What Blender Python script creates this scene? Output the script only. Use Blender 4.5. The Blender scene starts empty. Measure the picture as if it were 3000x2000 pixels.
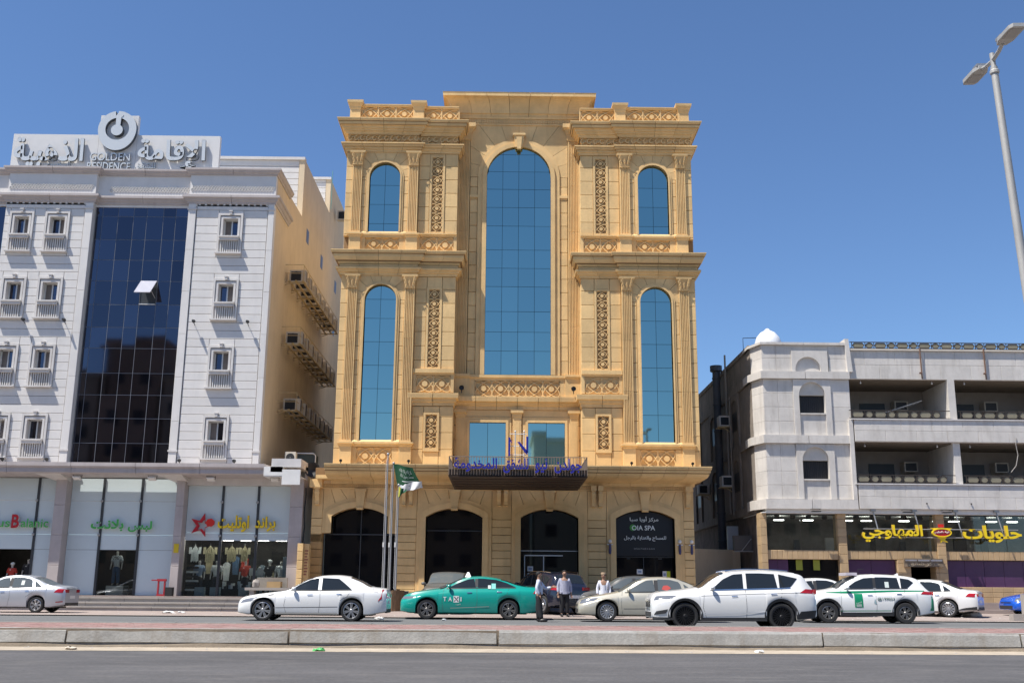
import bpy, bmesh, math, random
from math import sin, cos, tan, pi, radians, sqrt, atan2, hypot
from mathutils import Vector, Matrix
random.seed(7)
S = bpy.context.scene
COL = S.collection

# ---------------- camera ----------------
cam = bpy.data.cameras.new('camera'); camo = bpy.data.objects.new('camera', cam); COL.objects.link(camo)
PIT, ROL, YAW, CH = radians(13.3), radians(.47), radians(.45), 1.06
fw = Vector((sin(YAW)*cos(PIT), cos(YAW)*cos(PIT), sin(PIT))); rt = Vector((cos(YAW), -sin(YAW), 0)); up = rt.cross(fw)
r2 = rt*cos(ROL)+up*sin(ROL); u2 = up*cos(ROL)-rt*sin(ROL)
M4 = Matrix((( r2.x, u2.x, -fw.x, 0), (r2.y, u2.y, -fw.y, 0), (r2.z, u2.z, -fw.z, CH), (0, 0, 0, 1)))
camo.matrix_world = M4
cam.lens = 37.06; cam.sensor_width = 36; cam.clip_end = 3000; cam.clip_start = .1
S.camera = camo

# ---------------- sky, sun, exposure ----------------
SUN = Vector((1.75, 1.0, -3.8)).normalized()
ELEV = math.asin(-SUN.z); AZ = atan2(-SUN.x, -SUN.y)
w = bpy.data.worlds.new('World'); S.world = w; w.use_nodes = True
nt = w.node_tree; sky = nt.nodes.new('ShaderNodeTexSky'); sky.sky_type = 'NISHITA'; sky.sun_disc = False
sky.sun_elevation = ELEV; sky.sun_rotation = AZ; sky.air_density = 1.0; sky.dust_density = .25; sky.ozone_density = 4.0
tv = nt.nodes.new('ShaderNodeVectorMath'); tv.operation = 'MULTIPLY'; tv.inputs[1].default_value = (.82, .95, 1.11); nt.links.new(sky.outputs[0], tv.inputs[0]); nt.links.new(tv.outputs[0], nt.nodes['Background'].inputs[0]); nt.nodes['Background'].inputs[1].default_value = .088
sl = bpy.data.lights.new('sun', 'SUN'); sl.energy = 5.0; sl.angle = radians(.5); sl.color = (1, .95, .87)
so = bpy.data.objects.new('sun', sl); COL.objects.link(so); so.location = (-40, -20, 90)
so.rotation_euler = SUN.to_track_quat('-Z', 'Y').to_euler()
S.view_settings.view_transform = 'Standard'; S.view_settings.look = 'None'; S.view_settings.gamma = 1
S.view_settings.exposure = .58; S.view_settings.use_curve_mapping = False
S.render.engine = 'CYCLES'

# ---------------- materials ----------------
MATS = {}
def mat(name, col, rough=.7, metal=0., var=.0, scale=2., bump=0., bscale=30., rnd=0., spec=.5, stain=None, stain_amt=0., stretch=(1, 1, 1), coat=0., alpha=1., trans=0., emit=0., aniso=None, speck=0.):
    if name in MATS: return MATS[name]
    m = bpy.data.materials.new(name); m.use_nodes = True; n = m.node_tree.nodes; l = m.node_tree.links
    b = n['Principled BSDF']; b.inputs['Roughness'].default_value = rough; b.inputs['Metallic'].default_value = metal
    b.inputs['Specular IOR Level'].default_value = spec
    if coat: b.inputs['Coat Weight'].default_value = coat; b.inputs['Coat Roughness'].default_value = .04
    if trans: b.inputs['Transmission Weight'].default_value = trans
    if alpha < 1: b.inputs['Alpha'].default_value = alpha
    c = (*col, 1)
    b.inputs['Base Color'].default_value = c
    if emit: b.inputs['Emission Color'].default_value = c; b.inputs['Emission Strength'].default_value = emit
    m.diffuse_color = c
    if var or rnd or stain or bump:
        geo = n.new('ShaderNodeNewGeometry'); mp = n.new('ShaderNodeMapping'); mp.inputs['Scale'].default_value = stretch
        l.new(geo.outputs['Position'], mp.inputs['Vector']); vec = mp.outputs[0]
    cur = None
    if var:
        t = n.new('ShaderNodeTexNoise'); t.inputs['Scale'].default_value = scale; t.inputs['Detail'].default_value = 6; t.inputs['Roughness'].default_value = .65
        l.new(vec, t.inputs['Vector'])
        mr = n.new('ShaderNodeMapRange'); mr.inputs[1].default_value = .3; mr.inputs[2].default_value = .7
        mr.inputs[3].default_value = 1-var; mr.inputs[4].default_value = 1+var; l.new(t.outputs[0], mr.inputs[0])
        cur = mr.outputs[0]
    if rnd:
        oi = n.new('ShaderNodeObjectInfo'); mr = n.new('ShaderNodeMapRange'); mr.inputs[3].default_value = 1-rnd; mr.inputs[4].default_value = 1+rnd
        l.new(oi.outputs['Random'], mr.inputs[0])
        if cur is None: cur = mr.outputs[0]
        else:
            mu = n.new('ShaderNodeMath'); mu.operation = 'MULTIPLY'; l.new(cur, mu.inputs[0]); l.new(mr.outputs[0], mu.inputs[1]); cur = mu.outputs[0]
    if speck:
        t = n.new('ShaderNodeTexNoise'); t.inputs['Scale'].default_value = 14; t.inputs['Detail'].default_value = 8; t.inputs['Roughness'].default_value = .85
        l.new(geo.outputs['Position'], t.inputs['Vector']); mr = n.new('ShaderNodeMapRange'); mr.inputs[1].default_value = .35; mr.inputs[2].default_value = .65; mr.inputs[3].default_value = 1-speck; mr.inputs[4].default_value = 1+speck
        l.new(t.outputs[0], mr.inputs[0]); mu = n.new('ShaderNodeMath'); mu.operation = 'MULTIPLY'; l.new(cur, mu.inputs[0]); l.new(mr.outputs[0], mu.inputs[1]); cur = mu.outputs[0]
    out = None
    if cur is not None:
        vm = n.new('ShaderNodeVectorMath'); vm.operation = 'SCALE'; vm.inputs[0].default_value = col; l.new(cur, vm.inputs['Scale']); out = vm.outputs[0]
    if stain:
        t = n.new('ShaderNodeTexNoise'); t.inputs['Scale'].default_value = 1.1; t.inputs['Detail'].default_value = 8; t.inputs['Roughness'].default_value = .7
        mp2 = n.new('ShaderNodeMapping'); mp2.inputs['Scale'].default_value = (stretch[0]*2.2, stretch[1]*2.2, stretch[2]*.35)
        l.new(geo.outputs['Position'], mp2.inputs['Vector']); l.new(mp2.outputs[0], t.inputs['Vector'])
        mr = n.new('ShaderNodeMapRange'); mr.inputs[1].default_value = .5; mr.inputs[2].default_value = .75; mr.inputs[3].default_value = 0; mr.inputs[4].default_value = stain_amt
        l.new(t.outputs[0], mr.inputs[0])
        mx = n.new('ShaderNodeMix'); mx.data_type = 'RGBA'; l.new(mr.outputs[0], mx.inputs['Factor'])
        if out is not None: l.new(out, mx.inputs['A'])
        else: mx.inputs['A'].default_value = c
        mx.inputs['B'].default_value = (*stain, 1); out = mx.outputs['Result']
    if out is not None: l.new(out, b.inputs['Base Color'])
    if bump:
        t = n.new('ShaderNodeTexNoise'); t.inputs['Scale'].default_value = bscale; t.inputs['Detail'].default_value = 5; l.new(vec, t.inputs['Vector'])
        bp = n.new('ShaderNodeBump'); bp.inputs['Strength'].default_value = bump; bp.inputs['Distance'].default_value = .02
        l.new(t.outputs[0], bp.inputs['Height']); l.new(bp.outputs[0], b.inputs['Normal'])
    MATS[name] = m; return m
GOLD = mat('golden_limestone', (.70, .475, .215), .75, var=.13, scale=.9, rnd=.09, bump=.25, bscale=14, stain=(.46, .30, .13), stain_amt=.45)
GOLD2 = mat('golden_limestone_dark_joint', (.26, .165, .08), .9, var=.1)
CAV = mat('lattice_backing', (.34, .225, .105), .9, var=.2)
WHITE = mat('white_limestone', (.66, .635, .605), .6, var=.05, scale=1.2, rnd=.03, bump=.15, bscale=18, stain=(.52, .50, .48), stain_amt=.35)
WJOINT = mat('white_joint', (.48, .465, .45), .9)
WTRIM = mat('white_trim', (.60, .575, .55), .65, var=.08, scale=2, stain=(.42, .38, .34), stain_amt=.5)
PINKTRIM = mat('pinkish_canopy_stone', (.43, .385, .37), .6, var=.08, scale=2, stain=(.3, .25, .23), stain_amt=.5)
CREAM = mat('cream_plaster', (.66, .53, .36), .85, var=.06, scale=.8, stain=(.45, .33, .19), stain_amt=.4, bump=.1)
MGLASS = mat('blue_mirror_glass', (.31, .46, .43), .03, 1., rnd=.04)
NGLASS = mat('navy_curtain_glass', (.085, .088, .115), .04, 1., rnd=.22)
DGLASS = mat('dark_tinted_glass', (.006, .006, .007), .03, 0., spec=.35)
BLACK = mat('black_board', (.006, .006, .007), .35)
FROST = mat('pale_blue_spandrel_glass', (.58, .67, .69), .30, 0., var=.04, scale=.6, spec=.6, rnd=.03)
MULL = mat('dark_mullion', (.04, .045, .05), .4)
ALU = mat('aluminium_frame', (.62, .62, .61), .4, .3)
STEEL = mat('grey_steel', (.38, .38, .37), .45, .6, var=.05)
LAMPB = mat('black_lamp_housing', (.02, .02, .02), .5)
OLDW = mat('weathered_white_cladding', (.58, .545, .50), .7, var=.10, scale=1.5, rnd=.05, stain=(.33, .29, .25), stain_amt=.55, bump=.2, bscale=12)
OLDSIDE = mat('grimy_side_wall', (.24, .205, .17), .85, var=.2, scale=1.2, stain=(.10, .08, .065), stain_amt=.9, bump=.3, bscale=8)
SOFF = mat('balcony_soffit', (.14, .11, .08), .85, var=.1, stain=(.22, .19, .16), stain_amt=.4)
BROWNRAIL = mat('brown_iron_railing', (.055, .042, .032), .5, .2, var=.2)
RAILPLATE = mat('railing_plates', (.27, .235, .16), .5, .3, var=.15)
TILE = mat('tan_tile', (.45, .315, .175), .6, var=.1, rnd=.08, stain=(.27, .18, .10), stain_amt=.4, bump=.15)
PURPLE = mat('purple_film', (.085, .035, .095), .25, var=.1)
BROWND = mat('dark_brown_canopy', (.045, .026, .016), .6)
BLUEL = mat('blue_letter_face', (.02, .02, .26), .4)
YELL = mat('yellow_letter_face', (.85, .60, .01), .45)
GREENL = mat('green_letter_face', (.06, .42, .08), .4)
REDL = mat('red_letter_face', (.45, .01, .02), .4)
WLET = mat('white_letter_face', (.75, .78, .74), .5)
GREYL = mat('pale_letter_metal', (.60, .62, .62), .35, .2)
DARKL = mat('letter_return_dark', (.09, .10, .11), .5)
ASPH = mat('asphalt', (.078, .075, .076), .85, var=.26, scale=.5, speck=.32, bump=.5, bscale=60, stain=(.17, .16, .15), stain_amt=.5, stretch=(.35, 1, 1))
ASPHF = mat('far_asphalt', (.12, .122, .122), .85, speck=.2, var=.12, scale=.6, bump=.4, bscale=50, stretch=(.3, 1, 1))
DUST = mat('dusty_edge_line', (.38, .32, .245), .9, var=.2, scale=2.5, stain=(.30, .24, .18), stain_amt=.5)
KERB = mat('kerb_concrete', (.30, .295, .28), .8, var=.2, scale=1.6, rnd=.07, speck=.12, bump=.4, bscale=25, stain=(.19, .16, .125), stain_amt=.8)
KERBL = mat('kerb_base_grime', (.22, .18, .135), .85, var=.2, scale=2.5, bump=.4, bscale=25)
REDP = mat('red_paver', (.27, .16, .145), .85, var=.18, scale=4, rnd=.14, bump=.3, bscale=40)
PINKP = mat('pink_paving', (.29, .235, .21), .85, var=.14, scale=1.2, bump=.3, bscale=40, stain=(.34, .31, .275), stain_amt=.6)
STEP = mat('pale_stone_step', (.33, .30, .27), .75, var=.1, scale=2, rnd=.05, stain=(.38, .33, .28), stain_amt=.5)
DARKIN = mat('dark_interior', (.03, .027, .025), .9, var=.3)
SAND = mat('sandy_ground', (.40, .33, .25), .9, var=.15, scale=.2)
WPLAST = mat('white_plastic', (.72, .71, .68), .5, var=.06)

# ---------------- mesh builder ----------------
class MB:
    def __init__(s): s.v = []; s.f = []; s.m = []; s.mi = 0
    def add(s, vs, fs, mi=None):
        o = len(s.v); s.v += [tuple(p) for p in vs]
        for f in fs: s.f.append([i+o for i in f]); s.m.append(s.mi if mi is None else mi)
    def box(s, x0, x1, y0, y1, z0, z1, mi=None):
        if x0 > x1: x0, x1 = x1, x0
        s.add([(x, y, z) for z in (z0, z1) for y in (y0, y1) for x in (x0, x1)],
              [(0, 2, 3, 1), (4, 5, 7, 6), (0, 1, 5, 4), (2, 6, 7, 3), (0, 4, 6, 2), (1, 3, 7, 5)], mi)
    def prism(s, poly, y0, y1, mi=None):          # poly in xz, extruded along y
        n = len(poly); a = sum(poly[i][0]*poly[(i+1) % n][1]-poly[(i+1) % n][0]*poly[i][1] for i in range(n))
        if a < 0: poly = poly[::-1]
        s.add([(x, y0, z) for x, z in poly]+[(x, y1, z) for x, z in poly],
              [list(range(n)), list(range(2*n-1, n-1, -1))]+[(i, i+n, (i+1) % n+n, (i+1) % n) for i in range(n)], mi)
    def prismz(s, poly, z0, z1, mi=None):         # poly in xy, extruded along z
        n = len(poly); a = sum(poly[i][0]*poly[(i+1) % n][1]-poly[(i+1) % n][0]*poly[i][1] for i in range(n))
        if a < 0: poly = poly[::-1]
        s.add([(x, y, z0) for x, y in poly]+[(x, y, z1) for x, y in poly],
              [list(range(n-1, -1, -1)), list(range(n, 2*n))]+[(i, (i+1) % n, (i+1) % n+n, i+n) for i in range(n)], mi)
    def prismx(s, poly, x0, x1, mi=None):         # poly in yz, extruded along x
        n = len(poly); a = sum(poly[i][0]*poly[(i+1) % n][1]-poly[(i+1) % n][0]*poly[i][1] for i in range(n))
        if a < 0: poly = poly[::-1]
        s.add([(x0, y, z) for y, z in poly]+[(x1, y, z) for y, z in poly],
              [list(range(n-1, -1, -1)), list(range(n, 2*n))]+[(i, (i+1) % n, (i+1) % n+n, i+n) for i in range(n)], mi)
    def tube(s, pts, r, n=8, mi=None, cap=True, flat=None):
        pts = [Vector(p) for p in pts]; rings = []; N = len(pts)
        rs = r if isinstance(r, (list, tuple)) else [r]*N
        d0 = (pts[1]-pts[0]).normalized(); ref = Vector((0, 0, 1)) if abs(d0.z) < .9 else Vector((0, 1, 0))
        a = d0.cross(ref).normalized()
        vs = []
        for i, p in enumerate(pts):
            d = (pts[min(i+1, N-1)]-pts[max(i-1, 0)]).normalized()
            a = (a-d*a.dot(d)).normalized(); b = d.cross(a)
            for k in range(n):
                t = 2*pi*k/n; vs.append(p+a*cos(t)*rs[i]+b*sin(t)*rs[i])
        fs = [(i*n+k, i*n+(k+1) % n, (i+1)*n+(k+1) % n, (i+1)*n+k) for i in range(N-1) for k in range(n)]
        if cap: fs += [list(range(n-1, -1, -1)), list(range((N-1)*n, N*n))]
        s.add(vs, fs, mi)
    def lathe(s, prof, cx=0, cy=0, n=16, mi=None, axis='z'):
        vs = []; N = len(prof)
        for r, z in prof:
            for k in range(n):
                t = 2*pi*k/n
                vs.append((cx+r*cos(t), cy+r*sin(t), z) if axis == 'z' else (cx+r*cos(t), z, cy+r*sin(t)))
        fs = [(i*n+k, i*n+(k+1) % n, (i+1)*n+(k+1) % n, (i+1)*n+k) for i in range(N-1) for k in range(n)]
        if axis != 'z': fs = [f[::-1] for f in fs]
        s.add(vs, fs, mi)
    def ribbon(s, pts, wd, y0, y1, closed=True, mi=None):   # pts in xz; flat bar of width wd between y0,y1
        n = len(pts); vs = []
        for i in range(n):
            a = pts[i-1] if (closed or i > 0) else pts[i]; b = pts[(i+1) % n] if (closed or i < n-1) else pts[i]
            dx, dz = b[0]-a[0], b[1]-a[1]; L = hypot(dx, dz) or 1; nx, nz = -dz/L*wd/2, dx/L*wd/2
            x, z = pts[i]; vs += [(x+nx, y0, z+nz), (x-nx, y0, z-nz), (x-nx, y1, z-nz), (x+nx, y1, z+nz)]
        fs = []
        for i in range(n if closed else n-1):
            j = (i+1) % n
            for k in range(4): fs.append((i*4+k, i*4+(k+1) % 4, j*4+(k+1) % 4, j*4+k))
        s.add(vs, fs, mi)
    def sweep(s, path, prof, scales=None, z0=0, mi=None, cap=True, closed_prof=True):
        # path: xy polyline, outward normal on its right-hand side turned (dx,dy)->(dy,-dx); prof: (p,z)
        n = len(path); sc = scales or [1]*(n-1); N = len(prof)
        nor = []
        for i in range(n-1):
            dx, dy = path[i+1][0]-path[i][0], path[i+1][1]-path[i][1]; L = hypot(dx, dy); nor.append((dy/L, -dx/L))
        vs = []
        for i in range(n):
            for p, z in prof:
                if i == 0: o = (nor[0][0]*p*sc[0], nor[0][1]*p*sc[0])
                elif i == n-1: o = (nor[-1][0]*p*sc[-1], nor[-1][1]*p*sc[-1])
                else:
                    a, b = nor[i-1], nor[i]; pa, pb = p*sc[i-1], p*sc[i]; det = a[0]*b[1]-a[1]*b[0]
                    if abs(det) < 1e-6: o = (a[0]*pa, a[1]*pa)
                    else: o = ((pa*b[1]-pb*a[1])/det, (pb*a[0]-pa*b[0])/det)
                vs.append((path[i][0]+o[0], path[i][1]+o[1], z+z0))
        fs = []
        K = N if closed_prof else N-1
        for i in range(n-1):
            for k in range(K): fs.append((i*N+k, (i+1)*N+k, (i+1)*N+(k+1) % N, i*N+(k+1) % N))
        if cap and closed_prof: fs += [list(range(N-1, -1, -1)), list(range((n-1)*N, n*N))]
        s.add(vs, fs, mi)
    def ball(s, c, r, n=10, mi=None, sc=(1, 1, 1)):
        vs = []; N = n//2
        for i in range(N+1):
            t = pi*i/N
            for k in range(n): vs.append((c[0]+r*sc[0]*sin(t)*cos(2*pi*k/n), c[1]+r*sc[1]*sin(t)*sin(2*pi*k/n), c[2]+r*sc[2]*cos(t)))
        s.add(vs, [(i*n+k, (i+1)*n+k, (i+1)*n+(k+1) % n, i*n+(k+1) % n) for i in range(N) for k in range(n)], mi)
    def mesh(s, name, mats, smooth=False, angle=None):
        me = bpy.data.meshes.new(name); me.from_pydata(s.v, [], s.f)
        for m in (mats if isinstance(mats, (list, tuple)) else [mats]): me.materials.append(m)
        if any(s.m): me.polygons.foreach_set('material_index', s.m)
        if smooth: me.polygons.foreach_set('use_smooth', [True]*len(me.polygons))
        me.validate(); me.update()
        if smooth and angle:
            try: me.set_sharp_from_angle(angle=radians(angle))
            except Exception: pass
        return me

def put(name, me, parent=None, label=None, cat=None, group=None, kind=None, loc=None):
    o = bpy.data.objects.new(name, me); COL.objects.link(o)
    if loc is not None: o.location = loc
    if parent is not None:
        o.parent = parent; o.matrix_parent_inverse = PINV.get(parent.name, Matrix())
    if label: o['label'] = label
    if cat: o['category'] = cat
    if group: o['group'] = group
    if kind: o['kind'] = kind
    return o
PINV = {}
def obj(name, b, mats, parent=None, smooth=False, angle=40, **k): return put(name, b.mesh(name, mats, smooth, angle), parent, **k)
def thing(name, label, cat, loc=(0, 0, 0), group=None, world=True):
    # world=True: parts are written in world coordinates and re-based on the Empty at the thing's foot
    o = bpy.data.objects.new(name, None); COL.objects.link(o); o.location = loc; o.empty_display_size = .3
    o['label'] = label; o['category'] = cat
    if group: o['group'] = group
    if world: PINV[o.name] = Matrix.Translation(Vector(loc)).inverted()
    return o
def dup(root, loc=None, rz=None, label=None, **k):
    def cp(o, par):
        c = o.copy(); COL.objects.link(c)
        if par is not None: c.parent = par
        for ch in kids.get(o.name, []): cp(ch, c)
        return c
    kids = {}
    stack = list(root.children)
    kids[root.name] = list(root.children)
    while stack:
        q = stack.pop(); kids[q.name] = list(q.children); stack += list(q.children)
    r = cp(root, None)
    if loc is not None: r.location = loc
    if rz is not None: r.rotation_euler = (0, 0, rz)
    if label: r['label'] = label
    for a, b in k.items(): r[a] = b
    return r

# ---------------- Arabic shaping to presentation forms ----------------
AF = {'ا': 0xFE8D, 'أ': 0xFE83, 'إ': 0xFE87, 'ب': 0xFE8F, 'ة': 0xFE93, 'ت': 0xFE95, 'ج': 0xFE9D, 'ح': 0xFEA1, 'خ': 0xFEA5, 'د': 0xFEA9, 'ذ': 0xFEAB, 'ر': 0xFEAD, 'ز': 0xFEAF, 'س': 0xFEB1, 'ش': 0xFEB5,
      'ع': 0xFEC9, 'ق': 0xFED5, 'ك': 0xFED9, 'ل': 0xFEDD, 'م': 0xFEE1, 'ن': 0xFEE5, 'ه': 0xFEE9, 'و': 0xFEED, 'ي': 0xFEF1}
NOJ = set('اأإةدذرزو'); LIG = {'ا': 0xFEFB, 'أ': 0xFEF7, 'إ': 0xFEF9}
def arab(t):
    out = []; i = 0; joined = False
    while i < len(t):
        c = t[i]
        if c not in AF: out.append(c); joined = False; i += 1; continue
        if c == 'ل' and i+1 < len(t) and t[i+1] in LIG:
            out.append(chr(LIG[t[i+1]]+(1 if joined else 0))); joined = False; i += 2; continue
        nxt = i+1 < len(t) and t[i+1] in AF and c not in NOJ
        if c in NOJ: f = 1 if joined else 0
        else: f = (3 if nxt else 1) if joined else (2 if nxt else 0)
        out.append(chr(AF[c]+f)); joined = nxt; i += 1
    return ''.join(reversed(out))
def text_mesh(s, w, h=None, depth=.06, mats=None, bold=0., name='lettering', bev=0, res=3):
    cu = bpy.data.curves.new(name, 'FONT'); cu.body = s; cu.extrude = .5; cu.offset = bold; cu.resolution_u = res; cu.size = 1
    o = bpy.data.objects.new(name, cu); COL.objects.link(o); dg = bpy.context.evaluated_depsgraph_get(); dg.update()
    me = bpy.data.meshes.new_from_object(o.evaluated_get(dg)); bpy.data.objects.remove(o); bpy.data.curves.remove(cu)
    xs = [v.co.x for v in me.vertices]; ys = [v.co.y for v in me.vertices]; x0, x1, y0, y1 = min(xs), max(xs), min(ys), max(ys)
    sx = w/(x1-x0); sy = sx if h is None else h/(y1-y0)
    for v in me.vertices:
        x, y, z = v.co; v.co = ((x-x0)*sx-w/2, -z*depth*1.0-depth/2 if False else -(z)*depth, (y-y0)*sy)
    me.materials.clear()
    ml = mats if isinstance(mats, (list, tuple)) else [mats]
    for m in ml: me.materials.append(m)
    if len(ml) > 1:
        me.update()
        for p in me.polygons: p.material_index = 0 if abs(p.normal.y) > .7 else 1
    me.name = name
    # neighbouring glyphs overlap where they join: give every island its own hair's breadth of depth
    par = list(range(len(me.vertices)))
    def fnd(i):
        while par[i] != i: par[i] = par[par[i]]; i = par[i]
        return i
    for e in me.edges:
        a, b = fnd(e.vertices[0]), fnd(e.vertices[1])
        if a != b: par[a] = b
    ids = {}
    for v in me.vertices:
        k = ids.setdefault(fnd(v.index), len(ids)); v.co.y -= min(.0012, depth*.12)*(k*5 % 11)/2
    return me
# ================= GROUND =================
Z0 = .08            # road level
PF = .72            # shop platform level
KY = lambda x: 19.0+.050*x      # near face of the median kerb
FY = lambda x: 22.3+.045*x      # far edge of the median
AY = lambda x: 39.2+.024*x      # far edge of the asphalt
def quad(name, a, b, c, d, z, m, nx=40, **k):
    # strip between near line (a at x0, b at x1) and far line (c, d)
    x0, x1 = -70., 70.; vs = []; fs = []
    for i in range(nx+1):
        x = x0+(x1-x0)*i/nx; vs += [(x, a(x), z), (x, c(x), z)]
    for i in range(nx): fs.append((2*i, 2*i+2, 2*i+3, 2*i+1))
    B = MB(); B.add(vs, fs); return obj(name, B, m, kind='structure', **k)
B = MB(); B.add([(-900, -900, -.05), (900, -900, -.05), (900, 900, -.05), (-900, 900, -.05)], [(0, 1, 2, 3)]); obj('ground', B, SAND, kind='structure')
quad('near_road', lambda x: 4.5, None, lambda x: KY(x)-.02, None, Z0, ASPH)
quad('far_road', lambda x: FY(x)-.1, None, lambda x: AY(x)+.1, None, Z0, ASPHF)
quad('road_edge_line', lambda x: KY(x)-1.12, None, lambda x: KY(x)-.02, None, Z0+.004, DUST)
quad('near_pavement', lambda x: -6, None, lambda x: 4.6, None, Z0+.12, PINKP)
quad('parking_apron', lambda x: AY(x), None, lambda x: 47.2, None, Z0+.03, PINKP)
# pale band along the apron edge
quad('apron_edge_band', lambda x: AY(x)-.14, None, lambda x: AY(x)+.12, None, Z0+.038, STEP)
# median: concrete kerb blocks + red pavers
med = thing('median_strip', 'raised median with tall grey concrete kerb and red brick paving in front of the camera', 'median', (0, 20, Z0))
core = MB()
for i in range(14):
    x0, x1 = -28+i*4., -24+i*4.
    core.add([(x0, KY(x0)+.06, Z0-.05), (x1, KY(x1)+.06, Z0-.05), (x1, FY(x1)-.06, Z0-.05), (x0, FY(x0)-.06, Z0-.05),
              (x0, KY(x0)+.06, .383), (x1, KY(x1)+.06, .383), (x1, FY(x1)-.06, .383), (x0, FY(x0)-.06, .383)],
             [(4, 5, 6, 7), (0, 1, 5, 4), (2, 3, 7, 6)])
obj('bedding', core, KERBL, med)
kx = -27.0; ks = []
while kx < 28: ks.append(kx); kx += 3.75
cuts = [-26.3, -22.6, -18.8, -14.9, -11.2, -7.55, -3.72, .92-1.2+.17, 3.72, 5.85-.1, 10.1, 13.9, 17.7, 21.5, 25.3]
cuts = [-26.3, -22.6, -18.8, -14.9, -11.0, -7.39, -3.65, -.06, 5.69, 9.3, 13.1, 16.9, 20.7, 24.5]
rnd = random.Random(3)
for a, b in zip(cuts[:-1], cuts[1:]):
    B = MB(); g = .018; dy = rnd.uniform(-.02, .02); dz = rnd.uniform(-.004, .006); sk = rnd.uniform(-.04, .04)
    n = max(2, int((b-a)/.5)); pr = [(0.02, Z0-.02), (.02, Z0+.07), (.0, Z0+.085), (.045, .35), (.075, .388), (.30, .388), (.30, Z0-.02)]
    vs = []
    for i in range(n+1):
        x = a+g+(b-a-2*g)*i/n
        for p, z in pr: vs.append((x+sk*(z-Z0)+rnd.uniform(-.0, .0), KY(x)+dy+p+rnd.uniform(-.006, .006), z+dz+rnd.uniform(-.003, .003)))
    N = len(pr); fs = [(i*N+k, (i+1)*N+k, (i+1)*N+(k+1) % N, i*N+(k+1) % N) for i in range(n) for k in range(N)]
    B.add(vs, fs); B.add(vs[:N], [list(range(N-1, -1, -1))]); B.add(vs[-N:], [list(range(N))])
    obj('kerb_stone', B, KERB, med)
    # grime band at the foot
B = MB()
vs = []
for i in range(57):
    x = -28+i; vs += [(x, KY(x)-.03, Z0+.005), (x, KY(x)-.008, Z0+.055+.02*sin(i*1.7))]
B.add(vs, [(2*i, 2*i+2, 2*i+3, 2*i+1) for i in range(56)]); obj('kerb_foot_dirt', B, KERBL, med, kind='stuff')
for x in [-26+3.9*i for i in range(14)]:
    B = MB(); a, b = x+.02, x+3.88
    B.add([(a, FY(a)-.16, Z0), (b, FY(b)-.16, Z0), (b, FY(b), Z0), (a, FY(a), Z0), (a, FY(a)-.16, .392), (b, FY(b)-.16, .392), (b, FY(b), .392), (a, FY(a), .392)],
          [(4, 5, 6, 7), (0, 1, 5, 4), (1, 2, 6, 5), (2, 3, 7, 6), (3, 0, 4, 7)])
    obj('far_kerb_stone', B, KERB, med)
# red pavers (seen at a very flat angle): one joined bed of small bricks
B = MB(); rr = random.Random(5)
bx = -17.0
while bx < 17:
    y0 = KY(bx)+.32; k = 0
    while y0 < FY(bx)-.4:
        off = .11 if k % 2 else 0; h = .384+rr.uniform(0, .004)
        x0 = bx+off; x1 = x0+.213; y1 = y0+.1
        B.add([(x0, y0, h), (x1, y0, h), (x1, y1, h), (x0, y1, h), (x0, y0, .37), (x1, y0, .37)], [(0, 1, 2, 3), (4, 5, 1, 0)], 0 if rr.random() < .8 else 1)
        y0 += .107; k += 1
    bx += .22
obj('pavers', B, [REDP, mat('faded_paver', (.32, .235, .21), .85, var=.15, scale=4)], med, kind='stuff')

# platform with steps under the buildings
pl = thing('shop_front_steps', 'three long pale stone steps rising from the parking to the shops on the left', 'steps', (-16, 47, Z0))
B = MB(); B.box(-45, 45, 47.9, 70, -.05, PF-.004); obj('platform', B, PINKP, kind='structure')
for (ya, yb, zz) in ((46.75, 47.2, .28), (47.2, 47.65, .46), (47.65, 48.3, PF-.06)):
    x = -30.
    while x < -6.2:
        L = 1.5; B = MB(); B.box(x+.006, x+L-.006, ya, yb+.1, -.02, zz); B.box(x+.006, x+L-.006, ya-.035, ya, zz-.06, zz); obj('step_stone', B, STEP, pl); x += L
B = MB(); B.box(-6.2, 30, 47.2, 47.9, -.02, .42); B.box(-6.2, 30, 46.6, 47.2, -.02, .25); obj('pavement_ramp', B, PINKP, kind='structure')

# ================= HOTEL =================
GBK = mat('joint_sealant_teal', (.03, .075, .10), .5)
XC = .67
ht = thing('hotel', 'tall golden limestone hotel with arched blue mirror windows and a brown sign balcony', 'building', (XC, 52, PF))
YA, YB, YC = 49.0, 49.13, 49.95
def P(u, s): return XC+s*u
def hx(b, u0, u1, s, y0, y1, z0, z1): b.box(P(u0, s), P(u1, s), y0, y1, z0, z1)
# masonry core
B = MB()
for s in (-1, 1):
    hx(B, 3.05, 8.55, s, 49.2, 66, 6.0, 23.75)
B.box(P(3.1, -1), P(3.1, 1), 50.1, 66, 6.0, 25.5)
B.box(-8.74, 8.83, 49.45, 66, 5.2, 6.6)
for a_, b_ in ((-8.76, -8.20), (-4.90, -3.52), (-.88, .83), (3.52, 5.20), (7.94, 8.83)): B.box(a_+.02, b_-.02, 49.40, 49.9, PF, 5.6)
obj('masonry_core', B, GOLD2, ht)
# exposed right / left flank and roof body
B = MB(); B.box(9.235, 9.255, 49.25, 66, 6.6, 23.5); B.box(-7.905, -7.885, 49.25, 66, 6.6, 23.5); obj('flank_wall', B, CREAM, ht)

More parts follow.
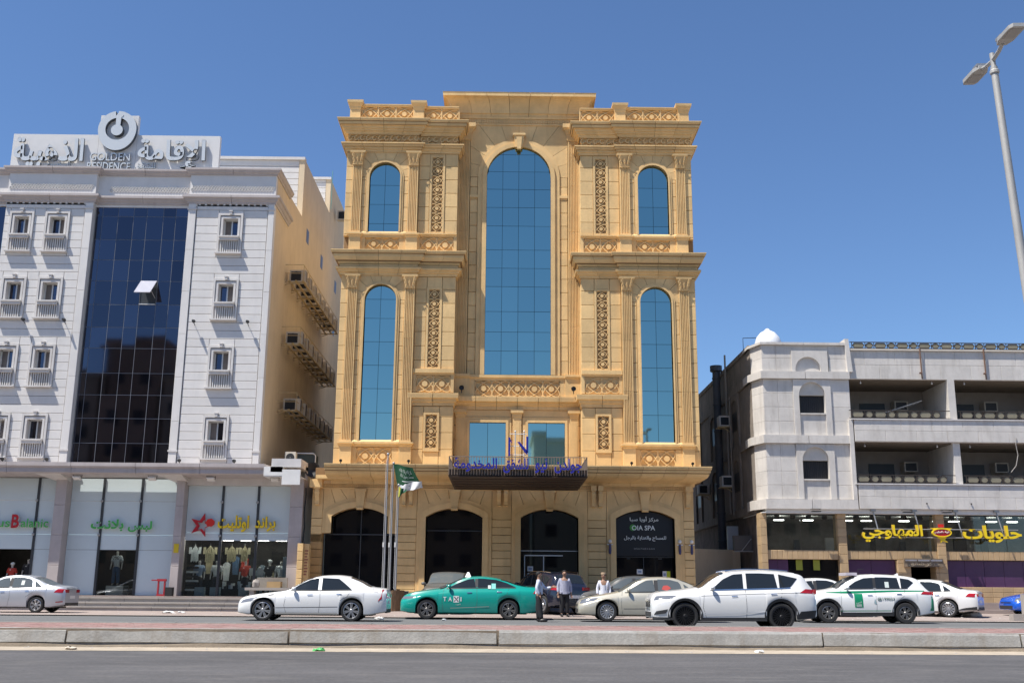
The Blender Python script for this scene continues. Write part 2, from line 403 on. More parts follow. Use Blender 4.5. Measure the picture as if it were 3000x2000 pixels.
def blk(x0, x1, y0, y1, z0, z1, nm='stone', g=.010):
    B = MB(); e = .012; a, b = min(x0, x1)+g, max(x0, x1)-g; z0 += g; z1 -= g
    # bevelled front arris
    B.add([(a+e, y0, z0+e), (b-e, y0, z0+e), (b-e, y0, z1-e), (a+e, y0, z1-e), (a, y0+e, z0), (b, y0+e, z0), (b, y0+e, z1), (a, y0+e, z1), (a, y1, z0), (b, y1, z0), (b, y1, z1), (a, y1, z1)],
          [(0, 1, 2, 3), (0, 4, 5, 1), (1, 5, 6, 2), (2, 6, 7, 3), (3, 7, 4, 0), (4, 8, 9, 5), (5, 9, 10, 6), (6, 10, 11, 7), (7, 11, 8, 4)])
    return B
BLKC = {}
def block(par, x0, x1, y0, y1, z0, z1, m=GOLD, nm='stone', g=.010):
    if x0 > x1: x0, x1 = x1, x0
    W, D, H = round(x1-x0, 3), round(y1-y0, 3), round(z1-z0, 3)
    if W < .03 or H < .03: return
    k = (W, D, H, m.name, g)
    if k not in BLKC: BLKC[k] = blk(0, W, 0, D, 0, H, g=g).mesh(nm, m)
    o = put(nm, BLKC[k], par, loc=(x0, y0, z0)); return o
def courses(par, x0, x1, y0, y1, z0, z1, zs, m=GOLD, g=.010, vj=None):
    lv = sorted([z0]+[z for z in zs if z0+.05 < z < z1-.05]+[z1])
    xs = [x0]+list(vj or [])+[x1]
    for i in range(len(lv)-1):
        for a, b in zip(xs[:-1], xs[1:]): block(par, a, b, y0, y1, lv[i], lv[i+1], m, g=g)
CA = [21.47-.705*i for i in range(6)]+[15.16-.70*i for i in range(12)]
CB = [21.59-.715*i for i in range(6)]+[15.22-.70*i for i in range(12)]
CL = [9.0, 8.25, 7.46]

def radial(par, cx, cz, r, x0, x1, z0, ztop, y0, y1, angs, m=GOLD):
    # stones between the circle and the rectangle, cut at the given angles (degrees from +x)
    def edge(a):
        c, s_ = cos(a), sin(a); t = 1e9
        if c > 1e-6: t = min(t, (x1-cx)/c)
        if c < -1e-6: t = min(t, (x0-cx)/c)
        if s_ > 1e-6: t = min(t, (ztop-cz)/s_)
        return (cx+c*t, cz+s_*t)
    ca = [atan2(ztop-cz, x1-cx), atan2(ztop-cz, x0-cx)]
    A = [radians(a) for a in angs]
    for a, b in zip(A[:-1], A[1:]):
        gp = .008/r
        n = 5; inner = [(cx+r*cos(a+gp+(b-a-2*gp)*i/n), cz+r*sin(a+gp+(b-a-2*gp)*i/n)) for i in range(n+1)]
        outer = [edge(b-gp*.5)]+[edge(c) for c in ca[::-1] if a < c < b]+[edge(a+gp*.5)]
        B = MB(); B.prism(inner+outer, y0, y1); obj('voussoir', B, m, par)

def arch_ring(B, cx, cz, r0, r1, y0, y1, zb, n=24):
    # surround: jambs from zb up to cz, then half ring
    pts_o = [(cx+r1, zb)]+[(cx+r1*cos(pi*i/n), cz+r1*sin(pi*i/n)) for i in range(n+1)]+[(cx-r1, zb)]
    pts_i = [(cx+r0, zb)]+[(cx+r0*cos(pi*i/n), cz+r0*sin(pi*i/n)) for i in range(n+1)]+[(cx-r0, zb)]
    N = len(pts_o); vs = []
    for (a, b) in zip(pts_o, pts_i): vs += [(a[0], y0, a[1]), (b[0], y0, b[1]), (b[0], y1, b[1]), (a[0], y1, a[1])]
    fs = []
    for i in range(N-1):
        for k in range(4): fs.append((i*4+k, (i+1)*4+k, (i+1)*4+(k+1) % 4, i*4+(k+1) % 4))
    B.add(vs, [f[::-1] for f in fs])

def panes(par, cx, r, zs, x_cuts, z_cuts, y, m=MGLASS, nm='pane', g=.009, tilt=.0042, rng=random.Random(11), seg=True):
    for i in range(len(z_cuts)-1):
        for a, b in zip(x_cuts[:-1], x_cuts[1:]):
            z0, z1 = z_cuts[i]+g, z_cuts[i+1]-g; A, Bx = a+g, b-g
            if r is None: poly = [(A, z0), (Bx, z0), (Bx, z1), (A, z1)]
            else:
                def top(x):
                    d = r*r-(x-cx)**2
                    return zs+(sqrt(d) if d > 0 else 0)
                n = 10; up_ = []
                for k in range(n+1):
                    x = A+(Bx-A)*k/n; t = min(z1, top(x))
                    if t > z0+.01: up_.append((x, t))
                if len(up_) < 2: continue
                poly = [(up_[0][0], z0), (up_[-1][0], z0)]+up_[::-1]
            mx = sum(p[0] for p in poly)/len(poly); mz = sum(p[1] for p in poly)/len(poly)
            tx, tz = rng.gauss(0, tilt), rng.gauss(0, tilt)
            B = MB(); vs = [(x, y+(x-mx)*tx+(z-mz)*tz, z) for x, z in poly]; n = len(vs)
            B.add(vs+[(x, yy+.02, z) for x, yy, z in vs], [list(range(n)), list(range(2*n-1, n-1, -1))]+[(k, k+n, (k+1) % n+n, (k+1) % n) for k in range(n)])
            obj(nm, B, m, par)

# lattice ornament unit (unit square, centred)
def star_mesh(w, h, d=.05, nm='lattice_star'):
    B = MB(); L = min(w, h); rw = .058*L+.006
    for sgn in (1, -1):
        pts = []
        for k in range(24):
            t = 2*pi*k/24; a, b = .66*cos(t), .30*sin(t)
            x, z = (a*cos(pi/4)-b*sin(pi/4))*sgn, a*sin(pi/4)+b*cos(pi/4)
            pts.append((x*w*1.0, z*h*1.0))
        B.ribbon(pts, rw, 0-.004*sgn, d, True)
    B.prism([(.185*L*cos(2*pi*k/12), .185*L*sin(2*pi*k/12)) for k in range(12)], -.035, d)
    return B.mesh(nm, GOLD)
SM = {}
def stars(par, x0, x1, z0, z1, y, nx, nz, d=.06):
    w, h = abs(x1-x0)/nx, (z1-z0)/nz; k = (round(w, 3), round(h, 3), d)
    if k not in SM: SM[k] = star_mesh(w*.96, h*.96, d)
    xa = min(x0, x1)
    for i in range(nx):
        for j in range(nz): put('lattice_star', SM[k], par, loc=(xa+w*(i+.5), y, z0+h*(j+.5)))

def fluted(par, x0, x1, y0, y1, z0, z1, n=5, nm='pilaster_shaft'):
    # fluted shaft: vertical grooves between plain margins
    if x0 > x1: x0, x1 = x1, x0
    W = x1-x0; m = W*.08; fwid = (W-2*m)/n; pts = [(x0, y1), (x0, y0)]
    for i in range(n):
        a = x0+m+i*fwid; g = fwid*.18
        pts += [(a+g, y0), (a+g*1.4, y0+.032), (a+fwid/2, y0+.045), (a+fwid-g*1.4, y0+.032), (a+fwid-g, y0)]
    pts += [(x1, y0), (x1, y1)]
    hh = (z1-z0); k = max(1, round(hh/2.5))
    for j in range(k):
        B = MB(); B.prismz(pts, z0+hh*j/k+(.006 if j else 0), z0+hh*(j+1)/k-.002); obj(nm, B, GOLD, par)
def capital(par, x0, x1, y0, z0, z1):
    if x0 > x1: x0, x1 = x1, x0
    c = (x0+x1)/2; hw = (x1-x0)/2; H = z1-z0; B = MB()
    def ring(k, f, yy): return [(c-hw*f, yy), (c+hw*f, yy)]
    lv = [(0, 1.06, .03), (.06, 1.1, .04), (.1, 1.0, .0), (.55, 1.12, .03), (.85, 1.45, .10), (.86, 1.6, .13), (1., 1.65, .14)]
    for (a, b) in zip(lv[:-1], lv[1:]):
        xa, xb, za, zb = hw*a[1], hw*b[1], z0+H*a[0], z0+H*b[0]
        B.add([(c-xa, y0-a[2], za), (c+xa, y0-a[2], za), (c+xa, y0+.12, za), (c-xa, y0+.12, za), (c-xb, y0-b[2], zb), (c+xb, y0-b[2], zb), (c+xb, y0+.12, zb), (c-xb, y0+.12, zb)],
              [(0, 1, 5, 4), (1, 2, 6, 5), (3, 0, 4, 7), (4, 5, 6, 7), (3, 2, 1, 0)])
    for row, (zz, nn, rr_) in enumerate(((.18, 3, .085), (.42, 3, .095), (.66, 2, .10))):
        for i in range(nn):
            u = (-1+2*(i+.5)/nn)*hw*(1.0+.25*row)*(1 if row != 2 else 1.3)
            zc = z0+H*zz; yy = y0-.03-.035*row
            B.add([(c+u-hw*.30, yy, zc-.07), (c+u+hw*.30, yy, zc-.07), (c+u+hw*.26, yy-.035, zc+.06), (c+u, yy-.075, zc+.10), (c+u-hw*.26, yy-.035, zc+.06), (c+u, yy-.05, zc+.02)],
                  [(0, 1, 5), (1, 2, 5), (2, 3, 5), (3, 4, 5), (4, 0, 5)])
            B.ball((c+u, yy-.06, zc+.085), .028, 6)
    obj('capital', B, GOLD, par)

def seg_cornice(par, path, prof, scales=None, seg=.98, nm='cornice_stone', m=GOLD, core=True):
    n = len(path)
    # full sweep gives mitred corners; cut each edge into blocks
    sc = scales or [1]*(n-1); nor = []
    for i in range(n-1):
        dx, dy = path[i+1][0]-path[i][0], path[i+1][1]-path[i][1]; L = hypot(dx, dy); nor.append((dy/L, -dx/L))
    def off(i, p):
        if i == 0: return (path[0][0]+nor[0][0]*p*sc[0], path[0][1]+nor[0][1]*p*sc[0])
        if i == n-1: return (path[-1][0]+nor[-1][0]*p*sc[-1], path[-1][1]+nor[-1][1]*p*sc[-1])
        a, b = nor[i-1], nor[i]; pa, pb = p*sc[i-1], p*sc[i]; det = a[0]*b[1]-a[1]*b[0]
        return (path[i][0]+(pa*b[1]-pb*a[1])/det, path[i][1]+(pb*a[0]-pa*b[0])/det)
    N = len(prof)
    for i in range(n-1):
        L = hypot(path[i+1][0]-path[i][0], path[i+1][1]-path[i][1]); k = max(1, round(L/seg)); g = .009/max(L, .1)
        A = [off(i, p) for p, z in prof]; Bq = [off(i+1, p) for p, z in prof]
        for j in range(k):
            t0 = j/k+(g if j else 0); t1 = (j+1)/k-(g if j < k-1 else 0); vs = []
            for t in (t0, t1):
                for q in range(N): vs.append((A[q][0]*(1-t)+Bq[q][0]*t, A[q][1]*(1-t)+Bq[q][1]*t, prof[q][1]))
            B = MB(); B.add(vs, [(q, N+q, N+(q+1) % N, (q+1) % N) for q in range(N)]+[list(range(N-1, -1, -1)), list(range(N, 2*N))]); obj(nm, B, m, par)
    if core:
        pr = [(p-.03 if p > .05 else p, z+(.025 if zi < N/2 else -.025)) for zi, (p, z) in enumerate(prof)]
        B = MB(); B.sweep(path, pr, scales); obj('cornice_core', B, GOLD2, par)

TOPC = [(0, 22.25), (.05, 22.25), (.07, 22.36), (.12, 22.38), (.14, 22.48), (.20, 22.5), (.24, 22.60), (.28, 22.62), (.28, 22.68), (0, 22.7)]
TOPD = [(0, 23.22), (.06, 23.22), (.10, 23.32), (.16, 23.34), (.18, 23.42), (.24, 23.44), (.27, 23.55), (.40, 23.60), (.40, 23.74), (.46, 23.76), (.50, 23.86), (.50, 23.90), (0, 23.92)]
MIDC = [(0, 15.86), (.05, 15.86), (.08, 15.98), (.14, 16.0), (.18, 16.1), (.25, 16.12), (.27, 16.22), (.10, 16.24), (.10, 16.40), (.14, 16.42), (.20, 16.52), (.30, 16.56), (.38, 16.72), (.38, 16.86), (.46, 16.88), (.50, 16.99), (.50, 17.03), (0, 17.05)]
for s in (-1, 1):
    pth = [(P(8.57, s), 54), (P(8.57, s), YA), (P(4.97, s), YA), (P(4.97, s), YB), (P(3.03, s), YB), (P(3.03, s), YC)]
    if s > 0: pth = pth[::-1]
    for prof in (TOPC, TOPD, MIDC): seg_cornice(ht, pth, prof)
    # ornament frieze: scrolled vine relief
    B = MB(); pf = [(-.16, 22.7), (-.05, 22.7), (-.05, 23.22), (-.16, 23.22)]; B.sweep(pth, pf); obj('frieze', B, GOLD, ht)
    rf = random.Random(4)
    for (ua, ub, yy) in ((4.97, 8.57, YA), (3.03, 4.97, YB)):
        B = MB(); n = int((ub-ua)/.30)
        for i in range(n):
            cx = P(ua+(i+.5)*(ub-ua)/n, s); r = .13; fl = 1 if i % 2 else -1; pts = []
            for k in range(15):
                t = 4.6*k/14*fl; q = r*(1-.75*k/14); pts.append((cx+q*cos(t+pi*.5*fl)*1.1, 22.96+q*sin(t+pi*.5*fl)*1.25*fl))
            B.ribbon(pts, .055, yy-.055, yy+.08, False)
            for k in range(3): B.ball((cx+.11*cos(2.1*k+i), yy+.0, 22.96+.17*sin(2.1*k+i)), 0.05, 6)
        B.box(P(ua+.03, s), P(ub-.03, s), yy-.05, yy+.08, 22.70, 22.75); B.box(P(ua+.03, s), P(ub-.03, s), yy-.05, yy+.08, 23.17, 23.22)
        obj('frieze_scrolls', B, GOLD, ht)
    # ---- bay A : two storeys of pilasters + arched window
    WC = P(6.635, s)
    for (zb, zs, ztop, cap0, sill) in ((18.12, 20.95, 22.25, 21.52, 17.98), (7.86, 14.655, 15.86, 15.2, 7.75)):
        cs = CA
        courses(ht, P(8.57, s), P(8.23, s), YA, 49.2, zb-.27 if zb > 10 else 6.62, ztop, cs)
        courses(ht, P(7.77, s), P(7.565, s), YA, 49.2, zb-.1, zs, cs)
        courses(ht, P(5.705, s), P(5.47, s), YA, 49.2, zb-.1, zs, cs)
        courses(ht, P(5.0, s), P(4.97, s), YA, 49.2, zb-.1, ztop, [])
        for (a, b) in ((8.23, 7.77), (5.47, 5.0)):
            fluted(ht, P(a, s), P(b, s), YA-.09, 49.2, sill+.06, cap0)
            capital(ht, P(a, s), P(b, s), YA-.10, cap0, ztop)
            B = MB(); q = .07; x0, x1 = sorted((P(a, s), P(b, s)))
            B.box(x0-.03, x1+.03, YA-.13, 49.1, sill, sill+.1); obj('pilaster_base', B, GOLD, ht)
            # pedestal
            zp = 17.05 if zb > 10 else 6.62
            B = MB(); B.box(x0-.05, x1+.05, YA-.12, 49.2, zp, sill-.2)
            B.sweep([(x0-.05, 49.1), (x0-.05, YA-.12), (x1+.05, YA-.12), (x1+.05, 49.1)], [(0, sill-.2), (.03, sill-.17), (.05, sill-.1), (.1, sill-.07), (.1, sill), (-.1, sill), (-.1, sill-.2)]); obj('pedestal', B, GOLD, ht)
        B = MB(); arch_ring(B, WC, zs, .755, .925, YA-.035, 49.2, zb-.06); arch_ring(B, WC, zs, .755, .83, YA-.07, 49.19, zb-.06); obj('window_surround', B, GOLD, ht)
        radial(ht, WC, zs, .93, P(7.77, s) if s < 0 else P(5.47, s), P(5.47, s) if s < 0 else P(7.77, s), zs, ztop, YA, 49.2, [0, 22, 43, 66, 90, 114, 137, 158, 180])
        win = MB(); 
        B = MB(); B.box(WC-.78, WC+.78, 49.17, 49.2, zb-.05, zs); B.prism([(WC+.78*cos(pi*k/16), zs+.78*sin(pi*k/16)) for k in range(17)], 49.17, 49.2)
        fr = obj('window', B, GBK, ht)
        zc = [18.12, 18.55, 19.55, 20.55, 21.75] if zb > 10 else [7.86, 8.55+.62, 10.32, 11.45, 12.60, 13.75, 14.70, 15.45]
        panes(fr, WC, .75, zs, [WC-.755, WC, WC+.755], zc, 49.145)
        # sill band and lattice panels between the pedestals
        a, b = sorted((P(7.72, s), P(5.52, s)))
        B = MB(); B.sweep([(a, YA), (b, YA)], [(0, sill-.2), (.03, sill-.2), (.05, sill-.1), (.09, sill-.07), (.09, sill+.02), (.0, sill+.12), (-.15, sill+.12), (-.15, sill-.2)]); obj('window_sill', B, GOLD, ht)
        z0, z1 = (17.14, 17.78) if zb > 10 else (6.72, 7.5)
        B = MB(); B.box(a, b, YA+.1, 49.2, z0-.12, z1+.1); obj('panel_back', B, GOLD, ht)
        for (xa_, xb_, yy_) in ((a, a+.22, YA), (b-.32, b, YA), ((a+b-.1)/2-.02, (a+b-.1)/2+.02, YA+.03)):
            B = MB(); B.box(xa_, xb_, yy_, 49.12, z0-.1, z1+.03); obj('panel_stile', B, GOLD, ht)
        stars(ht, a+.23, b-.33, z0, z1, YA+.035, 2, 1)
        # outer corner strip at pedestal level
        # ---- bay B
    BX = [P(4.97, s), P(4.42, s), P(3.68, s), P(3.03, s)]
    for (z0, z1, zl0, zl1, n, lv, fr_) in ((18.03, 22.25, 18.14, 22.06, 8, CB, 1), (11.28, 15.86, 11.36, 15.22, 8, CB, 1), (6.62, 9.5, 7.52, 9.10, 3, CL, 2)):
        courses(ht, BX[0], BX[1], YB, 49.2, z0, z1, lv); courses(ht, BX[2], BX[3], YB, 49.2, z0, z1, lv)
        block(ht, BX[1], BX[2], YB, 49.2, zl1+.09, z1)
        if fr_ == 2: block(ht, BX[1], BX[2], YB, 49.2, z0, zl0-.16)
        x0, x1 = sorted((BX[1], BX[2])); zt, zbm = zl1+.09, (zl0-.1 if fr_ == 1 else zl0-.16); pr = .03 if fr_ == 1 else .06
        B = MB()
        for (a, b, c, d) in ((x0, x0+.1, zbm, zt), (x1-.1, x1, zbm, zt), (x0+.1, x1-.1, zt-.09, zt), (x0+.1, x1-.1, zbm, zbm+.1 if fr_ == 1 else zbm+.16)): B.box(a, b, YB-pr, 49.3, c, d)
        obj('lattice_frame', B, GOLD, ht)
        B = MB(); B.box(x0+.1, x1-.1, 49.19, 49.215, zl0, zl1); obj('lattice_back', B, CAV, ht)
        stars(ht, x0+.1, x1-.1, zl0, zl1, YB+.0, 1, n)
    # B pedestal bands with lattice panels
    for (z0, z1, ztop) in ((17.05, 17.84, 18.03), (10.16, 10.95, 11.28)):
        a, b = sorted((P(4.97, s), P(3.03, s)))
        B = MB(); B.box(a, b, YB+.04, 49.25, z0-.1, z1+.1); obj('panel_back', B, GOLD, ht)
        for (xa_, xb_, yy_) in ((a, a+.15, YB-.06), (b-.15, b, YB-.06), ((a+b)/2-.02, (a+b)/2+.02, YB-.03)):
            B = MB(); B.box(xa_, xb_, yy_, 49.2, z0, z1+.04); obj('panel_stile', B, GOLD, ht)
        B = MB(); B.sweep([(a, YB), (b, YB)], [(0, z1+.04), (.06, z1+.04), (.09, z1+.12), (.14, z1+.14), (.14, ztop+.0), (-.05, ztop+.02), (-.05, z1+.04)])
        obj('panel_cap', B, GOLD, ht)
        stars(ht, a+.16, b-.16, z0+.03, z1, YB-.02, 2, 1)
    # small ledge cornice under the lower panel
    LED = [(0, 9.52), (.03, 9.52), (.05, 9.68), (.10, 9.70), (.14, 9.84), (.22, 9.87), (.24, 10.05), (.24, 10.1), (-.04, 10.12), (-.04, 9.52)]
    a, b = sorted((P(4.97, s), P(3.03, s)))
    seg_cornice(ht, [(a, YB), (b, YB)] if False else ([(a, 49.18), (a, YB), (b, YB), (b, YC)] if s < 0 else [(a, YC), (a, YB), (b, YB), (b, 49.18)]), LED, core=False)
    # inner return face of the bay (toward the recess)
    lv = [6.62+.7*i for i in range(25)]
    xr = P(3.03, s)
    for z in lv:
        if z+.7 > 22.3: break
        B = MB(); z1 = z+.69; xx = sorted((xr, P(3.12, s))); B.box(xx[0], xx[1], 49.215, YC+.1, z+.008, z1); obj('return_stone', B, GOLD, ht)
    # ---- recess: fluted pilaster, stone strip
    fluted(ht, P(3.02, s), P(2.48, s), YC-.08, 50.1, 11.2, 23.35, n=6)
    B = MB(); x0, x1 = sorted((P(2.97, s), P(2.46, s)))
    B.sweep([(x0, 50.1), (x0, YC-.08), (x1, YC-.08), (x1, 50.1)], [(0, 23.35), (.03, 23.4), (.04, 23.7), (.12, 23.9), (.25, 24.0), (.25, 24.2), (-.1, 24.2), (-.1, 23.35)]); obj('bracket', B, GOLD, ht)
    courses(ht, P(2.46, s), P(2.065, s), YC, 50.1, 11.2, 21.39, [11.9+.69*i for i in range(14)])
    B = MB(); x0, x1 = sorted((P(2.46, s), P(2.06, s))); B.box(x0, x1, YC-.05, 50.0, 20.28, 20.42); obj('impost', B, GOLD, ht)
    B = MB(); x0, x1 = sorted((P(3.03, s), P(2.30, s))); B.box(x0, x1, YC-.16, 50.1, 10.1, 11.02)
    B.sweep([(x0, YC-.16), (x1, YC-.16)] , [(0, 11.0), (.04, 11.02), (.09, 11.1), (.09, 11.2), (-.2, 11.2), (-.2, 11.0)]); obj('ledge_pedestal', B, GOLD, ht)
# big central arch
radial(ht, XC, 21.39, 2.06, P(2.46, -1), P(2.46, 1), 21.39, 24.2, YC, 50.1, [0, 17, 34, 54, 72, 90, 108, 126, 146, 163, 180])
B = MB(); arch_ring(B, XC, 21.39, 1.61, 2.06, YC-.05, 50.1, 11.2, 36); obj('arch_surround', B, GOLD, ht)
B = MB(); arch_ring(B, XC, 21.39, 1.61, 1.82, YC-.12, 50.09, 11.2, 36); obj('arch_moulding', B, GOLD, ht)
B = MB(); B.prism([(XC-.17, 22.92), (XC+.17, 22.92), (XC+.27, 23.55), (XC-.27, 23.55)], YC-.28, YC); B.box(XC-.32, XC+.32, YC-.34, YC, 23.55, 23.66)
B.prism([(XC-.09, 22.8), (XC+.09, 22.8), (XC+.14, 23.45), (XC-.14, 23.45)], YC-.33, YC-.2); obj('keystone', B, GOLD, ht)
B = MB(); B.box(XC-1.63, XC+1.63, 50.03, 50.1, 11.2, 21.39); B.prism([(XC+1.63*cos(pi*k/24), 21.39+1.63*sin(pi*k/24)) for k in range(25)], 50.03, 50.1)
bw = obj('window', B, GBK, ht)
ZB = [11.22, 12.40, 13.35, 14.38, 15.65, 16.60, 17.55, 18.80, 19.78, 20.75, 21.70, 22.62, 23.1]
panes(bw, XC, 1.605, 21.39, [XC-1.61+.805*i for i in range(5)], ZB, 50.0, rng=random.Random(21))
# dentil band + attic cove
B = MB(); B.sweep([(P(3.3, -1), YC), (P(3.3, 1), YC)], [(0, 24.2), (.05, 24.2), (.05, 24.28), (.02, 24.3), (.02, 24.52), (.08, 24.54), (.1, 24.64), (-.1, 24.64), (-.1, 24.2)]); obj('dentil_band', B, GOLD, ht)
B = MB()
k = P(2.9, -1)
while k < P(2.9, 1): B.box(k, k+.065, YC-.075, YC, 24.30, 24.5); k += .125
obj('dentils', B, GOLD, ht)
ATT = [(0, 24.64), (.08, 24.66), (.10, 24.78), (.16, 24.80)]+[(.16+.44*(1-cos(t)), 24.80+.74*sin(t)) for t in [pi/2*i/7 for i in range(8)]]+[(.64, 25.54), (.64, 25.68), (.66, 25.74), (-.2, 25.74), (-.2, 24.64)]
seg_cornice(ht, [(P(3.28, -1), 51.2), (P(3.28, -1), YC), (P(3.28, 1), YC), (P(3.28, 1), 51.2)], ATT, [.95, 1, .95], seg=.93, nm='attic_stone', core=False)
# central ledge, panels under the great window
a, b = P(2.30, -1), P(2.30, 1)
B = MB(); B.box(a, b, YC+.05, 50.1, 10.0, 11.2); B.box(P(2.06, -1)-.24, P(2.06, -1)+.0, YC-.06, 50.0, 10.1, 10.92); B.box(P(2.06, 1), P(2.06, 1)+.24, YC-.06, 50.0, 10.1, 10.92)
B.sweep([(a, YC), (b, YC)], [(0, 10.92), (.05, 10.92), (.07, 11.02), (.13, 11.06), (.13, 11.18), (-.1, 11.22), (-.1, 10.92)]); obj('panel_back', B, GOLD, ht)
stars(ht, P(2.04, -1), P(2.04, 1), 10.14, 10.90, YC-.03, 5, 1, d=.08)
for i in range(1, 5):
    B = MB(); B.box(P(2.04, -1)+.816*i-.022, P(2.04, -1)+.816*i+.022, YC-.04, YC+.06, 10.12, 10.92); obj('panel_stile', B, GOLD, ht)
seg_cornice(ht, [(P(3.0, -1), YC), (P(3.0, 1), YC)], [(0, 9.5), (.05, 9.5), (.06, 9.66), (.12, 9.70), (.18, 9.82), (.30, 9.86), (.32, 10.05), (.32, 10.1), (-.1, 10.12), (-.1, 9.5)], core=False)
# second-floor wall with the two square windows
WX = [(-1.60, .13), (1.19, 2.95)]
courses(ht, P(3.03, -1), -1.86, YC, 50.1, 6.6, 9.5, [7.3, 8.05, 8.75]); courses(ht, 3.21, P(3.03, 1), YC, 50.1, 6.6, 9.5, [7.3, 8.05, 8.75])
courses(ht, .39, .93, YC, 50.1, 6.6, 9.5, [7.3, 8.05, 8.75])
for a, b in WX:
    block(ht, a-.26, b+.26, YC, 50.1, 9.13, 9.5)
    B = MB()
    for (x0, x1, z0, z1) in ((a-.26, a, 6.6, 8.88), (b, b+.26, 6.6, 8.88), (a-.26, b+.26, 8.88, 9.13)): B.box(x0, x1, YC-.04, 50.09, z0, z1)
    for (x0, x1, z0, z1) in ((a-.12, a, 6.6, 8.88), (b, b+.12, 6.6, 8.88), (a-.12, b+.12, 8.88, 9.0)): B.box(x0, x1, YC-.08, 50.0, z0, z1)
    obj('window_surround', B, GOLD, ht)
    B = MB(); B.box(a, b, 50.04, 50.09, 6.6, 8.88); fr = obj('window', B, GBK, ht); panes(fr, 0, None, 0, [a, (a+b)/2, b], [6.6, 8.88], 50.01)
for c, wd in ((.66, .2), (P(2.72, -1), .2), (P(2.72, 1), .2)):
    B = MB(); B.box(c-wd, c+wd, YC-.09, YC, 6.6, 9.12)
    B.sweep([(c-wd, YC), (c-wd, YC-.09), (c+wd, YC-.09), (c+wd, YC)], [(0, 9.1), (.02, 9.14), (.04, 9.28), (.1, 9.34), (.1, 9.5), (-.1, 9.5), (-.1, 9.1)])
    B.box(c-wd+.07, c+wd-.07, YC-.105, YC-.09, 6.6, 8.95); obj('panelled_pilaster', B, GOLD, ht)
# parapet piers + balustrades
for s in (-1, 1):
    for (a, b) in ((8.50, 7.98), (5.32, 4.80)):
        x0, x1 = sorted((P(a, s), P(b, s)))
        B = MB(); B.box(x0, x1, 48.88, 49.5, 23.9, 24.62)
        B.sweep([(x0, 49.5), (x0, 48.88), (x1, 48.88), (x1, 49.5)], [(0, 24.5), (.02, 24.56), (.04, 24.66), (.13, 24.84), (.14, 24.96), (-.2, 25.0), (-.2, 24.5)])
        B.box(x0-.0, x1+.0, 48.9, 49.48, 24.9, 24.99); obj('parapet_pier', B, GOLD, ht)
    for (a, b, yy, n) in ((7.98, 5.32, 48.95, 3), (4.80, 3.05, 49.12, 2)):
        x0, x1 = sorted((P(a, s), P(b, s)))
        B = MB(); B.box(x0, x1, yy+.09, yy+.25, 23.9, 24.68); B.sweep([(x0, yy), (x1, yy)], [(0, 24.66), (.03, 24.68), (.06, 24.76), (.06, 24.8), (-.25, 24.82), (-.25, 24.66)])
        for i in range(n+1): xx = x0+(x1-x0)*i/n; B.box(xx-.03, xx+.03, yy+.0, yy+.1, 23.9, 24.67)
        obj('balustrade', B, GOLD, ht)
        stars(ht, x0+.04, x1-.04, 23.96, 24.64, yy+.02, n, 1)
    B = MB(); x0, x1 = sorted((P(3.1, s), P(8.5, s))); B.box(x0, x1, 49.35, 49.5, 23.9, 24.6); obj('roof_parapet', B, GOLD, ht)
# ---- canopy cornice above the arcade
CAN = [(0, 5.80), (.10, 5.80), (.14, 5.92), (.30, 5.98), (.80, 6.04), (1.05, 6.12), (1.15, 6.20), (1.20, 6.30), (1.28, 6.32), (1.30, 6.42), (1.36, 6.46), (1.40, 6.56), (1.40, 6.60), (0, 6.66)]
seg_cornice(ht, [(-7.9, 51), (-7.9, YA), (8.83, YA), (8.83, 51)], CAN, [.12, 1, .46], seg=1.0, nm='canopy_stone', core=True)
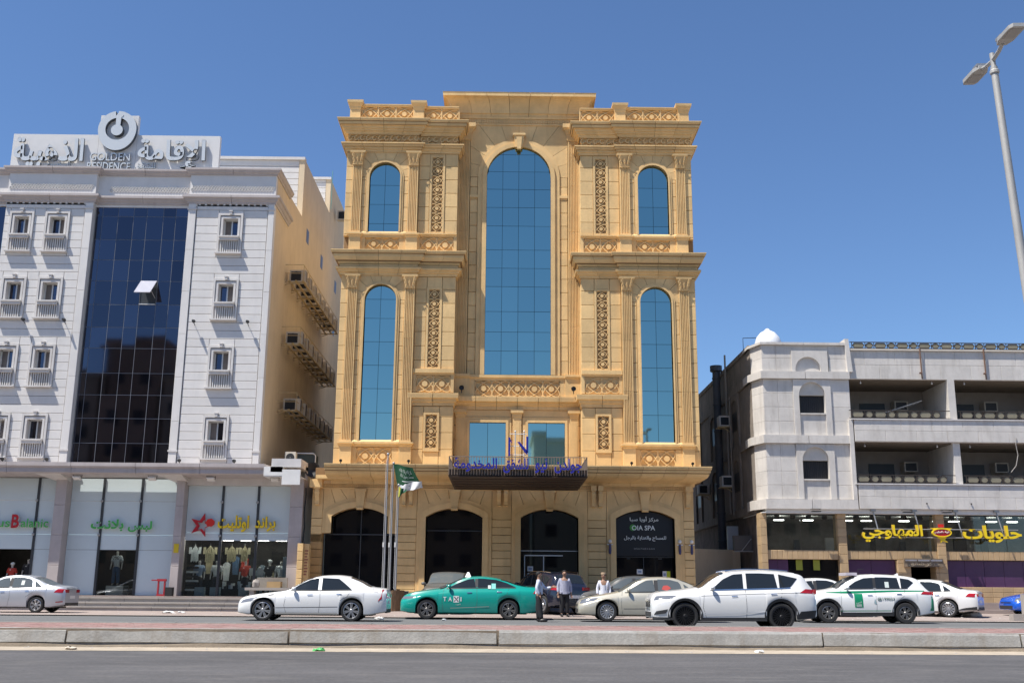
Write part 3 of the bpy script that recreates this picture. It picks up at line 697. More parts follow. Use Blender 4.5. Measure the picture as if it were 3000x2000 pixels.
# ---- ground floor arcade
OPEN = [(-7.82, -5.24), (-3.50, -.90), (.85, 3.50), (5.22, 7.92)]; ZSP, ZAP = 4.34, 4.73
YG = 49.0
lv = [4.24-.35*i for i in range(11)]
edges = [-8.76]+[v for o in OPEN for v in (o[0]-.42, o[1]+.42)]+[8.83]
for i in range(0, len(edges), 2):
    a, b = edges[i], edges[i+1]
    courses(ht, a, b, YG, 49.45, .95, 4.24, lv)
    block(ht, a, b, YG, 49.45, 4.24, 5.58)
    B = MB(); B.box(a-.03, b+.03, YG-.04, 49.45, PF-.05, .95); obj('plinth', B, STEEL, ht)
for oi, (a, b) in enumerate(OPEN):
    c, hw = (a+b)/2, (b-a)/2; r = ZAP-ZSP; R = (hw*hw+r*r)/(2*r); cz = ZAP-R
    def arc(Rr, x): return cz+sqrt(max(Rr*Rr-(x-c)**2, 0))
    n = 20
    for (o0, o1, y0, y1, nm) in ((0, .42, YG-.03, 49.45, 'arch_surround'), (0, .26, YG-.08, 49.44, 'arch_moulding')):
        pi_ = [(a+(b-a)*i/n, arc(R, a+(b-a)*i/n)) for i in range(n+1)]
        W = hw+o1; po = [(c-W+2*W*i/n, arc(R+o1*1.08, (c-W+2*W*i/n)*1.0)) for i in range(n+1)]
        B = MB(); vs = []
        zb = .95 if oi else 3.57
        for (p, q) in zip([(a, zb)]+pi_+[(b, zb)], [(a-o1, zb)]+po+[(b+o1, zb)]): vs += [(q[0], y0, q[1]), (p[0], y0, p[1]), (p[0], y1, p[1]), (q[0], y1, q[1])]
        fs = [(i*4+k, (i+1)*4+k, (i+1)*4+(k+1) % 4, i*4+(k+1) % 4) for i in range(n+2) for k in range(4)]
        B.add(vs, fs+[(0, 1, 2, 3), ((n+2)*4+3, (n+2)*4+2, (n+2)*4+1, (n+2)*4)]); obj(nm, B, GOLD, ht)
    # spandrel stones cut radially above the surround
    Ro = R+.42*1.08; xs = [a-.42, a-.42+.55, c-.62, c-.24, c+.24, c+.62, b+.42-.55, b+.42]; top = [a-.42, a-.1, c-.95, c-.30, c+.30, c+.95, b+.1, b+.42]
    for i in range(len(xs)-1):
        g = .008; m_ = 4; lo = [(xs[i]+g+(xs[i+1]-xs[i]-2*g)*k/m_, arc(Ro, xs[i]+g+(xs[i+1]-xs[i]-2*g)*k/m_)) for k in range(m_+1)]
        B = MB(); B.prism(lo+[(top[i+1]-g, 5.58), (top[i]+g, 5.58)], YG, 49.45); obj('voussoir', B, GOLD, ht)
    B = MB(); B.prism([(c-.15, 4.66), (c+.15, 4.66), (c+.24, 5.56), (c-.24, 5.56)], YG-.16, 49.1); B.box(c-.27, c+.27, YG-.2, YG, 5.46, 5.57)
    B.lathe([(0, c-.15), (.07, c-.15), (.07, c+.15), (0, c+.15)], 0, 0, 10) if False else None
    B.prismx([(YG-.16+.08*cos(t), 4.70+.08*sin(t)) for t in [2*pi*k/10 for k in range(10)]], c-.15, c+.15); obj('keystone', B, GOLD, ht)
    # dark glazing set back behind the wall
    if oi == 0: B = MB(); B.box(a-.36, b+.36, 49.62, 49.66, PF, 4.9)
    else: B = MB(); B.box(a-.02, b+.02, 49.42, 49.46, PF, 4.8)
    gl = obj('dark_glazing', B, DGLASS, ht)
    yy = 49.61 if oi == 0 else 49.41
    B = MB()
    if oi == 0:
        B.box(a-.36, b+.36, yy-.03, yy, 3.52, 3.57); B.box(c-.02, c+.02, yy-.03, yy, PF, 4.8)
    if oi == 1:
        B.box(a, b, yy-.03, yy, 3.72, 3.76)
    if oi == 2:
        B.box(1.05, 2.80, yy-.05, yy, 2.63, 2.68); B.box(1.9, 1.94, yy-.05, yy, PF, 2.64); B.box(1.03, 1.07, yy-.04, yy, PF, 2.64); B.box(a, b, yy-.02, yy, 2.85, 2.88)
    if oi == 3:
        B.box(a, b, yy-.03, yy, 2.60, 2.64); B.box(6.5, 6.53, yy-.03, yy, PF, 2.6)
        for xx in (5.75, 7.2): B.box(xx, xx+.16, yy-.05, yy, 2.53, 2.57)
    obj('glazing_bars', B, MULL if oi != 2 else ALU, ht)
B = MB(); B.box(-8.20, -7.83, 49.46, 49.62, 3.57, 4.9); B.box(-5.23, -4.86, 49.46, 49.62, 3.57, 4.9); B.box(-8.74, -8.2, 49.45, 49.66, PF, 5.2)
obj('reveal', B, MULL, ht)
# courses beside the first (wider) opening
courses(ht, -8.76, -8.24, YG, 49.6, .95, 3.57, lv); 
B = MB(); B.sweep([(-8.76, YG), (8.83, YG)], [(0, 5.58), (.05, 5.58), (.06, 5.64), (.03, 5.66), (.03, 5.78), (.1, 5.80), (-.1, 5.82), (-.1, 5.58)]); obj('dentil_band', B, GOLD, ht)
B = MB(); k = -8.2
while k < 8.4:
    if min(abs(k-q) for q in (-4.37, 0., 4.36)) > .3: B.box(k, k+.05, YG-.10, YG, 5.66, 5.78)
    k += .10
obj('dentils', B, GOLD, ht)
def corbel(c, w_=.17):
    B = MB(); B.prismx([(YG-.30, 5.56), (YG-.32, 5.42), (YG-.26, 5.25), (YG-.15, 5.05), (YG-.13, 4.92), (YG-.17, 4.86), (YG-.10, 4.82), (YG, 4.84), (YG, 5.56)], c-w_/2, c+w_/2)
    B.box(c-w_/2-.04, c+w_/2+.04, YG-.36, YG, 5.56, 5.80)
    B.prismx([(YG-.24+.07*cos(2*pi*k/10), 5.40+.07*sin(2*pi*k/10)) for k in range(10)], c-w_/2-.015, c+w_/2+.015)
    obj('corbel', B, GOLD, ht)
for c in (-4.37, 0., 4.36):
    for d in (-.16, .16): corbel(c+d)
corbel(-8.50, .2); corbel(8.56, .2)
# left corner entablature and low wing wall
B = MB(); B.box(-8.84, -8.28, 48.6, 49.1, 5.62, 5.99); B.box(-8.5, -6.9, 48.2, 49.2, 5.98, 6.14); obj('corner_block', B, GOLD, ht)
for (z0, z1) in ((PF, 1.12), (1.12, 1.52), (1.52, 1.92), (1.92, 2.32), (2.32, 2.70), (2.70, 3.07)): block(ht, -9.19, -8.92, 48.3, 49.6, z0, z1)
B = MB(); B.box(-8.92, -8.7, 48.55, 49.6, PF, 3.06); obj('wing_wall', B, GOLD, ht)
# notice lines on the wing wall
B = MB()
for k in range(9): B.box(-8.89, -8.89+.16-.02*(k % 3), 48.538, 48.548, 2.72-.13*k, 2.78-.13*k)
wn = obj('wall_notice', B, mat('faded_red_print', (.36, .12, .08), .8), None); wn['label'] = 'faded red notice lines on the wing wall left of the first arch'; wn['category'] = 'notice'
# ================= LEFT BUILDING (white cladding, navy curtain glass) =================
def obj_box(nm, x0, x1, y0, y1, z0, z1, m, par, **k): B = MB(); B.box(x0, x1, y0, y1, z0, z1); return obj(nm, B, m, par, **k)
lb = thing('apartment_building', 'white stone apartment block with navy glass curtain left of the golden hotel', 'building', (-17, 52, PF))
XL = -31.0; XR = -11.32
B = MB(); B.box(XL, XR-.02, 49.42, 75, 6.2, 21.0)
obj('masonry_core', B, WJOINT, lb)
# side wall with stepped roofline (cream plaster)
B = MB()
B.add([(XR, 49.35, 6.2), (XR, 75, 6.2), (XR, 75, 26.95), (XR, 64.25, 26.95), (XR, 64.25, 24.65), (XR, 55.65, 24.65), (XR, 55.65, 21.25), (XR, 49.35, 21.1)], [list(range(7, -1, -1))][::-1])
B.add([(XR-.3, 49.35, 6.2), (XR-.3, 75, 6.2), (XR-.3, 75, 26.95), (XR-.3, 64.25, 26.95), (XR-.3, 64.25, 24.65), (XR-.3, 55.65, 24.65), (XR-.3, 55.65, 21.25), (XR-.3, 49.35, 21.1)], [list(range(8))])
n = 8; B.f += [[i, (i+1) % n, (i+1) % n+n, i+n] for i in range(n)]; B.m += [0]*n
obj('side_wall', B, CREAM, lb)
for (x0, x1, y0, z0, z1) in ((-27, XR-.31, 55.7, 20.9, 24.6), (-17, XR-.31, 64.3, 24.5, 26.9)):
    z = z0
    while z < z1-.05:
        zz = min(z+.37, z1); block(lb, x0, x1, y0, y0+.3, z, zz, WHITE, g=.012); z += .37
    B = MB(); B.box(x0-.1, x1+.32, y0-.12, y0+.35, z1, z1+.16); obj('roof_coping', B, WTRIM, lb)
B = MB(); B.box(-27, XR-.31, 56.0, 64, 20.9, 24.5); B.box(-17, XR-.31, 64.6, 74, 24, 26.8); obj('penthouse', B, WHITE, lb)
# roof floor parapet return on the side
LAB, RAB = (-24.47, -20.17), (-15.55, XR)
pthL = [(XL, 49.0+.28), (LAB[0], 49.28), (LAB[0], 49.0), (LAB[1], 49.0), (LAB[1], 49.28), (RAB[0], 49.28), (RAB[0], 49.0), (RAB[1], 49.0), (RAB[1], 52.2)]
def wcornice(nm, prof, m, pth=pthL, seg=2.2): seg_cornice(lb, pth, prof, seg=seg, nm=nm, m=m, core=False)
# parapet body (relief band) between cornices
for a, b, yy in ((XL, LAB[0], 49.28), (LAB[0], LAB[1], 49.0), (LAB[1], RAB[0], 49.28), (RAB[0], RAB[1], 49.0)):
    B = MB(); B.box(a, b, yy, 49.5, 19.3, 21.0); obj('parapet', B, WHITE, lb)
    # scale-like relief: two rows of small diamonds
    B = MB(); k = a+.12; 
    if a > XL: 
        st = k+.0 if a != LAB[1] else k+.5
        k = st
        while k < b-.12:
            for r_ in range(2):
                cx, cz = k+(.07 if r_ else 0), 20.17+.14*r_
                B.ribbon([(cx-.065, cz), (cx, cz+.08), (cx+.065, cz), (cx, cz-.08)], .022, yy-.035, yy, True)
            k += .14
        obj('relief_band', B, WHITE, lb)
B = MB(); B.box(XR-.25, XR+.01, 49.3, 52.2, 19.3, 21.0); obj('parapet', B, CREAM, lb)
wcornice('parapet_cornice', [(0, 20.93), (.06, 20.93), (.09, 21.0), (.16, 21.04), (.2, 21.12), (.24, 21.15), (.24, 21.24), (-.1, 21.26), (-.1, 20.93)], PINKTRIM)
wcornice('cornice', [(0, 19.42), (.05, 19.42), (.08, 19.52), (.13, 19.56), (.18, 19.66), (.26, 19.7), (.26, 19.82), (0, 19.88)], PINKTRIM)
B = MB()
for a, b in (LAB, RAB):
    k = a+.2
    while k < b-.1: B.box(k, k+.1, 48.97, 49.0, 19.34, 19.42); k += .3
obj('dentils', B, WTRIM, lb, kind='stuff')
# cladding courses around windows
TOPS = [18.93, 15.60, 12.28, 8.94]; WINX = [(-24.20, -23.02), (-22.47, -21.27), (-14.03, -12.82)]
def wall_rects(x0, x1, cols):
    zs = [6.55+.405*i for i in range(33)]
    for i in range(len(zs)-1):
        z0, z1 = zs[i], min(zs[i+1], 19.42)
        if z0 > 19.3: break
        segs = [(x0, x1)]
        for (a, b) in cols:
            for t in TOPS:
                if z0 < t+.02 and z1 > t-2.05:
                    new = []
                    for (p, q) in segs:
                        if p < a and q > b: new += [(p, a), (b, q)]
                        else: new.append((p, q))
                    segs = new
                    if z1 > t+.03: block(lb, a, b, 49.0, 49.42, max(t, z0), z1, WHITE, g=.009)
                    if z0 < t-2.08: block(lb, a, b, 49.0, 49.42, z0, t-2.05, WHITE, g=.009)
                    break
        for (p, q) in segs: block(lb, p, q, 49.0, 49.42, z0, z1, WHITE, g=.009)
wall_rects(-23.95-.2, LAB[1]-.42, WINX[:2]) if False else wall_rects(LAB[0]+.0, LAB[1]-.42, WINX[:2])
wall_rects(RAB[0]+.42, RAB[1]-.32, WINX[2:])
for a, b in ((LAB[1]-.40, LAB[1]-.02), (RAB[0]+.02, RAB[0]+.40), (RAB[1]-.30, RAB[1])):
    z = 6.55
    while z < 19.3:
        z1 = min(z+2.1, 19.42); block(lb, a, b, 48.955, 49.42, z, z1, WHITE, g=.004); z = z1
    B = MB(); B.box(a-.03, b+.03, 48.92, 49.0, 7.22, 7.3); B.box(a-.03, b+.03, 48.92, 49.0, 19.1, 19.2); obj('pilaster_band', B, WTRIM, lb)
CURT = mat('grey_beige_curtain', (.16, .14, .13), .9, var=.2, stretch=(8, 1, .2))
wk = 0
for ci, (a, b) in enumerate(WINX):
    for t in TOPS:
        o0, o1 = a+.24, b-.24; zt, zb = t-.26, t-1.20; wk += 1
        wn = MB(); wn.box(o0-.02, o1+.02, 49.36, 49.40, zb-.03, zt+.03)
        W_ = obj('window', wn, MULL, lb)
        B = MB()
        for (x0, x1, z0, z1) in ((a, a+.1, t-2.05, t), (b-.1, b, t-2.05, t), (a+.1, b-.1, t-.1, t)): B.box(x0, x1, 48.93, 49.1, z0, z1)
        for (x0, x1, z0, z1) in ((a+.14, a+.24, zb, t-.14), (b-.24, b-.14, zb, t-.14), (a+.24, b-.24, zt, t-.14)): B.box(x0, x1, 48.96, 49.38, z0, z1)
        obj('frame', B, WTRIM, W_)
        B = MB(); B.box(a+.1, b-.1, 49.03, 49.42, t-2.05, t-.1); 
        # backing of the frame (with the opening cut: four pieces)
        B = MB()
        for (x0, x1, z0, z1) in ((a+.1, a+.16, zb, t-.1), (b-.16, b-.1, zb, t-.1), (a+.1, b-.1, t-2.0, zb-.002)): B.box(x0, x1, 49.02, 49.41, z0, z1)
        obj('surround_back', B, WHITE, W_)
        B = MB(); B.box((a+b)/2-.06, (a+b)/2+.06, 48.86, 49.0, t-.06, t+.09); B.box((a+b)/2-.09, (a+b)/2+.09, 48.84, 49.0, t+.07, t+.12); obj('keystone', B, WTRIM, W_)
        B = MB(); B.box(a+.12, b-.12, 48.74, 49.35, zb-.07, zb); B.box(a+.14, b-.14, 48.80, 49.0, zb-.2, zb-.07); obj('sill', B, WTRIM, W_)
        B = MB(); B.box(a-.03, b+.03, 48.78, 49.0, t-2.09, t-2.03); obj('planter_tray', B, WTRIM, W_)
        B = MB(); k = a+.2
        while k < b-.15: B.box(k, k+.05, 48.90, 49.0, t-2.0, zb-.2); k += .105
        obj('balusters', B, WTRIM, W_)
        m_ = (o0+o1)/2
        cur_right = (wk % 3 != 0)
        B = MB(); B.box(o0, m_, 49.33, 49.355, zb, zt); obj('pane', B, NGLASS if cur_right else CURT, W_)
        B = MB(); B.box(m_, o1, 49.33, 49.355, zb, zt); obj('pane', B, CURT if cur_right else NGLASS, W_)
        B = MB()
        for (x0, x1, z0, z1) in ((m_-.03, m_+.03, zb+.04, zt-.04), (o0, o0+.045, zb, zt), (o1-.045, o1, zb, zt), (o0, o1, zt-.04, zt), (o0, o1, zb, zb+.04)): B.box(x0, x1, 49.29, 49.33, z0, z1)
        obj('sash', B, ALU, W_)
# curtain wall
GX = [-20.15, -19.83, -19.06, -18.30, -17.65, -16.84, -16.23, -15.57]
GZ = [6.62, 7.64, 8.81, 9.93, 10.98, 12.19, 13.22, 14.35, 15.54, 16.60, 17.64, 18.84, 19.42]
B = MB(); B.box(GX[0], GX[-1], 49.36, 49.42, 6.55, 19.42); cw = obj('curtain_wall', B, MULL, lb)
rg = random.Random(9)
for i in range(len(GX)-1):
    for j in range(len(GZ)-1):
        if i == 4 and j == 7: continue
        g = .014; x0, x1, z0, z1 = GX[i]+g, GX[i+1]-g, GZ[j]+g, GZ[j+1]-g; tx, tz = rg.gauss(0, .0025), rg.gauss(0, .0025)
        B = MB(); mx, mz = (x0+x1)/2, (z0+z1)/2; vs = [(x, 49.32+(x-mx)*tx+(z-mz)*tz, z) for x, z in ((x0, z0), (x1, z0), (x1, z1), (x0, z1))]
        B.add(vs+[(x, y+.02, z) for x, y, z in vs], [(0, 1, 2, 3), (7, 6, 5, 4), (0, 4, 5, 1), (1, 5, 6, 2), (2, 6, 7, 3), (3, 7, 4, 0)]); obj('pane', B, NGLASS, cw)
B = MB()
for x in GX[1:-1]: B.box(x-.008, x+.008, 49.325, 49.37, 6.6, 19.4)
for z in GZ[1:-1]: B.box(GX[0], GX[-1], 49.326, 49.37, z-.008, z+.008)
obj('mullion_grid', B, mat('grid_grey', (.22, .23, .26), .5), cw)
# the open vent sash and the dark opening behind it
x0, x1, z0, z1 = GX[4]+.02, GX[5]-.02, GZ[7]+.02, GZ[8]-.02
B = MB(); B.box(x0, x1, 49.40, 49.41, z0, z1); obj('opening', B, BLACK, cw)
L = z1-z0; an = radians(46); B = MB()
vs = []
for (x, d) in ((x0, 0), (x1, 0), (x1, L), (x0, L)): vs.append((x, 49.28-d*sin(an), z1-d*cos(an)))
B.add(vs+[(x, y-.03, z+.02) for x, y, z in vs], [(0, 1, 2, 3), (7, 6, 5, 4), (0, 4, 5, 1), (1, 5, 6, 2), (2, 6, 7, 3), (3, 7, 4, 0)])
obj('vent_sash', B, mat('vent_sash_glass', (.50, .50, .56), .12, .2), cw)
B = MB(); B.tube([(x1-.03, 49.3, z0+.3), (x1-.03, 49.28-L*.8*sin(an), z1-L*.8*cos(an))], .012, 5); B.box(x0, x1, 49.25, 49.33, z0-.02, z0+.02); obj('stay', B, ALU, cw)
# second curtain strip, just inside the left edge of the picture
B = MB(); B.box(-28.6, LAB[0]-.05, 49.36, 49.42, 6.55, 19.42); obj('curtain_wall', B, NGLASS, lb)
# black floodlights on the facade
for i, (x, z, dz) in enumerate(((-22.86, 13.4, 0), (-20.93, 13.4, 0), (-14.78, 13.4, 0), (-12.22, 13.4, 0), (-23.1, 6.78, 1), (-21.05, 6.78, 1), (-14.95, 6.78, 1), (-12.42, 6.78, 1))):
    B = MB(); dy = .30 if not dz else .25
    B.tube([(x, 49.0, z-.12 if not dz else 6.6), (x, 49.0-dy, z)], .018, 6)
    side = ('left of the navy glass' if x < -20 else 'right of the navy glass'); which = {(-22.86): 'between the two left window columns', -20.93: 'beside the left edge of the navy glass', -14.78: 'between the navy glass and single window column', -12.22: 'near the right corner of the white block',
             -23.1: 'on the canopy between the two window columns', -21.05: 'on the canopy ledge left of the navy glass', -14.95: 'on the canopy ledge right of the navy glass', -12.42: 'on the canopy at the white block corner'}[x]
    t = thing('floodlight', 'small black floodlight '+which+(', high on the wall' if not dz else ''), 'lamp', (x, 49, z), 'floodlights on the white block')
    obj('arm', B, LAMPB, t)
    B = MB(); B.lathe([(0, -.10), (.05, -.10), (.06, -.02), (.085, .05), (.085, .09), (0, .09)], x, z, 12, axis='y')
    B.v = [(a, b+49.0-dy, c+.02) for a, b, c in B.v]; obj('lamp_head', B, LAMPB, t, smooth=True)

# ---- canopy over the shops
CANL = [(0, 6.0), (.1, 6.0), (1.22, 6.05), (1.30, 6.10), (1.30, 6.30), (1.36, 6.32), (1.40, 6.38), (1.40, 6.54), (0, 6.60)]
seg_cornice(lb, [(XL, 49.0), (-10.75-.0, 49.0)], [(p, z) for p, z in CANL], seg=3.1, nm='canopy_stone', m=PINKTRIM, core=False)
B = MB(); B.box(-10.75, -9.10, 47.62, 49.3, 5.98, 6.02); B.box(-10.75, -9.92, 47.60, 49.0, 6.02, 6.42); obj('canopy_end', B, WPLAST, lb)
B = MB(); B.box(-10.45, -9.12, 47.75, 52, 6.42, 6.80); obj('canopy_parapet', B, WTRIM, lb)
B = MB(); B.box(-9.92, -9.10, 47.6, 47.72, 5.62, 6.30); B.box(-10.45, -9.92, 47.6, 47.72, 6.18, 6.42); obj('white_fascia_patch', B, WPLAST, lb)
B = MB(); B.box(-11.4, -9.12, 49.0, 75, 6.40, 6.6); B.box(-9.25, -9.12, 49.5, 75, PF, 6.4); obj('annex_roof', B, WTRIM, lb)
# shop columns
for (a, b, zt) in ((-20.46, -19.95, 6.0), (-14.93, -14.56, 6.0), (-9.72, -9.12, 5.98), (-26.0, -25.5, 6.0)):
    z = PF-.05
    while z < zt-.01:
        z1 = min(z+1.35, zt); block(lb, a, b, 48.72, 49.5, z, z1, PINKTRIM, g=.004); z = z1
    # tapered soffit brackets
B = MB(); B.box(-14.56, -9.72, 49.0, 49.5, 5.70, 6.0); obj('shop_lintel', B, WTRIM, lb)
for x in (-20.2, -14.75): 
    B = MB(); B.add([(x-.9, 47.8, 6.05), (x+.26, 47.8, 6.05), (x+.26, 49.1, 5.78), (x-.26, 49.1, 5.78), (x-.9, 49.1, 6.05), (x+.26, 49.1, 6.06)], [(0, 1, 2, 3), (0, 3, 4), (1, 5, 2), (0, 4, 5, 1)]); obj('soffit_bracket', B, WTRIM, lb)
# shop fronts
def shop(x0, x1, zt, mulls, opens, zrows):
    # glazed infill: panes between mullions; opens: (xa, xb, z0, z1) see-through display openings
    ya = 49.32; w0 = obj_box('shop_window', x0, x1, ya+.06, ya+.09, zt-.04, zt, MULL, lb)
    xs = [x0]+mulls+[x1]
    for a, b in zip(xs[:-1], xs[1:]):
        zr = sorted(set([PF]+[z for z in zrows if z < zt]+[zt]))
        for z0, z1 in zip(zr[:-1], zr[1:]):
            mid = ((a+b)/2, (z0+z1)/2)
            if any(q[0] <= mid[0] <= q[1] and q[2]-.01 <= mid[1] <= q[3]+.01 for q in opens): continue
            B = MB(); B.box(a+.012, b-.012, ya, ya+.03, z0+.006, z1-.006); obj('pane', B, FROST, w0)
    for i, x in enumerate(mulls):
        B = MB(); B.box(x-.055, x+.055, ya-.05, ya+.05, PF, zt); obj('mullion', B, MULL, w0)
        for z in (4.95, 3.42):
            B = MB(); B.ball((x-.03, ya-.09, z), .07, 8, sc=(1, .6, 1)); obj('clamp', B, STEEL, w0, smooth=True)
    return w0

shop(-19.95, -14.93, 5.98, [-18.45, -16.68], [(-18.45, -16.68, PF, 2.74)], [2.74, 3.42, 4.95])
shop(-14.56, -9.72, 5.70, [-12.92, -11.28], [(-14.6, -9.7, PF, 3.2)], [3.2, 3.55])
shop(-25.5, -20.46, 5.98, [-23.5, -21.45], [(-23.5, -21.45, PF, 2.74)], [2.74, 3.42, 4.95])
# shop interiors: dark rooms with ceiling, back wall, floor
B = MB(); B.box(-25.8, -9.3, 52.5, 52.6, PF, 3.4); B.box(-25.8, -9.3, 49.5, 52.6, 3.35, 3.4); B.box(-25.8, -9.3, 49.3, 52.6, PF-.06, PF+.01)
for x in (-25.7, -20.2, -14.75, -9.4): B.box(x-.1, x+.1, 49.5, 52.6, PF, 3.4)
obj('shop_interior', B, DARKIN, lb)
FILLM = mat('shop_fill_glow', (1, .97, .9), .5, emit=13.)  # glowing strips added inside the shops to brighten the displays
for (x, y) in ((-23.2, 49.9), (-22.2, 51), (-18.2, 49.9), (-17.3, 49.9), (-18, 51.2), (-14.2, 49.7), (-13.2, 49.7), (-12.2, 49.7), (-11.2, 49.7), (-10.3, 49.7)):
    B = MB(); B.box(x-.3, x+.3, y-.05, y+.05, 3.30, 3.34); obj('fill_strip', B, FILLM, lb)
for i in range(5):
    for j in range(3):
        B = MB(); B.box(-13.9+i*.85+j*.25, -13.9+i*.85+j*.25+.5, 50.0+j*.8, 50.06+j*.8, 3.30, 3.33); obj('fill_strip', B, FILLM, lb)
# the low wall / planter pieces on the pavement and small stuff
for i, x in enumerate((-24.0, -20.0+.7, -16.0+.1, -13.25, -10.6+.25)):
    t = thing('soffit_light', ['square floodlight under the white canopy at the far left, over the red B letter', 'square floodlight under the white canopy just right of the second column', 'square floodlight under the white canopy over the green Arabic letters right half', 'square floodlight under the white canopy above the red star', 'square floodlight under the white canopy beside the last shop column'][i], 'lamp', (x, 48.3, 6.0), 'floodlights under the white canopy')
    B = MB(); B.tube([(x-.2, 48.2, 6.05), (x-.2, 48.15, 5.86)], .012, 5); B.tube([(x+.2, 48.2, 6.05), (x+.2, 48.15, 5.86)], .012, 5); B.tube([(x-.2, 48.15, 5.98), (x+.2, 48.15, 5.98)], .01, 5); obj('bracket', B, LAMPB, t)
    B = MB(); B.add([(x-.17, 48.0, 5.90), (x+.17, 48.0, 5.90), (x+.17, 48.25, 5.80), (x-.17, 48.25, 5.80), (x-.17, 48.02, 5.96), (x+.17, 48.02, 5.96), (x+.17, 48.27, 5.88), (x-.17, 48.27, 5.88)], [(3, 2, 1, 0), (4, 5, 6, 7), (0, 1, 5, 4), (1, 2, 6, 5), (2, 3, 7, 6), (3, 0, 4, 7)]); obj('lamp_head', B, WPLAST, t)

# ---- lettering
def letters(nm, s_, x0, x1, z0, z1, y, mats, label, cat='lettering', depth=.08, bold=.0, parent=None):
    me = text_mesh(s_, x1-x0, (z1-z0), depth, mats, bold, nm); o = put(nm, me, parent, loc=((x0+x1)/2, y, z0))
    if label: o['label'] = label; o['category'] = cat
    return o
# rooftop sign: white boards + emblem + letters
rs = thing('rooftop_sign', 'white rooftop sign board with a round teardrop emblem and raised Arabic letters', 'sign', (-19.8, 50.2, 21.2))
for a, b in ((-25.05, -20.72), (-20.72, -18.78), (-18.78, -14.55)):
    mid = (a == -20.72); B = MB(); B.box(a+.005, b-.005, 50.05, 50.3, 21.3, 24.55 if mid else 23.48); obj('board', B, mat('sign_board_white', (.64, .63, .62), .5, var=.03), rs)
B = MB()
for k in range(7): B.box(-24.8+k*1.65, -24.72+k*1.65, 50.3, 51.4, 21.2, 21.3); B.tube([(-24.76+k*1.65, 50.3, 23.2), (-24.76+k*1.65, 51.4, 21.25)], .03, 5)
obj('support_frame', B, STEEL, rs)
YS = 50.04
letters('letters', arab('الإقامة'), -18.62, -15.20, 21.62, 23.20, YS-.12, [GREYL, DARKL], None, depth=.12, bold=.026, parent=rs)
letters('letters', arab('الذهبية'), -24.85, -21.35, 21.66, 23.22, YS-.12, [GREYL, DARKL], None, depth=.12, bold=.026, parent=rs)
letters('letters', 'GOLDEN', -21.02, -19.0, 22.02, 22.46, YS-.08, [GREYL, DARKL], None, depth=.08, bold=.01, parent=rs)
letters('letters', 'RESIDENCE', -21.12, -18.95, 21.50, 21.94, YS-.08, [GREYL, DARKL], None, depth=.08, bold=.01, parent=rs)
letters('letters', arab('للشقق'), -18.74, -17.70, 21.52, 21.98, YS-.06, [GREYL, DARKL], None, depth=.06, parent=rs)
letters('letters', arab('المخدومة'), -23.15, -22.0, 21.52, 21.98, YS-.06, [GREYL, DARKL], None, depth=.06, parent=rs)
ex, ez = -19.75, 23.72
def tear(r, drop, n=40, ph=0.):
    pts = []
    for k in range(n):
        t = 2*pi*k/n; x, z = r*cos(t), r*sin(t)
        if z < 0: z *= drop
        pts.append((ex+x, ez+z))
    return pts
B = MB(); o_, i_ = tear(.97, 1.20), tear(.60, 1.0); n = 40; vs = []
for (a, b) in zip(o_, i_): vs += [(a[0], YS-.22, a[1]), (b[0], YS-.22, b[1]), (b[0], YS, b[1]), (a[0], YS, a[1])]
fs = [(i*4+k, ((i+1) % n)*4+k, ((i+1) % n)*4+(k+1) % 4, i*4+(k+1) % 4) for i in range(n) for k in range(4) if not (i in (10,))]
B.add(vs, [f[::-1] for f in fs]); B.m = [1 if k % 4 else 0 for k in range(len(fs))]; obj('emblem_ring', B, [GREYL, DARKL], rs)
B = MB(); B.prism([(ex+.30*cos(2*pi*k/24), ez-.08+.30*sin(2*pi*k/24)) for k in range(24)], YS-.26, YS); B.prism([(ex-.09, ez+.1), (ex+.14, ez+.1), (ex+.16, ez+.62), (ex+.28, ez+.74), (ex-.02, ez+.86), (ex-.10, ez+.72)], YS-.235, YS); obj('emblem_key', B, [GREYL, DARKL], rs).data.polygons.foreach_set('material_index', [0]+[1]*25+[0]+[1]*7)
# shop lettering
SG = mat('sign_gold_edge', (.35, .22, .02), .5)
st = thing('shop_sign', 'yellow Arabic letters beside a red star on the rightmost white-block shop', 'sign', (-12, 49.2, 3.4))
letters('letters', arab('براند'), -11.35+.0, -10.40, 3.62, 4.30, 49.16, [YELL, SG], None, depth=.09, bold=.03, parent=st)
letters('letters', arab('اوتليت'), -13.05, -11.62, 3.58, 4.34, 49.16, [YELL, SG], None, depth=.09, bold=.03, parent=st)
def star(cx, cz, R, r, rot=0, n=5): return [(cx+(R if k % 2 == 0 else r)*cos(rot+pi*k/n), cz+(R if k % 2 == 0 else r)*sin(rot+pi*k/n)) for k in range(2*n)]
B = MB(); outr = star(-13.80, 3.88, .56, .22, radians(76)); inn = star(-13.74, 3.86, .30, .14, radians(76))
n = 10; vs = []
for a, b in zip(outr, inn): vs += [(a[0], 49.12, a[1]), (b[0], 49.12, b[1]), (b[0], 49.2, b[1]), (a[0], 49.2, a[1])]
B.add(vs, [(i*4+k, i*4+(k+1) % 4, ((i+1) % n)*4+(k+1) % 4, ((i+1) % n)*4+k) for i in range(n) for k in range(4)]); obj('star', B, REDL, st)
B = MB(); B.prism([(-13.40+.19*(1+.1*(k % 2))*cos(2*pi*k/14), 4.0+.17*(1+.1*(k % 2))*sin(2*pi*k/14)) for k in range(14)], 49.10, 49.2); obj('rosette', B, mat('bright_red_face', (.62, .02, .01), .4), st)
st = thing('shop_sign', 'green Arabic letters with red dots on the pale glass of the middle shop', 'sign', (-17.4, 49.2, 3.6))
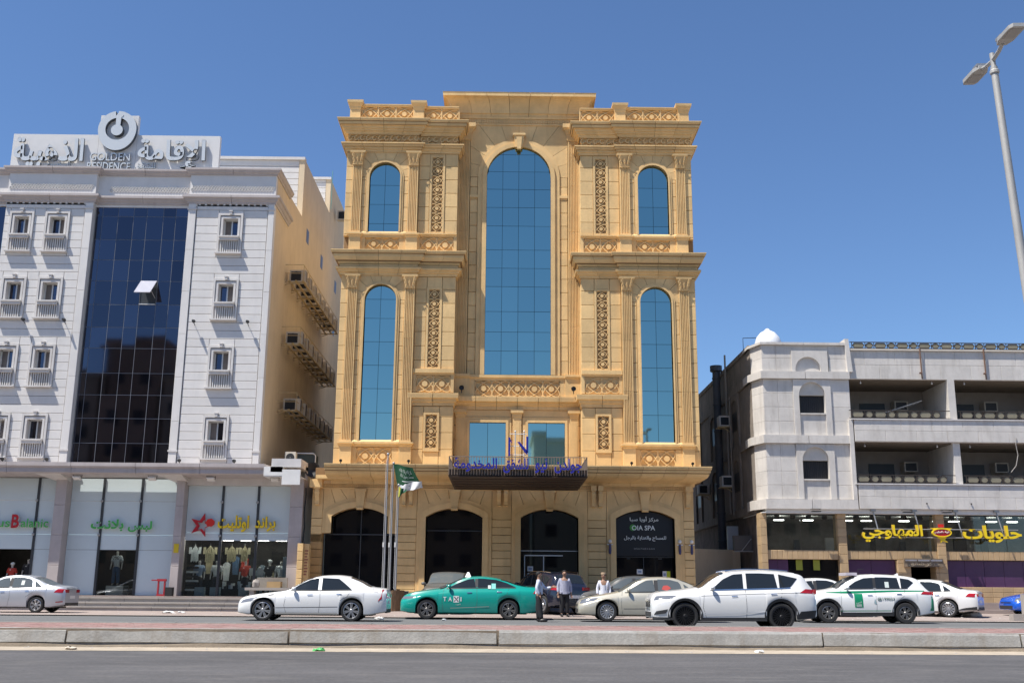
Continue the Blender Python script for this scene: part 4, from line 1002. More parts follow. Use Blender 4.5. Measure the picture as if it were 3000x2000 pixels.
letters('letters', arab('لبس'), -17.15, -16.05, 3.55, 4.05, 49.18, [GREENL, WLET], None, depth=.07, bold=.032, parent=st)
letters('letters', arab('بلانت'), -18.85, -17.35, 3.58, 4.12, 49.18, [GREENL, WLET], None, depth=.07, bold=.032, parent=st)
st = thing('shop_sign', 'green Latin letters with a large red B on the far-left shop', 'sign', (-22.6, 49.2, 3.7))
letters('letters', 'alanic', -22.05, -20.80, 3.72, 4.12, 49.18, [GREENL, WLET], None, depth=.07, bold=.01, parent=st)
letters('letters', 'labus', -23.9, -22.55, 3.72, 4.12, 49.18, [GREENL, WLET], None, depth=.07, bold=.01, parent=st)
letters('letters', 'B', -22.48, -22.12, 3.68, 4.30, 49.16, [REDL, WLET], None, depth=.09, bold=.03, parent=st)
B = MB(); B.box(-14.84, -14.62, 48.68, 48.71, 2.62, 3.02); t = obj('door_notice', B, mat('yellow_notice', (.62, .45, .02), .5)); t['label'] = 'small yellow notice on the pink column between the two shops'; t['category'] = 'notice'

# ---- air conditioners on the alley wall
ACW = mat('ac_casing', (.50, .45, .37), .6, var=.08)
RACK = mat('rusty_cream_rack', (.52, .40, .22), .7, var=.15)
def acmesh():
    B = MB(); B.box(.02, .88, -.18, .18, .0, .66); 
    return B.mesh('casing', ACW)
def fanmesh():
    B = MB(); n = 16
    for r in (.24, .16, .08):
        pts = [(0, r*cos(2*pi*k/n), r*sin(2*pi*k/n)) for k in range(n)]+[(0, r, 0)]
        B.tube([(p[1]+.36, -.195, p[2]+.33) for p in pts], .012, 4, cap=False)
    B.box(.10, .62, -.185, -.18, .09, .57)
    B2 = B; return B2.mesh('fan_grille', LAMPB)
def facemesh():
    B = MB(); B.box(.88, .89, -.15, .15, .05, .6)
    return B.mesh('end_grille', mat('ac_louver', (.16, .14, .12), .7, var=.2))
M1, M2, M3 = acmesh(), fanmesh(), facemesh()
lev = {16.45: 'upper', 13.15: 'middle', 9.75: 'lowest'}
first = None
for zb, nm in lev.items():
    y0, y1 = 52.3, 63.6
    rk = thing('ac_rack', nm+' rusty steel rack of air conditioners on the cream alley wall', 'rack', (XR, 59, zb), 'air conditioner racks in the alley')
    for k in range(8):
        y = y0+k*(y1-y0)/7
        B = MB(); B.tube([(XR, y, zb-.16), (XR+.5, y, zb)], .02, 5); B.tube([(XR, y, zb), (XR+.95, y, zb)], .035, 5); obj('bracket', B, RACK, rk)
        B = MB(); B.tube([(XR+.95, y, zb), (XR+.95, y, zb+.9)], .02, 5); obj('post', B, RACK, rk)
    for x in (.25, .6, .95): 
        B = MB(); B.box(XR+x-.05, XR+x+.05, y0-.2, y1+.2, zb+.01, zb+.05); obj('walkway_bar', B, RACK, rk)
    for z in (.45, .9): 
        B = MB(); B.tube([(XR+.95, y0-.1, zb+z), (XR+.95, y1, zb+z)], .018, 5); B.tube([(XR, y0-.1, zb+z), (XR+.95, y0-.1, zb+z)], .018, 5); obj('rail', B, RACK, rk)
    for k in range(8):
        y = 52.7+k*1.45+(.3 if zb < 12 else 0)
        t = thing('air_conditioner', '%s beige air conditioner on the %s alley rack%s' % (['nearest', 'second', 'third', 'fourth', 'fifth', 'sixth', 'seventh', 'farthest'][k], nm, ' of the white block'), 'air conditioner', (XR+.15, y, zb+.06), 'air conditioners in the alley', world=False)
        put('casing', M1, t); put('fan_grille', M2, t); put('end_grille', M3, t)
# rooftop/annex clutter near the alley
t = thing('air_conditioner', 'big beige outdoor unit standing on the annex roof beside the alley', 'air conditioner', (-10.0, 49.8, 6.8), world=False)
B = MB(); B.box(-.25, .25, -.2, .2, 0, .55); obj('casing', B, ACW, t); B = MB(); B.lathe([(.19, -.215), (.2, -.21), (0.02, -.21)], 0, .28, 14, axis='y'); obj('fan_grille', B, LAMPB, t)
t = thing('water_tank', 'dark boxy unit with a bent pipe on the annex roof by the alley', 'tank', (-9.6, 51, 6.6), world=False)
B = MB(); B.box(-.6, .6, -.4, .4, 0, .75); obj('casing', B, mat('dark_green_tank', (.05, .06, .05), .7), t); B = MB(); B.tube([(-.6, -.45, .8), (.5, -.45, .8), (.62, -.45, .7), (.62, -.45, 0)], .03, 6); obj('pipe', B, ALU, t)
t = thing('satellite_dish', 'small black dish and junk at the end of the alley canopy', 'dish', (-8.9, 49.6, 6.2), world=False)
B = MB(); B.lathe([(0.02, 0), (.2, -.03), (.34, -.12), (.36, -.12), (.2, .0), (0.02, .03)], 0, .3, 14, axis='y'); obj('dish', B, LAMPB, t, smooth=True); B = MB(); B.box(-.03, .03, 0, .06, 0, .3); obj('foot', B, LAMPB, t)
# alley: lean-to, cables, mast
B = MB(); B.tube([(-9.05+.02*sin(k*1.3), 48.9, 5.6-k*.3) for k in range(10)], .035, 6); t = obj('cable', B, LAMPB); t['label'] = 'thick black cable hanging between the last shop column and the hotel'; t['category'] = 'cable'
B = MB(); B.tube([(-11.1, 63.5, 24.6), (-11.1, 63.5, 27.2)], .02, 5); t = obj('roof_mast', B, mat('green_mast', (.12, .3, .26), .6)); t['label'] = 'thin green mast on the cream roof edge behind the white block'; t['category'] = 'mast'
t = thing('air_conditioner', 'air conditioner high on the cream wall just left of the hotel cornice', 'air conditioner', (XR+.15, 66.5, 24.9), world=False)
put('casing', M1, t); put('fan_grille', M2, t); put('end_grille', M3, t)
# small side windows of the alley wall
for zz in (17.4, 14.0, 10.6, 20.3):
    for y in (57.2, 62.0, 67.5):
        B = MB(); B.box(XR-.05, XR+.012, y, y+.7, zz, zz+.8); obj('window', B, mat('alley_window', (.05, .045, .04), .3), lb)
# rear building that closes the alley
t = thing('rear_building', 'shaded beige house closing the alley between the white block and the hotel', 'building', (-9.6, 76, 0))
B = MB(); B.box(-14, -5, 74.5, 86, -.05, 17); obj('wall', B, CREAM, t)
for zz in (3, 6.5, 10, 13.5):
    B = MB(); B.box(-10.3, -9.3, 74.42, 74.5, zz, zz+1.3); obj('window', B, MULL, t)
# ================= RIGHT BUILDING =================
rb = thing('apartment_building', 'weathered white low apartment block with arched windows and deep balconies, right of the hotel', 'building', (20, 53, PF))
X0, X1 = 12.30, 31.0; XB = 16.45
B = MB()
B.box(12.6, 16.4, 49.7, 68, 4.9, 12.3); B.box(16.4, X1, 52.15, 68, 4.9, 12.3); B.box(12.08, 12.6, 51.0, 68, 4.9, 12.3)
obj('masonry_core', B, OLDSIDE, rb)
# side wall (grimy) along x = 11.95, with bands
SW = 11.97
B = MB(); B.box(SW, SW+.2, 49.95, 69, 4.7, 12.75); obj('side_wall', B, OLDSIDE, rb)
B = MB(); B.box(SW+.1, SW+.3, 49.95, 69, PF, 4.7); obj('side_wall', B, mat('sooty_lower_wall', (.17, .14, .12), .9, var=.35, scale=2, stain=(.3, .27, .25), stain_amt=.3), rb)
for (z0, z1, p) in ((10.95, 11.3, .10), (7.88, 8.26, .10), (4.72, 5.1, .10), (12.6, 12.8, .08)):
    B = MB(); B.box(SW-p, SW+.02, 50.0, 69, z0, z1); obj('side_band', B, OLDSIDE, rb)
SWN = mat('black_window_hole', (.008, .008, .008), .4)
for zb in (9.15, 6.05):
    for i, y in enumerate((52.9, 58.4, 63.5)):
        y0, y1 = y, y+1.55
        B = MB(); B.box(SW-.012, SW+.02, y0, y1, zb, zb+.95); W_ = obj('window', B, SWN, rb)
        B = MB(); n = 12; c = (y0+y1)/2; r = (y1-y0)/2
        pts = [(y0-.25, zb-1.0), (y0-.25, zb+1.85), (y1+.25, zb+1.85), (y1+.25, zb-1.0), (y1, zb-1.0), (y1, zb+.95)]+[(c+r*cos(pi*k/n), zb+.95+r*.8*sin(pi*k/n)) for k in range(n+1)]+[(y0, zb+.95), (y0, zb-1.0)]
        B.prismx(pts, SW-.09, SW); obj('surround', B, OLDSIDE, W_)
# corner bay: chamfer + front
fr = [(12.30, 49.0), (SW, 50.0)]
def chb(z0, z1, p, nm, m=OLDW, xe=XB-.05):
    seg_cornice(rb, [(SW, 51.0), (SW, 50.0), (12.30, 49.0), (xe, 49.0)], [(0, z0), (p, z0), (p, z1), (-.2, z1), (-.2, z0)], nm=nm, m=m, core=False, seg=2.4)
for (z0, z1) in ((5.3, 7.88), (8.26, 10.95), (11.3, 12.6)):
    # cladding: rows and columns of slabs
    zs = [z0+(z1-z0)*i/max(2, round((z1-z0)/.66)) for i in range(max(2, round((z1-z0)/.66))+1)]
    xa, xb = 13.70, 15.48
    for i in range(len(zs)-1):
        for a, b in ((12.30, 12.98), (12.98, xa), (xb, XB-.05)): block(rb, a, b, 49.0, 49.7, zs[i], zs[i+1], OLDW, g=.003)
        # chamfer slab
        B = MB(); g = .004; t0, t1 = .003, .997
        q = [(12.30+(SW-12.30)*t, 49.0+1.0*t) for t in (t0, t1)]; nx, ny = .9, -.3
        B.add([(q[0][0], q[0][1], zs[i]+g), (q[1][0], q[1][1], zs[i]+g), (q[1][0], q[1][1], zs[i+1]-g), (q[0][0], q[0][1], zs[i+1]-g), (q[0][0]+.3, q[0][1]+.1, zs[i]+g), (q[1][0]+.3, q[1][1]+.1, zs[i]+g), (q[1][0]+.3, q[1][1]+.1, zs[i+1]-g), (q[0][0]+.3, q[0][1]+.1, zs[i+1]-g)],
              [(0, 3, 2, 1), (0, 4, 7, 3), (1, 2, 6, 5), (3, 7, 6, 2), (0, 1, 5, 4)]); obj('slab', B, OLDW, rb)
    if z0 < 11:
        # window panel with arch
        B = MB(); B.box(xa, 13.97, 48.93, 49.5, z0, z1-.02); obj('jamb', B, OLDW, rb); B = MB(); B.box(15.21, xb, 48.93, 49.5, z0, z1-.02); obj('jamb', B, OLDW, rb)
        zt = z0+1.93 if z0 > 8 else z0+1.80; zb = zt-.87; c, r = 14.59, .62
        n = 14; B = MB(); B.prism([(13.97, z1-.02), (15.21, z1-.02), (15.21, zt)]+[(c+r*cos(pi*k/n), zt+r*sin(pi*k/n)) for k in range(n+1)]+[(13.97, zt)], 48.93, 49.5); obj('arch_head', B, OLDW, rb)
        B = MB(); B.prism([(c+r*cos(pi*k/n), zt+r*sin(pi*k/n)) for k in range(n+1)], 49.08, 49.4); obj('arch_infill', B, mat('cream_arch_infill', (.58, .54, .48), .8, var=.1), rb)
        B = MB(); B.box(13.97, 15.21, 49.03, 49.5, z0, zb-.04); obj('apron_panel', B, OLDW, rb)
        B = MB(); B.box(13.93, 15.25, 48.95, 49.4, zb-.06, zb); W_ = obj('window', B, OLDW, rb)
        B = MB(); B.box(13.97, 15.21, 49.25, 49.3, zb, zt); obj('dark_screen', B, mat('dark_window_curtain', (.022, .021, .023), .6, var=.5, scale=3, stretch=(9, 1, .2)), W_)
        B = MB()
        for k in range(14): B.box(13.99+.09*k, 13.995+.09*k, 49.22, 49.24, zb, zt)
        obj('grille', B, LAMPB, W_)
    else:
        c, r = 14.47, .58; n = 14
        B = MB(); B.prism([(xa, z0), (c-r-.02, z0)]+[(c-(r+.02)*cos(pi*k/n), z0+.12+(r+.02)*sin(pi*k/n)) for k in range(n+1)]+[(c+r+.02, z0), (xb-.05, z0), (xb-.05, 12.32), (xa, 12.32)], 48.92, 49.5); obj('arch_head', B, OLDW, rb)
        B = MB(); B.box(c-r-.1, c+r+.1, 49.06, 49.5, z0, z0+.75); obj('arch_infill', B, OLDW, rb)
        B = MB(); B.box(xa, xb, 49.02, 49.5, 12.32, 12.6); obj('attic_panel', B, OLDW, rb)
chb(10.95, 11.30, .16, 'band_stone'); chb(7.88, 8.26, .16, 'band_stone'); chb(4.84, 5.28, .20, 'band_stone'); chb(12.6, 12.72, .12, 'coping_stone')
B = MB(); B.prism([(XB-.12, 11.3), (XB+.12, 11.3), (XB+.0, 12.9), (XB-.18, 12.9)], 48.85, 49.6); obj('corner_fin', B, OLDW, rb)
B = MB(); B.box(XB-.24, XB-.056, 48.80, 49.6, 5.29, 9.02); obj('corner_fin', B, OLDW, rb)
# balconies
bays = [(XB, 21.07), (21.42, 26.3), (26.65, 31)]
def slabrow(z0, z1, y0=48.8, y1=49.6, x0=XB, x1=X1, L=1.45):
    zs = [z0, (z0+z1)/2, z1] if z1-z0 > .8 else [z0, z1]
    for i in range(len(zs)-1):
        x = x0+.0; off = (i % 2)*.7
        x = x0; k = 0
        while x < x1-.05:
            xe = min(x+(L-off if k == 0 else L), x1); block(rb, x, xe, y0, y1, zs[i], zs[i+1], OLDW, g=.003); x = xe; k += 1
slabrow(10.98, 12.36, 48.98); slabrow(7.98, 9.0, 48.8); slabrow(4.86, 5.98, 48.8)
B = MB(); B.box(XB, X1, 48.88, 49.6, 12.36, 12.44); obj('parapet_ledge', B, mat('cream_ledge', (.55, .50, .43), .8, var=.1), rb)
for z in (9.0, 5.98): B = MB(); B.box(XB-.15, X1, 48.74, 49.6, z, z+.05); obj('balcony_ledge', B, WTRIM, rb)
for (zf, zc) in ((9.05, 10.98), (6.03, 7.96)):
    for bi, (a, b) in enumerate(bays):
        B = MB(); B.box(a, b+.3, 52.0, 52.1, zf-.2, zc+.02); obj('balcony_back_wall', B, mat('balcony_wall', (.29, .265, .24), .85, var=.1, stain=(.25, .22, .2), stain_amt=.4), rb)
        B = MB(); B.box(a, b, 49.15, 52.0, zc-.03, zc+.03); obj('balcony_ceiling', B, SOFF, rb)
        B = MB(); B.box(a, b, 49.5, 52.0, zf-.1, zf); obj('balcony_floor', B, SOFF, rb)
        B = MB(); B.box(b, b+.33, 48.97, 52.1, zf-.05, zc+.05); obj('balcony_pier', B, OLDW, rb)
        c = a+(1.4 if bi == 0 else .9)+(.25 if zf < 7 else 0)
        B = MB(); B.box(c, c+1.25, 51.95, 52.0, zf, zf+1.28); W_ = obj('window', B, SWN, rb)
        if not (bi == 0 and False):
            t = thing('air_conditioner', ('grey window air conditioner on the %s balcony, %s bay, of the weathered block' % ('upper' if zf > 8 else 'lower', ['left', 'middle', 'right'][bi])), 'air conditioner', (c+1.9, 51.7, zf+.85), 'air conditioners on the balconies', world=False)
            B = MB(); B.box(-.33, .33, -.25, .3, 0, .48); obj('casing', B, ACW, t)
            B = MB(); B.box(-.27, .27, -.262, -.25, .05, .43); obj('front_grille', B, LAMPB, t)
        B = MB(); B.ball((a+.6, 49.3, zc-.13), .045, 8); B.ball((b-.6, 49.3, zc-.13), .045, 8); 
        for xx in (a+.6, b-.6):
            B = MB(); B.tube([(xx, 49.3, zc-.03), (xx, 49.3, zc-.1)], .015, 5); B.ball((xx, 49.3, zc-.13), .045, 8); obj('bulb', B, WPLAST, rb)
# railings
def railing(a, b, z, label, H=.42, y=48.86):
    t = thing('railing', label, 'railing', ((a+b)/2, y, z), 'iron railings of the weathered block')
    B = MB(); B.box(a, b, y-.02, y+.02, z+H-.035, z+H); obj('top_rail', B, BROWNRAIL, t)
    B = MB(); B.box(a, b, y-.015, y+.015, z+.03, z+.06); obj('bottom_rail', B, BROWNRAIL, t)
    x = a+.1; k = 0
    while x < b-.3:
        wdt = .62 if k % 2 == 0 else .40
        if x+wdt > b: break
        h = H-.10; c, zc = x+wdt/2, z+.045+h/2+.01
        if k % 2 == 0: poly = [(c-.28, zc), (c-.2, zc+h*.42), (c+.2, zc+h*.42), (c+.28, zc), (c+.2, zc-h*.42), (c-.2, zc-h*.42)]
        else: poly = [(c+.17*cos(2*pi*j/14), zc+h*.46*sin(2*pi*j/14)) for j in range(14)]
        B = MB(); B.prism(poly, y-.004, y+.012); obj('plate', B, RAILPLATE, t)
        B = MB(); B.ribbon(poly, .03, y-.018, y+.018, True); obj('scroll', B, BROWNRAIL, t)
        B = MB(); B.box(x-.015, x+.015, y-.015, y+.015, z, z+H); obj('baluster', B, BROWNRAIL, t)
        x += wdt+.02; k += 1
for i, (a, b) in enumerate(bays[:2]):
    railing(a-.18 if i == 0 else a, b-.05, 9.05, 'brown iron railing with lozenge plates on the upper balcony, '+['left', 'right'][i]+' bay')
    railing(a-.12 if i == 0 else a, b-.05, 6.03, 'brown iron railing with lozenge plates on the lower balcony, '+['left', 'right'][i]+' bay')
railing(16.55, 26.3, 12.44, 'dark roof railing with lozenge plates along the top of the weathered block', .36, 49.0)
# vertical stay wires + drooping cable
for i, x in enumerate((19.85, 22.9)):
    B = MB(); B.tube([(x, 48.88, 12.5), (x+.02, 48.9, 11.0)], .035, 6); B.tube([(x-.1, 48.8, 11.25), (x, 48.9, 11.3)], .05, 6); t = obj('rusty_pipe', B, mat('rust_pipe', (.16, .09, .06), .8)); t['label'] = ['rusty drain pipe on the parapet over the left balcony bay', 'rusty drain pipe on the parapet over the right balcony bay'][i]; t['category'] = 'pipe'
B = MB(); B.tube([(24.0-.0, 48.78, 8.2), (23.95, 48.78, 7.9), (24.0, 48.78, 7.4), (23.85, 48.75, 6.9), (23.6, 48.78, 6.6)], .018, 5); t = obj('cable', B, mat('grey_cable', (.3, .28, .26), .7)); t['label'] = 'loose grey cable hanging down the right balcony bay'; t['category'] = 'cable'
B = MB(); B.tube([(18.2, 50.2, 9.5), (20.2, 50.0, 10.15)], .02, 5)
for k in range(7): xx = 18.9+k*.17; B.tube([(xx, 49.8, 9.7+k*.05), (xx, 50.4, 9.68+k*.05)], .01, 4)
t = obj('tv_aerial', B, ALU); t['label'] = 'slanted aluminium aerial leaning out of the upper left balcony'; t['category'] = 'aerial'
# roof dome, thin rail, pipe, side ACs
B = MB(); B.lathe([(.63, 12.75), (.66, 12.85), (.64, 13.1), (.55, 13.35), (.36, 13.58), (.14, 13.7), (.13, 13.75), (.05, 13.8), (0.001, 13.8)], 13.05, 50.6, 20)
t = obj('water_tank', B, mat('white_tank', (.72, .73, .75), .45), smooth=True); t['label'] = 'round white water tank on the corner roof of the weathered block'; t['category'] = 'tank'
B = MB(); B.tube([(12.05, 51.6, 12.8), (12.05, 51.6, 13.55), (12.9, 50.6, 13.35)], .018, 5); t = obj('thin_rail', B, LAMPB); t['label'] = 'thin black bent rod beside the white roof tank'; t['category'] = 'rod'
dp = thing('vent_pipe', 'tall dark grey flue pipe climbing the grimy side wall behind the hotel corner', 'pipe', (11.6, 56.3, 1))
B = MB(); B.lathe([(.21, 1.0), (.21, 12.75)], 11.6, 56.3, 14, ); obj('pipe', B, mat('dark_pipe', (.075, .08, .09), .6, var=.2), dp, smooth=True)
B = MB(); B.lathe([(.22, 12.75), (.33, 12.8), (.33, 13.1), (.0, 13.12)], 11.6, 56.3, 14); obj('cap', B, mat('dark_pipe', (.075, .08, .09)), dp)
for z in [2.2+1.45*i for i in range(8)]: B = MB(); B.lathe([(.225, z), (.24, z+.02), (.24, z+.08), (.225, z+.1)], 11.6, 56.3, 14); obj('collar', B, mat('dark_pipe', (.075, .08, .09)), dp)
B = MB(); B.tube([(11.8, 54.9, 5), (11.8, 54.9, 13.4)], .05, 6); B.tube([(11.8, 54.2, 4.9), (11.8, 54.2, 11)], .03, 6); t = obj('drain_pipe', B, mat('beige_pipe', (.30, .27, .23), .8)); t['label'] = 'thin beige drain pipe beside the dark flue pipe'; t['category'] = 'pipe'
WAC = mat('window_ac', (.62, .57, .52), .6, var=.08)
for (y, z, lab) in ((55.0, 9.55, 'boxy window air conditioner on the grimy side wall, upper one beside the flue pipe'), (54.9, 6.4, 'boxy window air conditioner on the grimy side wall, middle one beside the flue pipe'), (61.5, 6.6, 'boxy window air conditioner in deep shade just right of the hotel canopy'), (61.5, 2.7, 'boxy window air conditioner in deep shade above the low beige wall')):
    t = thing('air_conditioner', lab, 'air conditioner', (SW, y, z), 'window units on the side wall', world=False)
    B = MB(); B.box(-.62, .0, -.35, .35, 0, .55); obj('casing', B, WAC, t); B = MB(); B.box(-.56, -.14, -.36, -.35, .06, .46); obj('vent', B, SWN, t)
    B = MB(); B.tube([(-.55, -.3, 0), (0, -.3, -.35)], .02, 4); B.box(-.68, 0, -.4, .4, -.06, -.01); obj('shelf', B, RACK, t)
# shop floor
B = MB(); B.box(12.2, X1, 49.0, 49.8, 4.70, 4.86); B.box(12.0, X1, 49.0, 53, 4.66, 4.70); obj('shop_soffit', B, WPLAST, rb)
def tcol(a, b, y=49.2, z1=4.68, z0=PF-.3):
    z = z0
    while z < z1-.01:
        ze = min(z+.40, z1); block(rb, a, b, y, 49.9, z, ze, TILE, g=.004); z = ze
for a, b in ((11.92, 12.22), (15.50, 15.90), (20.05, 20.45), (24.9, 25.3)): tcol(a, b)
def tband(a, b, z0, z1, n, y=49.3):
    for i in range(n): block(rb, a+(b-a)*i/n, a+(b-a)*(i+1)/n, y, 49.8, z0, z1, TILE, g=.004)
tband(12.22, 15.5, 2.58, 3.0, 14); tband(15.9, 20.05, 2.60, 3.0, 16); tband(20.45, 24.9, 2.60, 3.0, 18)
for r_ in range(5): tband(20.45, 28, .25+.23*r_, .25+.23*(r_+1), 16, y=49.0)
SG2 = mat('clear_shop_glass', (.5, .55, .55), .02, trans=1.)
CG = bpy.data.materials.new('clear_glazing'); CG.use_nodes = True; nn = CG.node_tree.nodes; ll = CG.node_tree.links; nn.remove(nn['Principled BSDF'])
tr = nn.new('ShaderNodeBsdfTransparent'); tr.inputs[0].default_value = (.80, .84, .83, 1); gl_ = nn.new('ShaderNodeBsdfGlossy'); gl_.inputs['Roughness'].default_value = .02; gl_.inputs[0].default_value = (1, 1, 1, 1)
fr_ = nn.new('ShaderNodeFresnel'); fr_.inputs[0].default_value = 1.6; mxs = nn.new('ShaderNodeMixShader'); ll.new(fr_.outputs[0], mxs.inputs[0]); ll.new(tr.outputs[0], mxs.inputs[1]); ll.new(gl_.outputs[0], mxs.inputs[2]); ll.new(mxs.outputs[0], nn['Material Output'].inputs[0])
for a, b in ((12.22, 15.5), (15.9, 20.05), (20.45, 24.9)):
    sw = obj_box('shop_window', a, b, 49.55, 49.6, 4.60, 4.66, MULL, rb)
    n = 2 if b-a < 4 else 3
    for i in range(n): B = MB(); B.box(a+(b-a)*i/n+.01, a+(b-a)*(i+1)/n-.01, 49.5, 49.52, 3.0, 4.62); obj('pane', B, CG, sw)
# interior upper floor
B = MB(); B.box(12.2, 28, 53, 53.1, 2.9, 4.7); B.box(12.2, 28, 49.6, 53, 2.55, 2.98); obj('shop_interior', B, mat('shop_interior_grey', (.16, .15, .14), .9, var=.5, scale=1.0), rb)
IL = mat('lit_panel_light', (1, .98, .92), .5, emit=7.)
for x in (13.0, 14.4, 17.2, 19.0, 21.4, 23.2, 24.2, 15.9+.4):
    B = MB(); B.box(x, x+.45, 50.8, 51.0, 4.44, 4.48); obj('ceiling_light', B, IL, rb)
for i in range(17):
    x = 12.9+i*.75; B = MB(); B.lathe([(.10, 4.46), (.14, 4.5), (.12, 4.66), (.0, 4.67)], x, 50.0, 10); obj('ceiling_fan_box', B, LAMPB, rb)
rq = random.Random(8)
for i in range(9):
    x = 12.6+i*1.35+rq.uniform(-.3, .3); hh = rq.uniform(.5, 1.3); B = MB(); B.box(x, x+rq.uniform(.15, .6), 51.5, 51.7, 3.0, 3.0+hh); obj('stored_goods', B, [DARKIN, MULL, mat('pale_panel', (.35, .34, .32), .8), mat('blackish_cloth', (.03, .03, .03), .9)][i % 4], rb)
# purple film panels below
for a, b, z0 in ((12.22, 13.2, PF-.1), (15.9, 18.15, PF-.1)):
    n = 2
    for i in range(n): B = MB(); B.box(a+(b-a)*i/n+.008, a+(b-a)*(i+1)/n-.008, 49.5, 49.53, z0, 2.58); obj('purple_pane', B, PURPLE, rb)
for i in range(6): B = MB(); B.box(20.45+.9*i+.008, 20.45+.9*(i+1)-.008, 49.5, 49.53, 1.4, 2.58); obj('purple_pane', B, PURPLE, rb)
B = MB(); B.box(13.2, 15.5, 49.5, 49.53, PF-.1, 2.58); obj('door_glass', B, DGLASS, rb); B = MB(); B.box(18.9, 19.9, 49.9, 49.93, PF-.1, 2.3); obj('door_glass', B, DGLASS, rb)
for x in (13.55, 14.35): B = MB(); B.box(x, x+.3, 49.47, 49.49, 2.1, 2.56); obj('yellow_sticker', B, mat('lime_sticker', (.28, .30, .03), .6), rb)
tcol(18.15, 18.75, z1=2.58); tcol(19.9, 20.06, y=49.22, z1=2.58)
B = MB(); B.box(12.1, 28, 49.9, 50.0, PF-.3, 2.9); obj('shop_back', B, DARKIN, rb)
es = thing('entrance_sign', 'weathered stone name board over the narrow entrance between purple windows', 'sign', (19.3, 49, 2.3))
B = MB(); B.box(18.42, 20.2, 49.05, 49.25, 2.28, 2.66); obj('board', B, mat('brown_board', (.20, .15, .10), .8, var=.2), es)
B = MB()
for k in range(3): B.box(18.46+.58*k, 18.46+.58*k+.52, 49.02, 49.05, 2.54, 2.60)
obj('pale_bars', B, WTRIM, es)
letters('letters', arab('شقق مفروشة') if False else arab('مركز شقق'), 18.6, 20.0, 2.30, 2.50, 49.045, [mat('tan_letters', (.42, .36, .27), .8)], None, depth=.02, parent=es)
# yellow sweets sign
SY = 48.55
sg = thing('shop_sign', 'large yellow Arabic shop letters with a red oval badge under the weathered balconies', 'sign', (20, 48.6, 3.4))
letters('letters', arab('المهاوجي'), 16.38, 19.15, 3.36, 4.14, SY, [YELL, SG], None, depth=.12, bold=.03, parent=sg)
letters('letters', arab('حلويات'), 20.98, 23.66, 3.36, 4.14, SY, [YELL, SG], None, depth=.12, bold=.03, parent=sg)
B = MB()
for z in (3.58, 3.95): B.tube([(16.5, SY+.12, z), (23.6, SY+.12, z)], .02, 5)
obj('sign_rail', B, STEEL, sg)
for x in (17.2, 19.1, 21.0+.0, 22.9): B = MB(); B.tube([(x-.12, SY+.4, 4.85), (x+.05, SY+.14, 3.6)], .03, 6); B.box(x-.22, x+.0, SY+.3, SY+.5, 4.76, 4.86); obj('hanger', B, STEEL, sg)
oc = 20.02
B = MB(); B.prism([(oc+.42*cos(2*pi*k/24), 3.80+.18*sin(2*pi*k/24)) for k in range(24)], SY-.06, SY+.08); obj('oval_badge', B, REDL, sg)
B = MB(); B.ribbon([(oc+.42*cos(2*pi*k/24), 3.80+.18*sin(2*pi*k/24)) for k in range(24)], .05, SY-.08, SY+.06, True); obj('oval_rim', B, YELL, sg)
letters('badge_letters', arab('حلويات المهاوجي'), oc-.36, oc+.36, 3.74, 3.88, SY-.07, [WLET], None, depth=.02, parent=sg)
B = MB(); B.prism([(oc-.50, 4.0), (oc+.50, 4.0), (oc+.36, 3.92), (oc-.36, 3.92)], SY-.03, SY+.05); B.prism([(oc-.22, 3.60), (oc+.22, 3.60), (oc+.12, 3.48), (oc+.26, 3.36), (oc+.02, 3.42), (oc-.08, 3.34), (oc-.06, 3.48)], SY-.03, SY+.05); obj('crest', B, YELL, sg)
B = MB(); B.box(oc-.12, oc+.12, SY-.02, SY+.04, 4.04, 4.18); obj('red_tag', B, mat('bright_red_face', (.62, .02, .01), .4), sg)
# low beige yard wall, cluttered corner
yw = thing('yard_wall', 'plain beige wall closing the gap between hotel and weathered block', 'wall', (10.4, 53.5, PF-.3))
B = MB(); B.prismz([(9.0, 52.2), (11.55, 53.7), (11.95, 53.75), (11.95, 53.9), (11.5, 53.9), (8.95, 52.4)], PF-.3, 3.15); obj('wall_panel', B, CREAM, yw)
t = thing('electric_cabinet', 'pale grey tall electric cabinet behind the beige yard wall', 'cabinet', (12.0, 54.6, PF))
B = MB(); B.box(11.45, 12.0, 54.2, 54.4, PF, 4.75-.4); obj('cabinet_body', B, mat('grey_cabinet', (.42, .44, .45), .5), t); B = MB(); B.box(11.5, 11.95, 54.17, 54.2, 3.2, 4.2); obj('cabinet_door', B, mat('grey_cabinet', (.42, .44, .45)), t)
t = thing('air_conditioner', 'big dark grey outdoor unit on a bracket above the narrow passage by the tan column', 'air conditioner', (11.75, 51.9, 3.0))
B = MB(); B.box(11.2, 12.05, 51.5, 51.95, 3.05, 3.75); obj('casing', B, mat('dark_grey_unit', (.09, .085, .08), .7), t); B = MB(); B.tube([(11.15, 51.45, 3.0), (12.1, 51.45, 3.0)], .03, 5); B.tube([(11.5, 51.45, 3.0), (12.0, 51.45, 3.6)], .02, 5); obj('bracket', B, STEEL, t)
for i, (x, z) in enumerate(((19.55, 5.13), (21.6, 5.13))):
    B = MB(); B.ball((x, 48.76, z), .04, 8); t = obj('wall_hook', B, LAMPB); t['label'] = ['small black wall spot under the left balcony bay', 'small black wall spot under the right balcony bay'][i]; t['category'] = 'fitting'
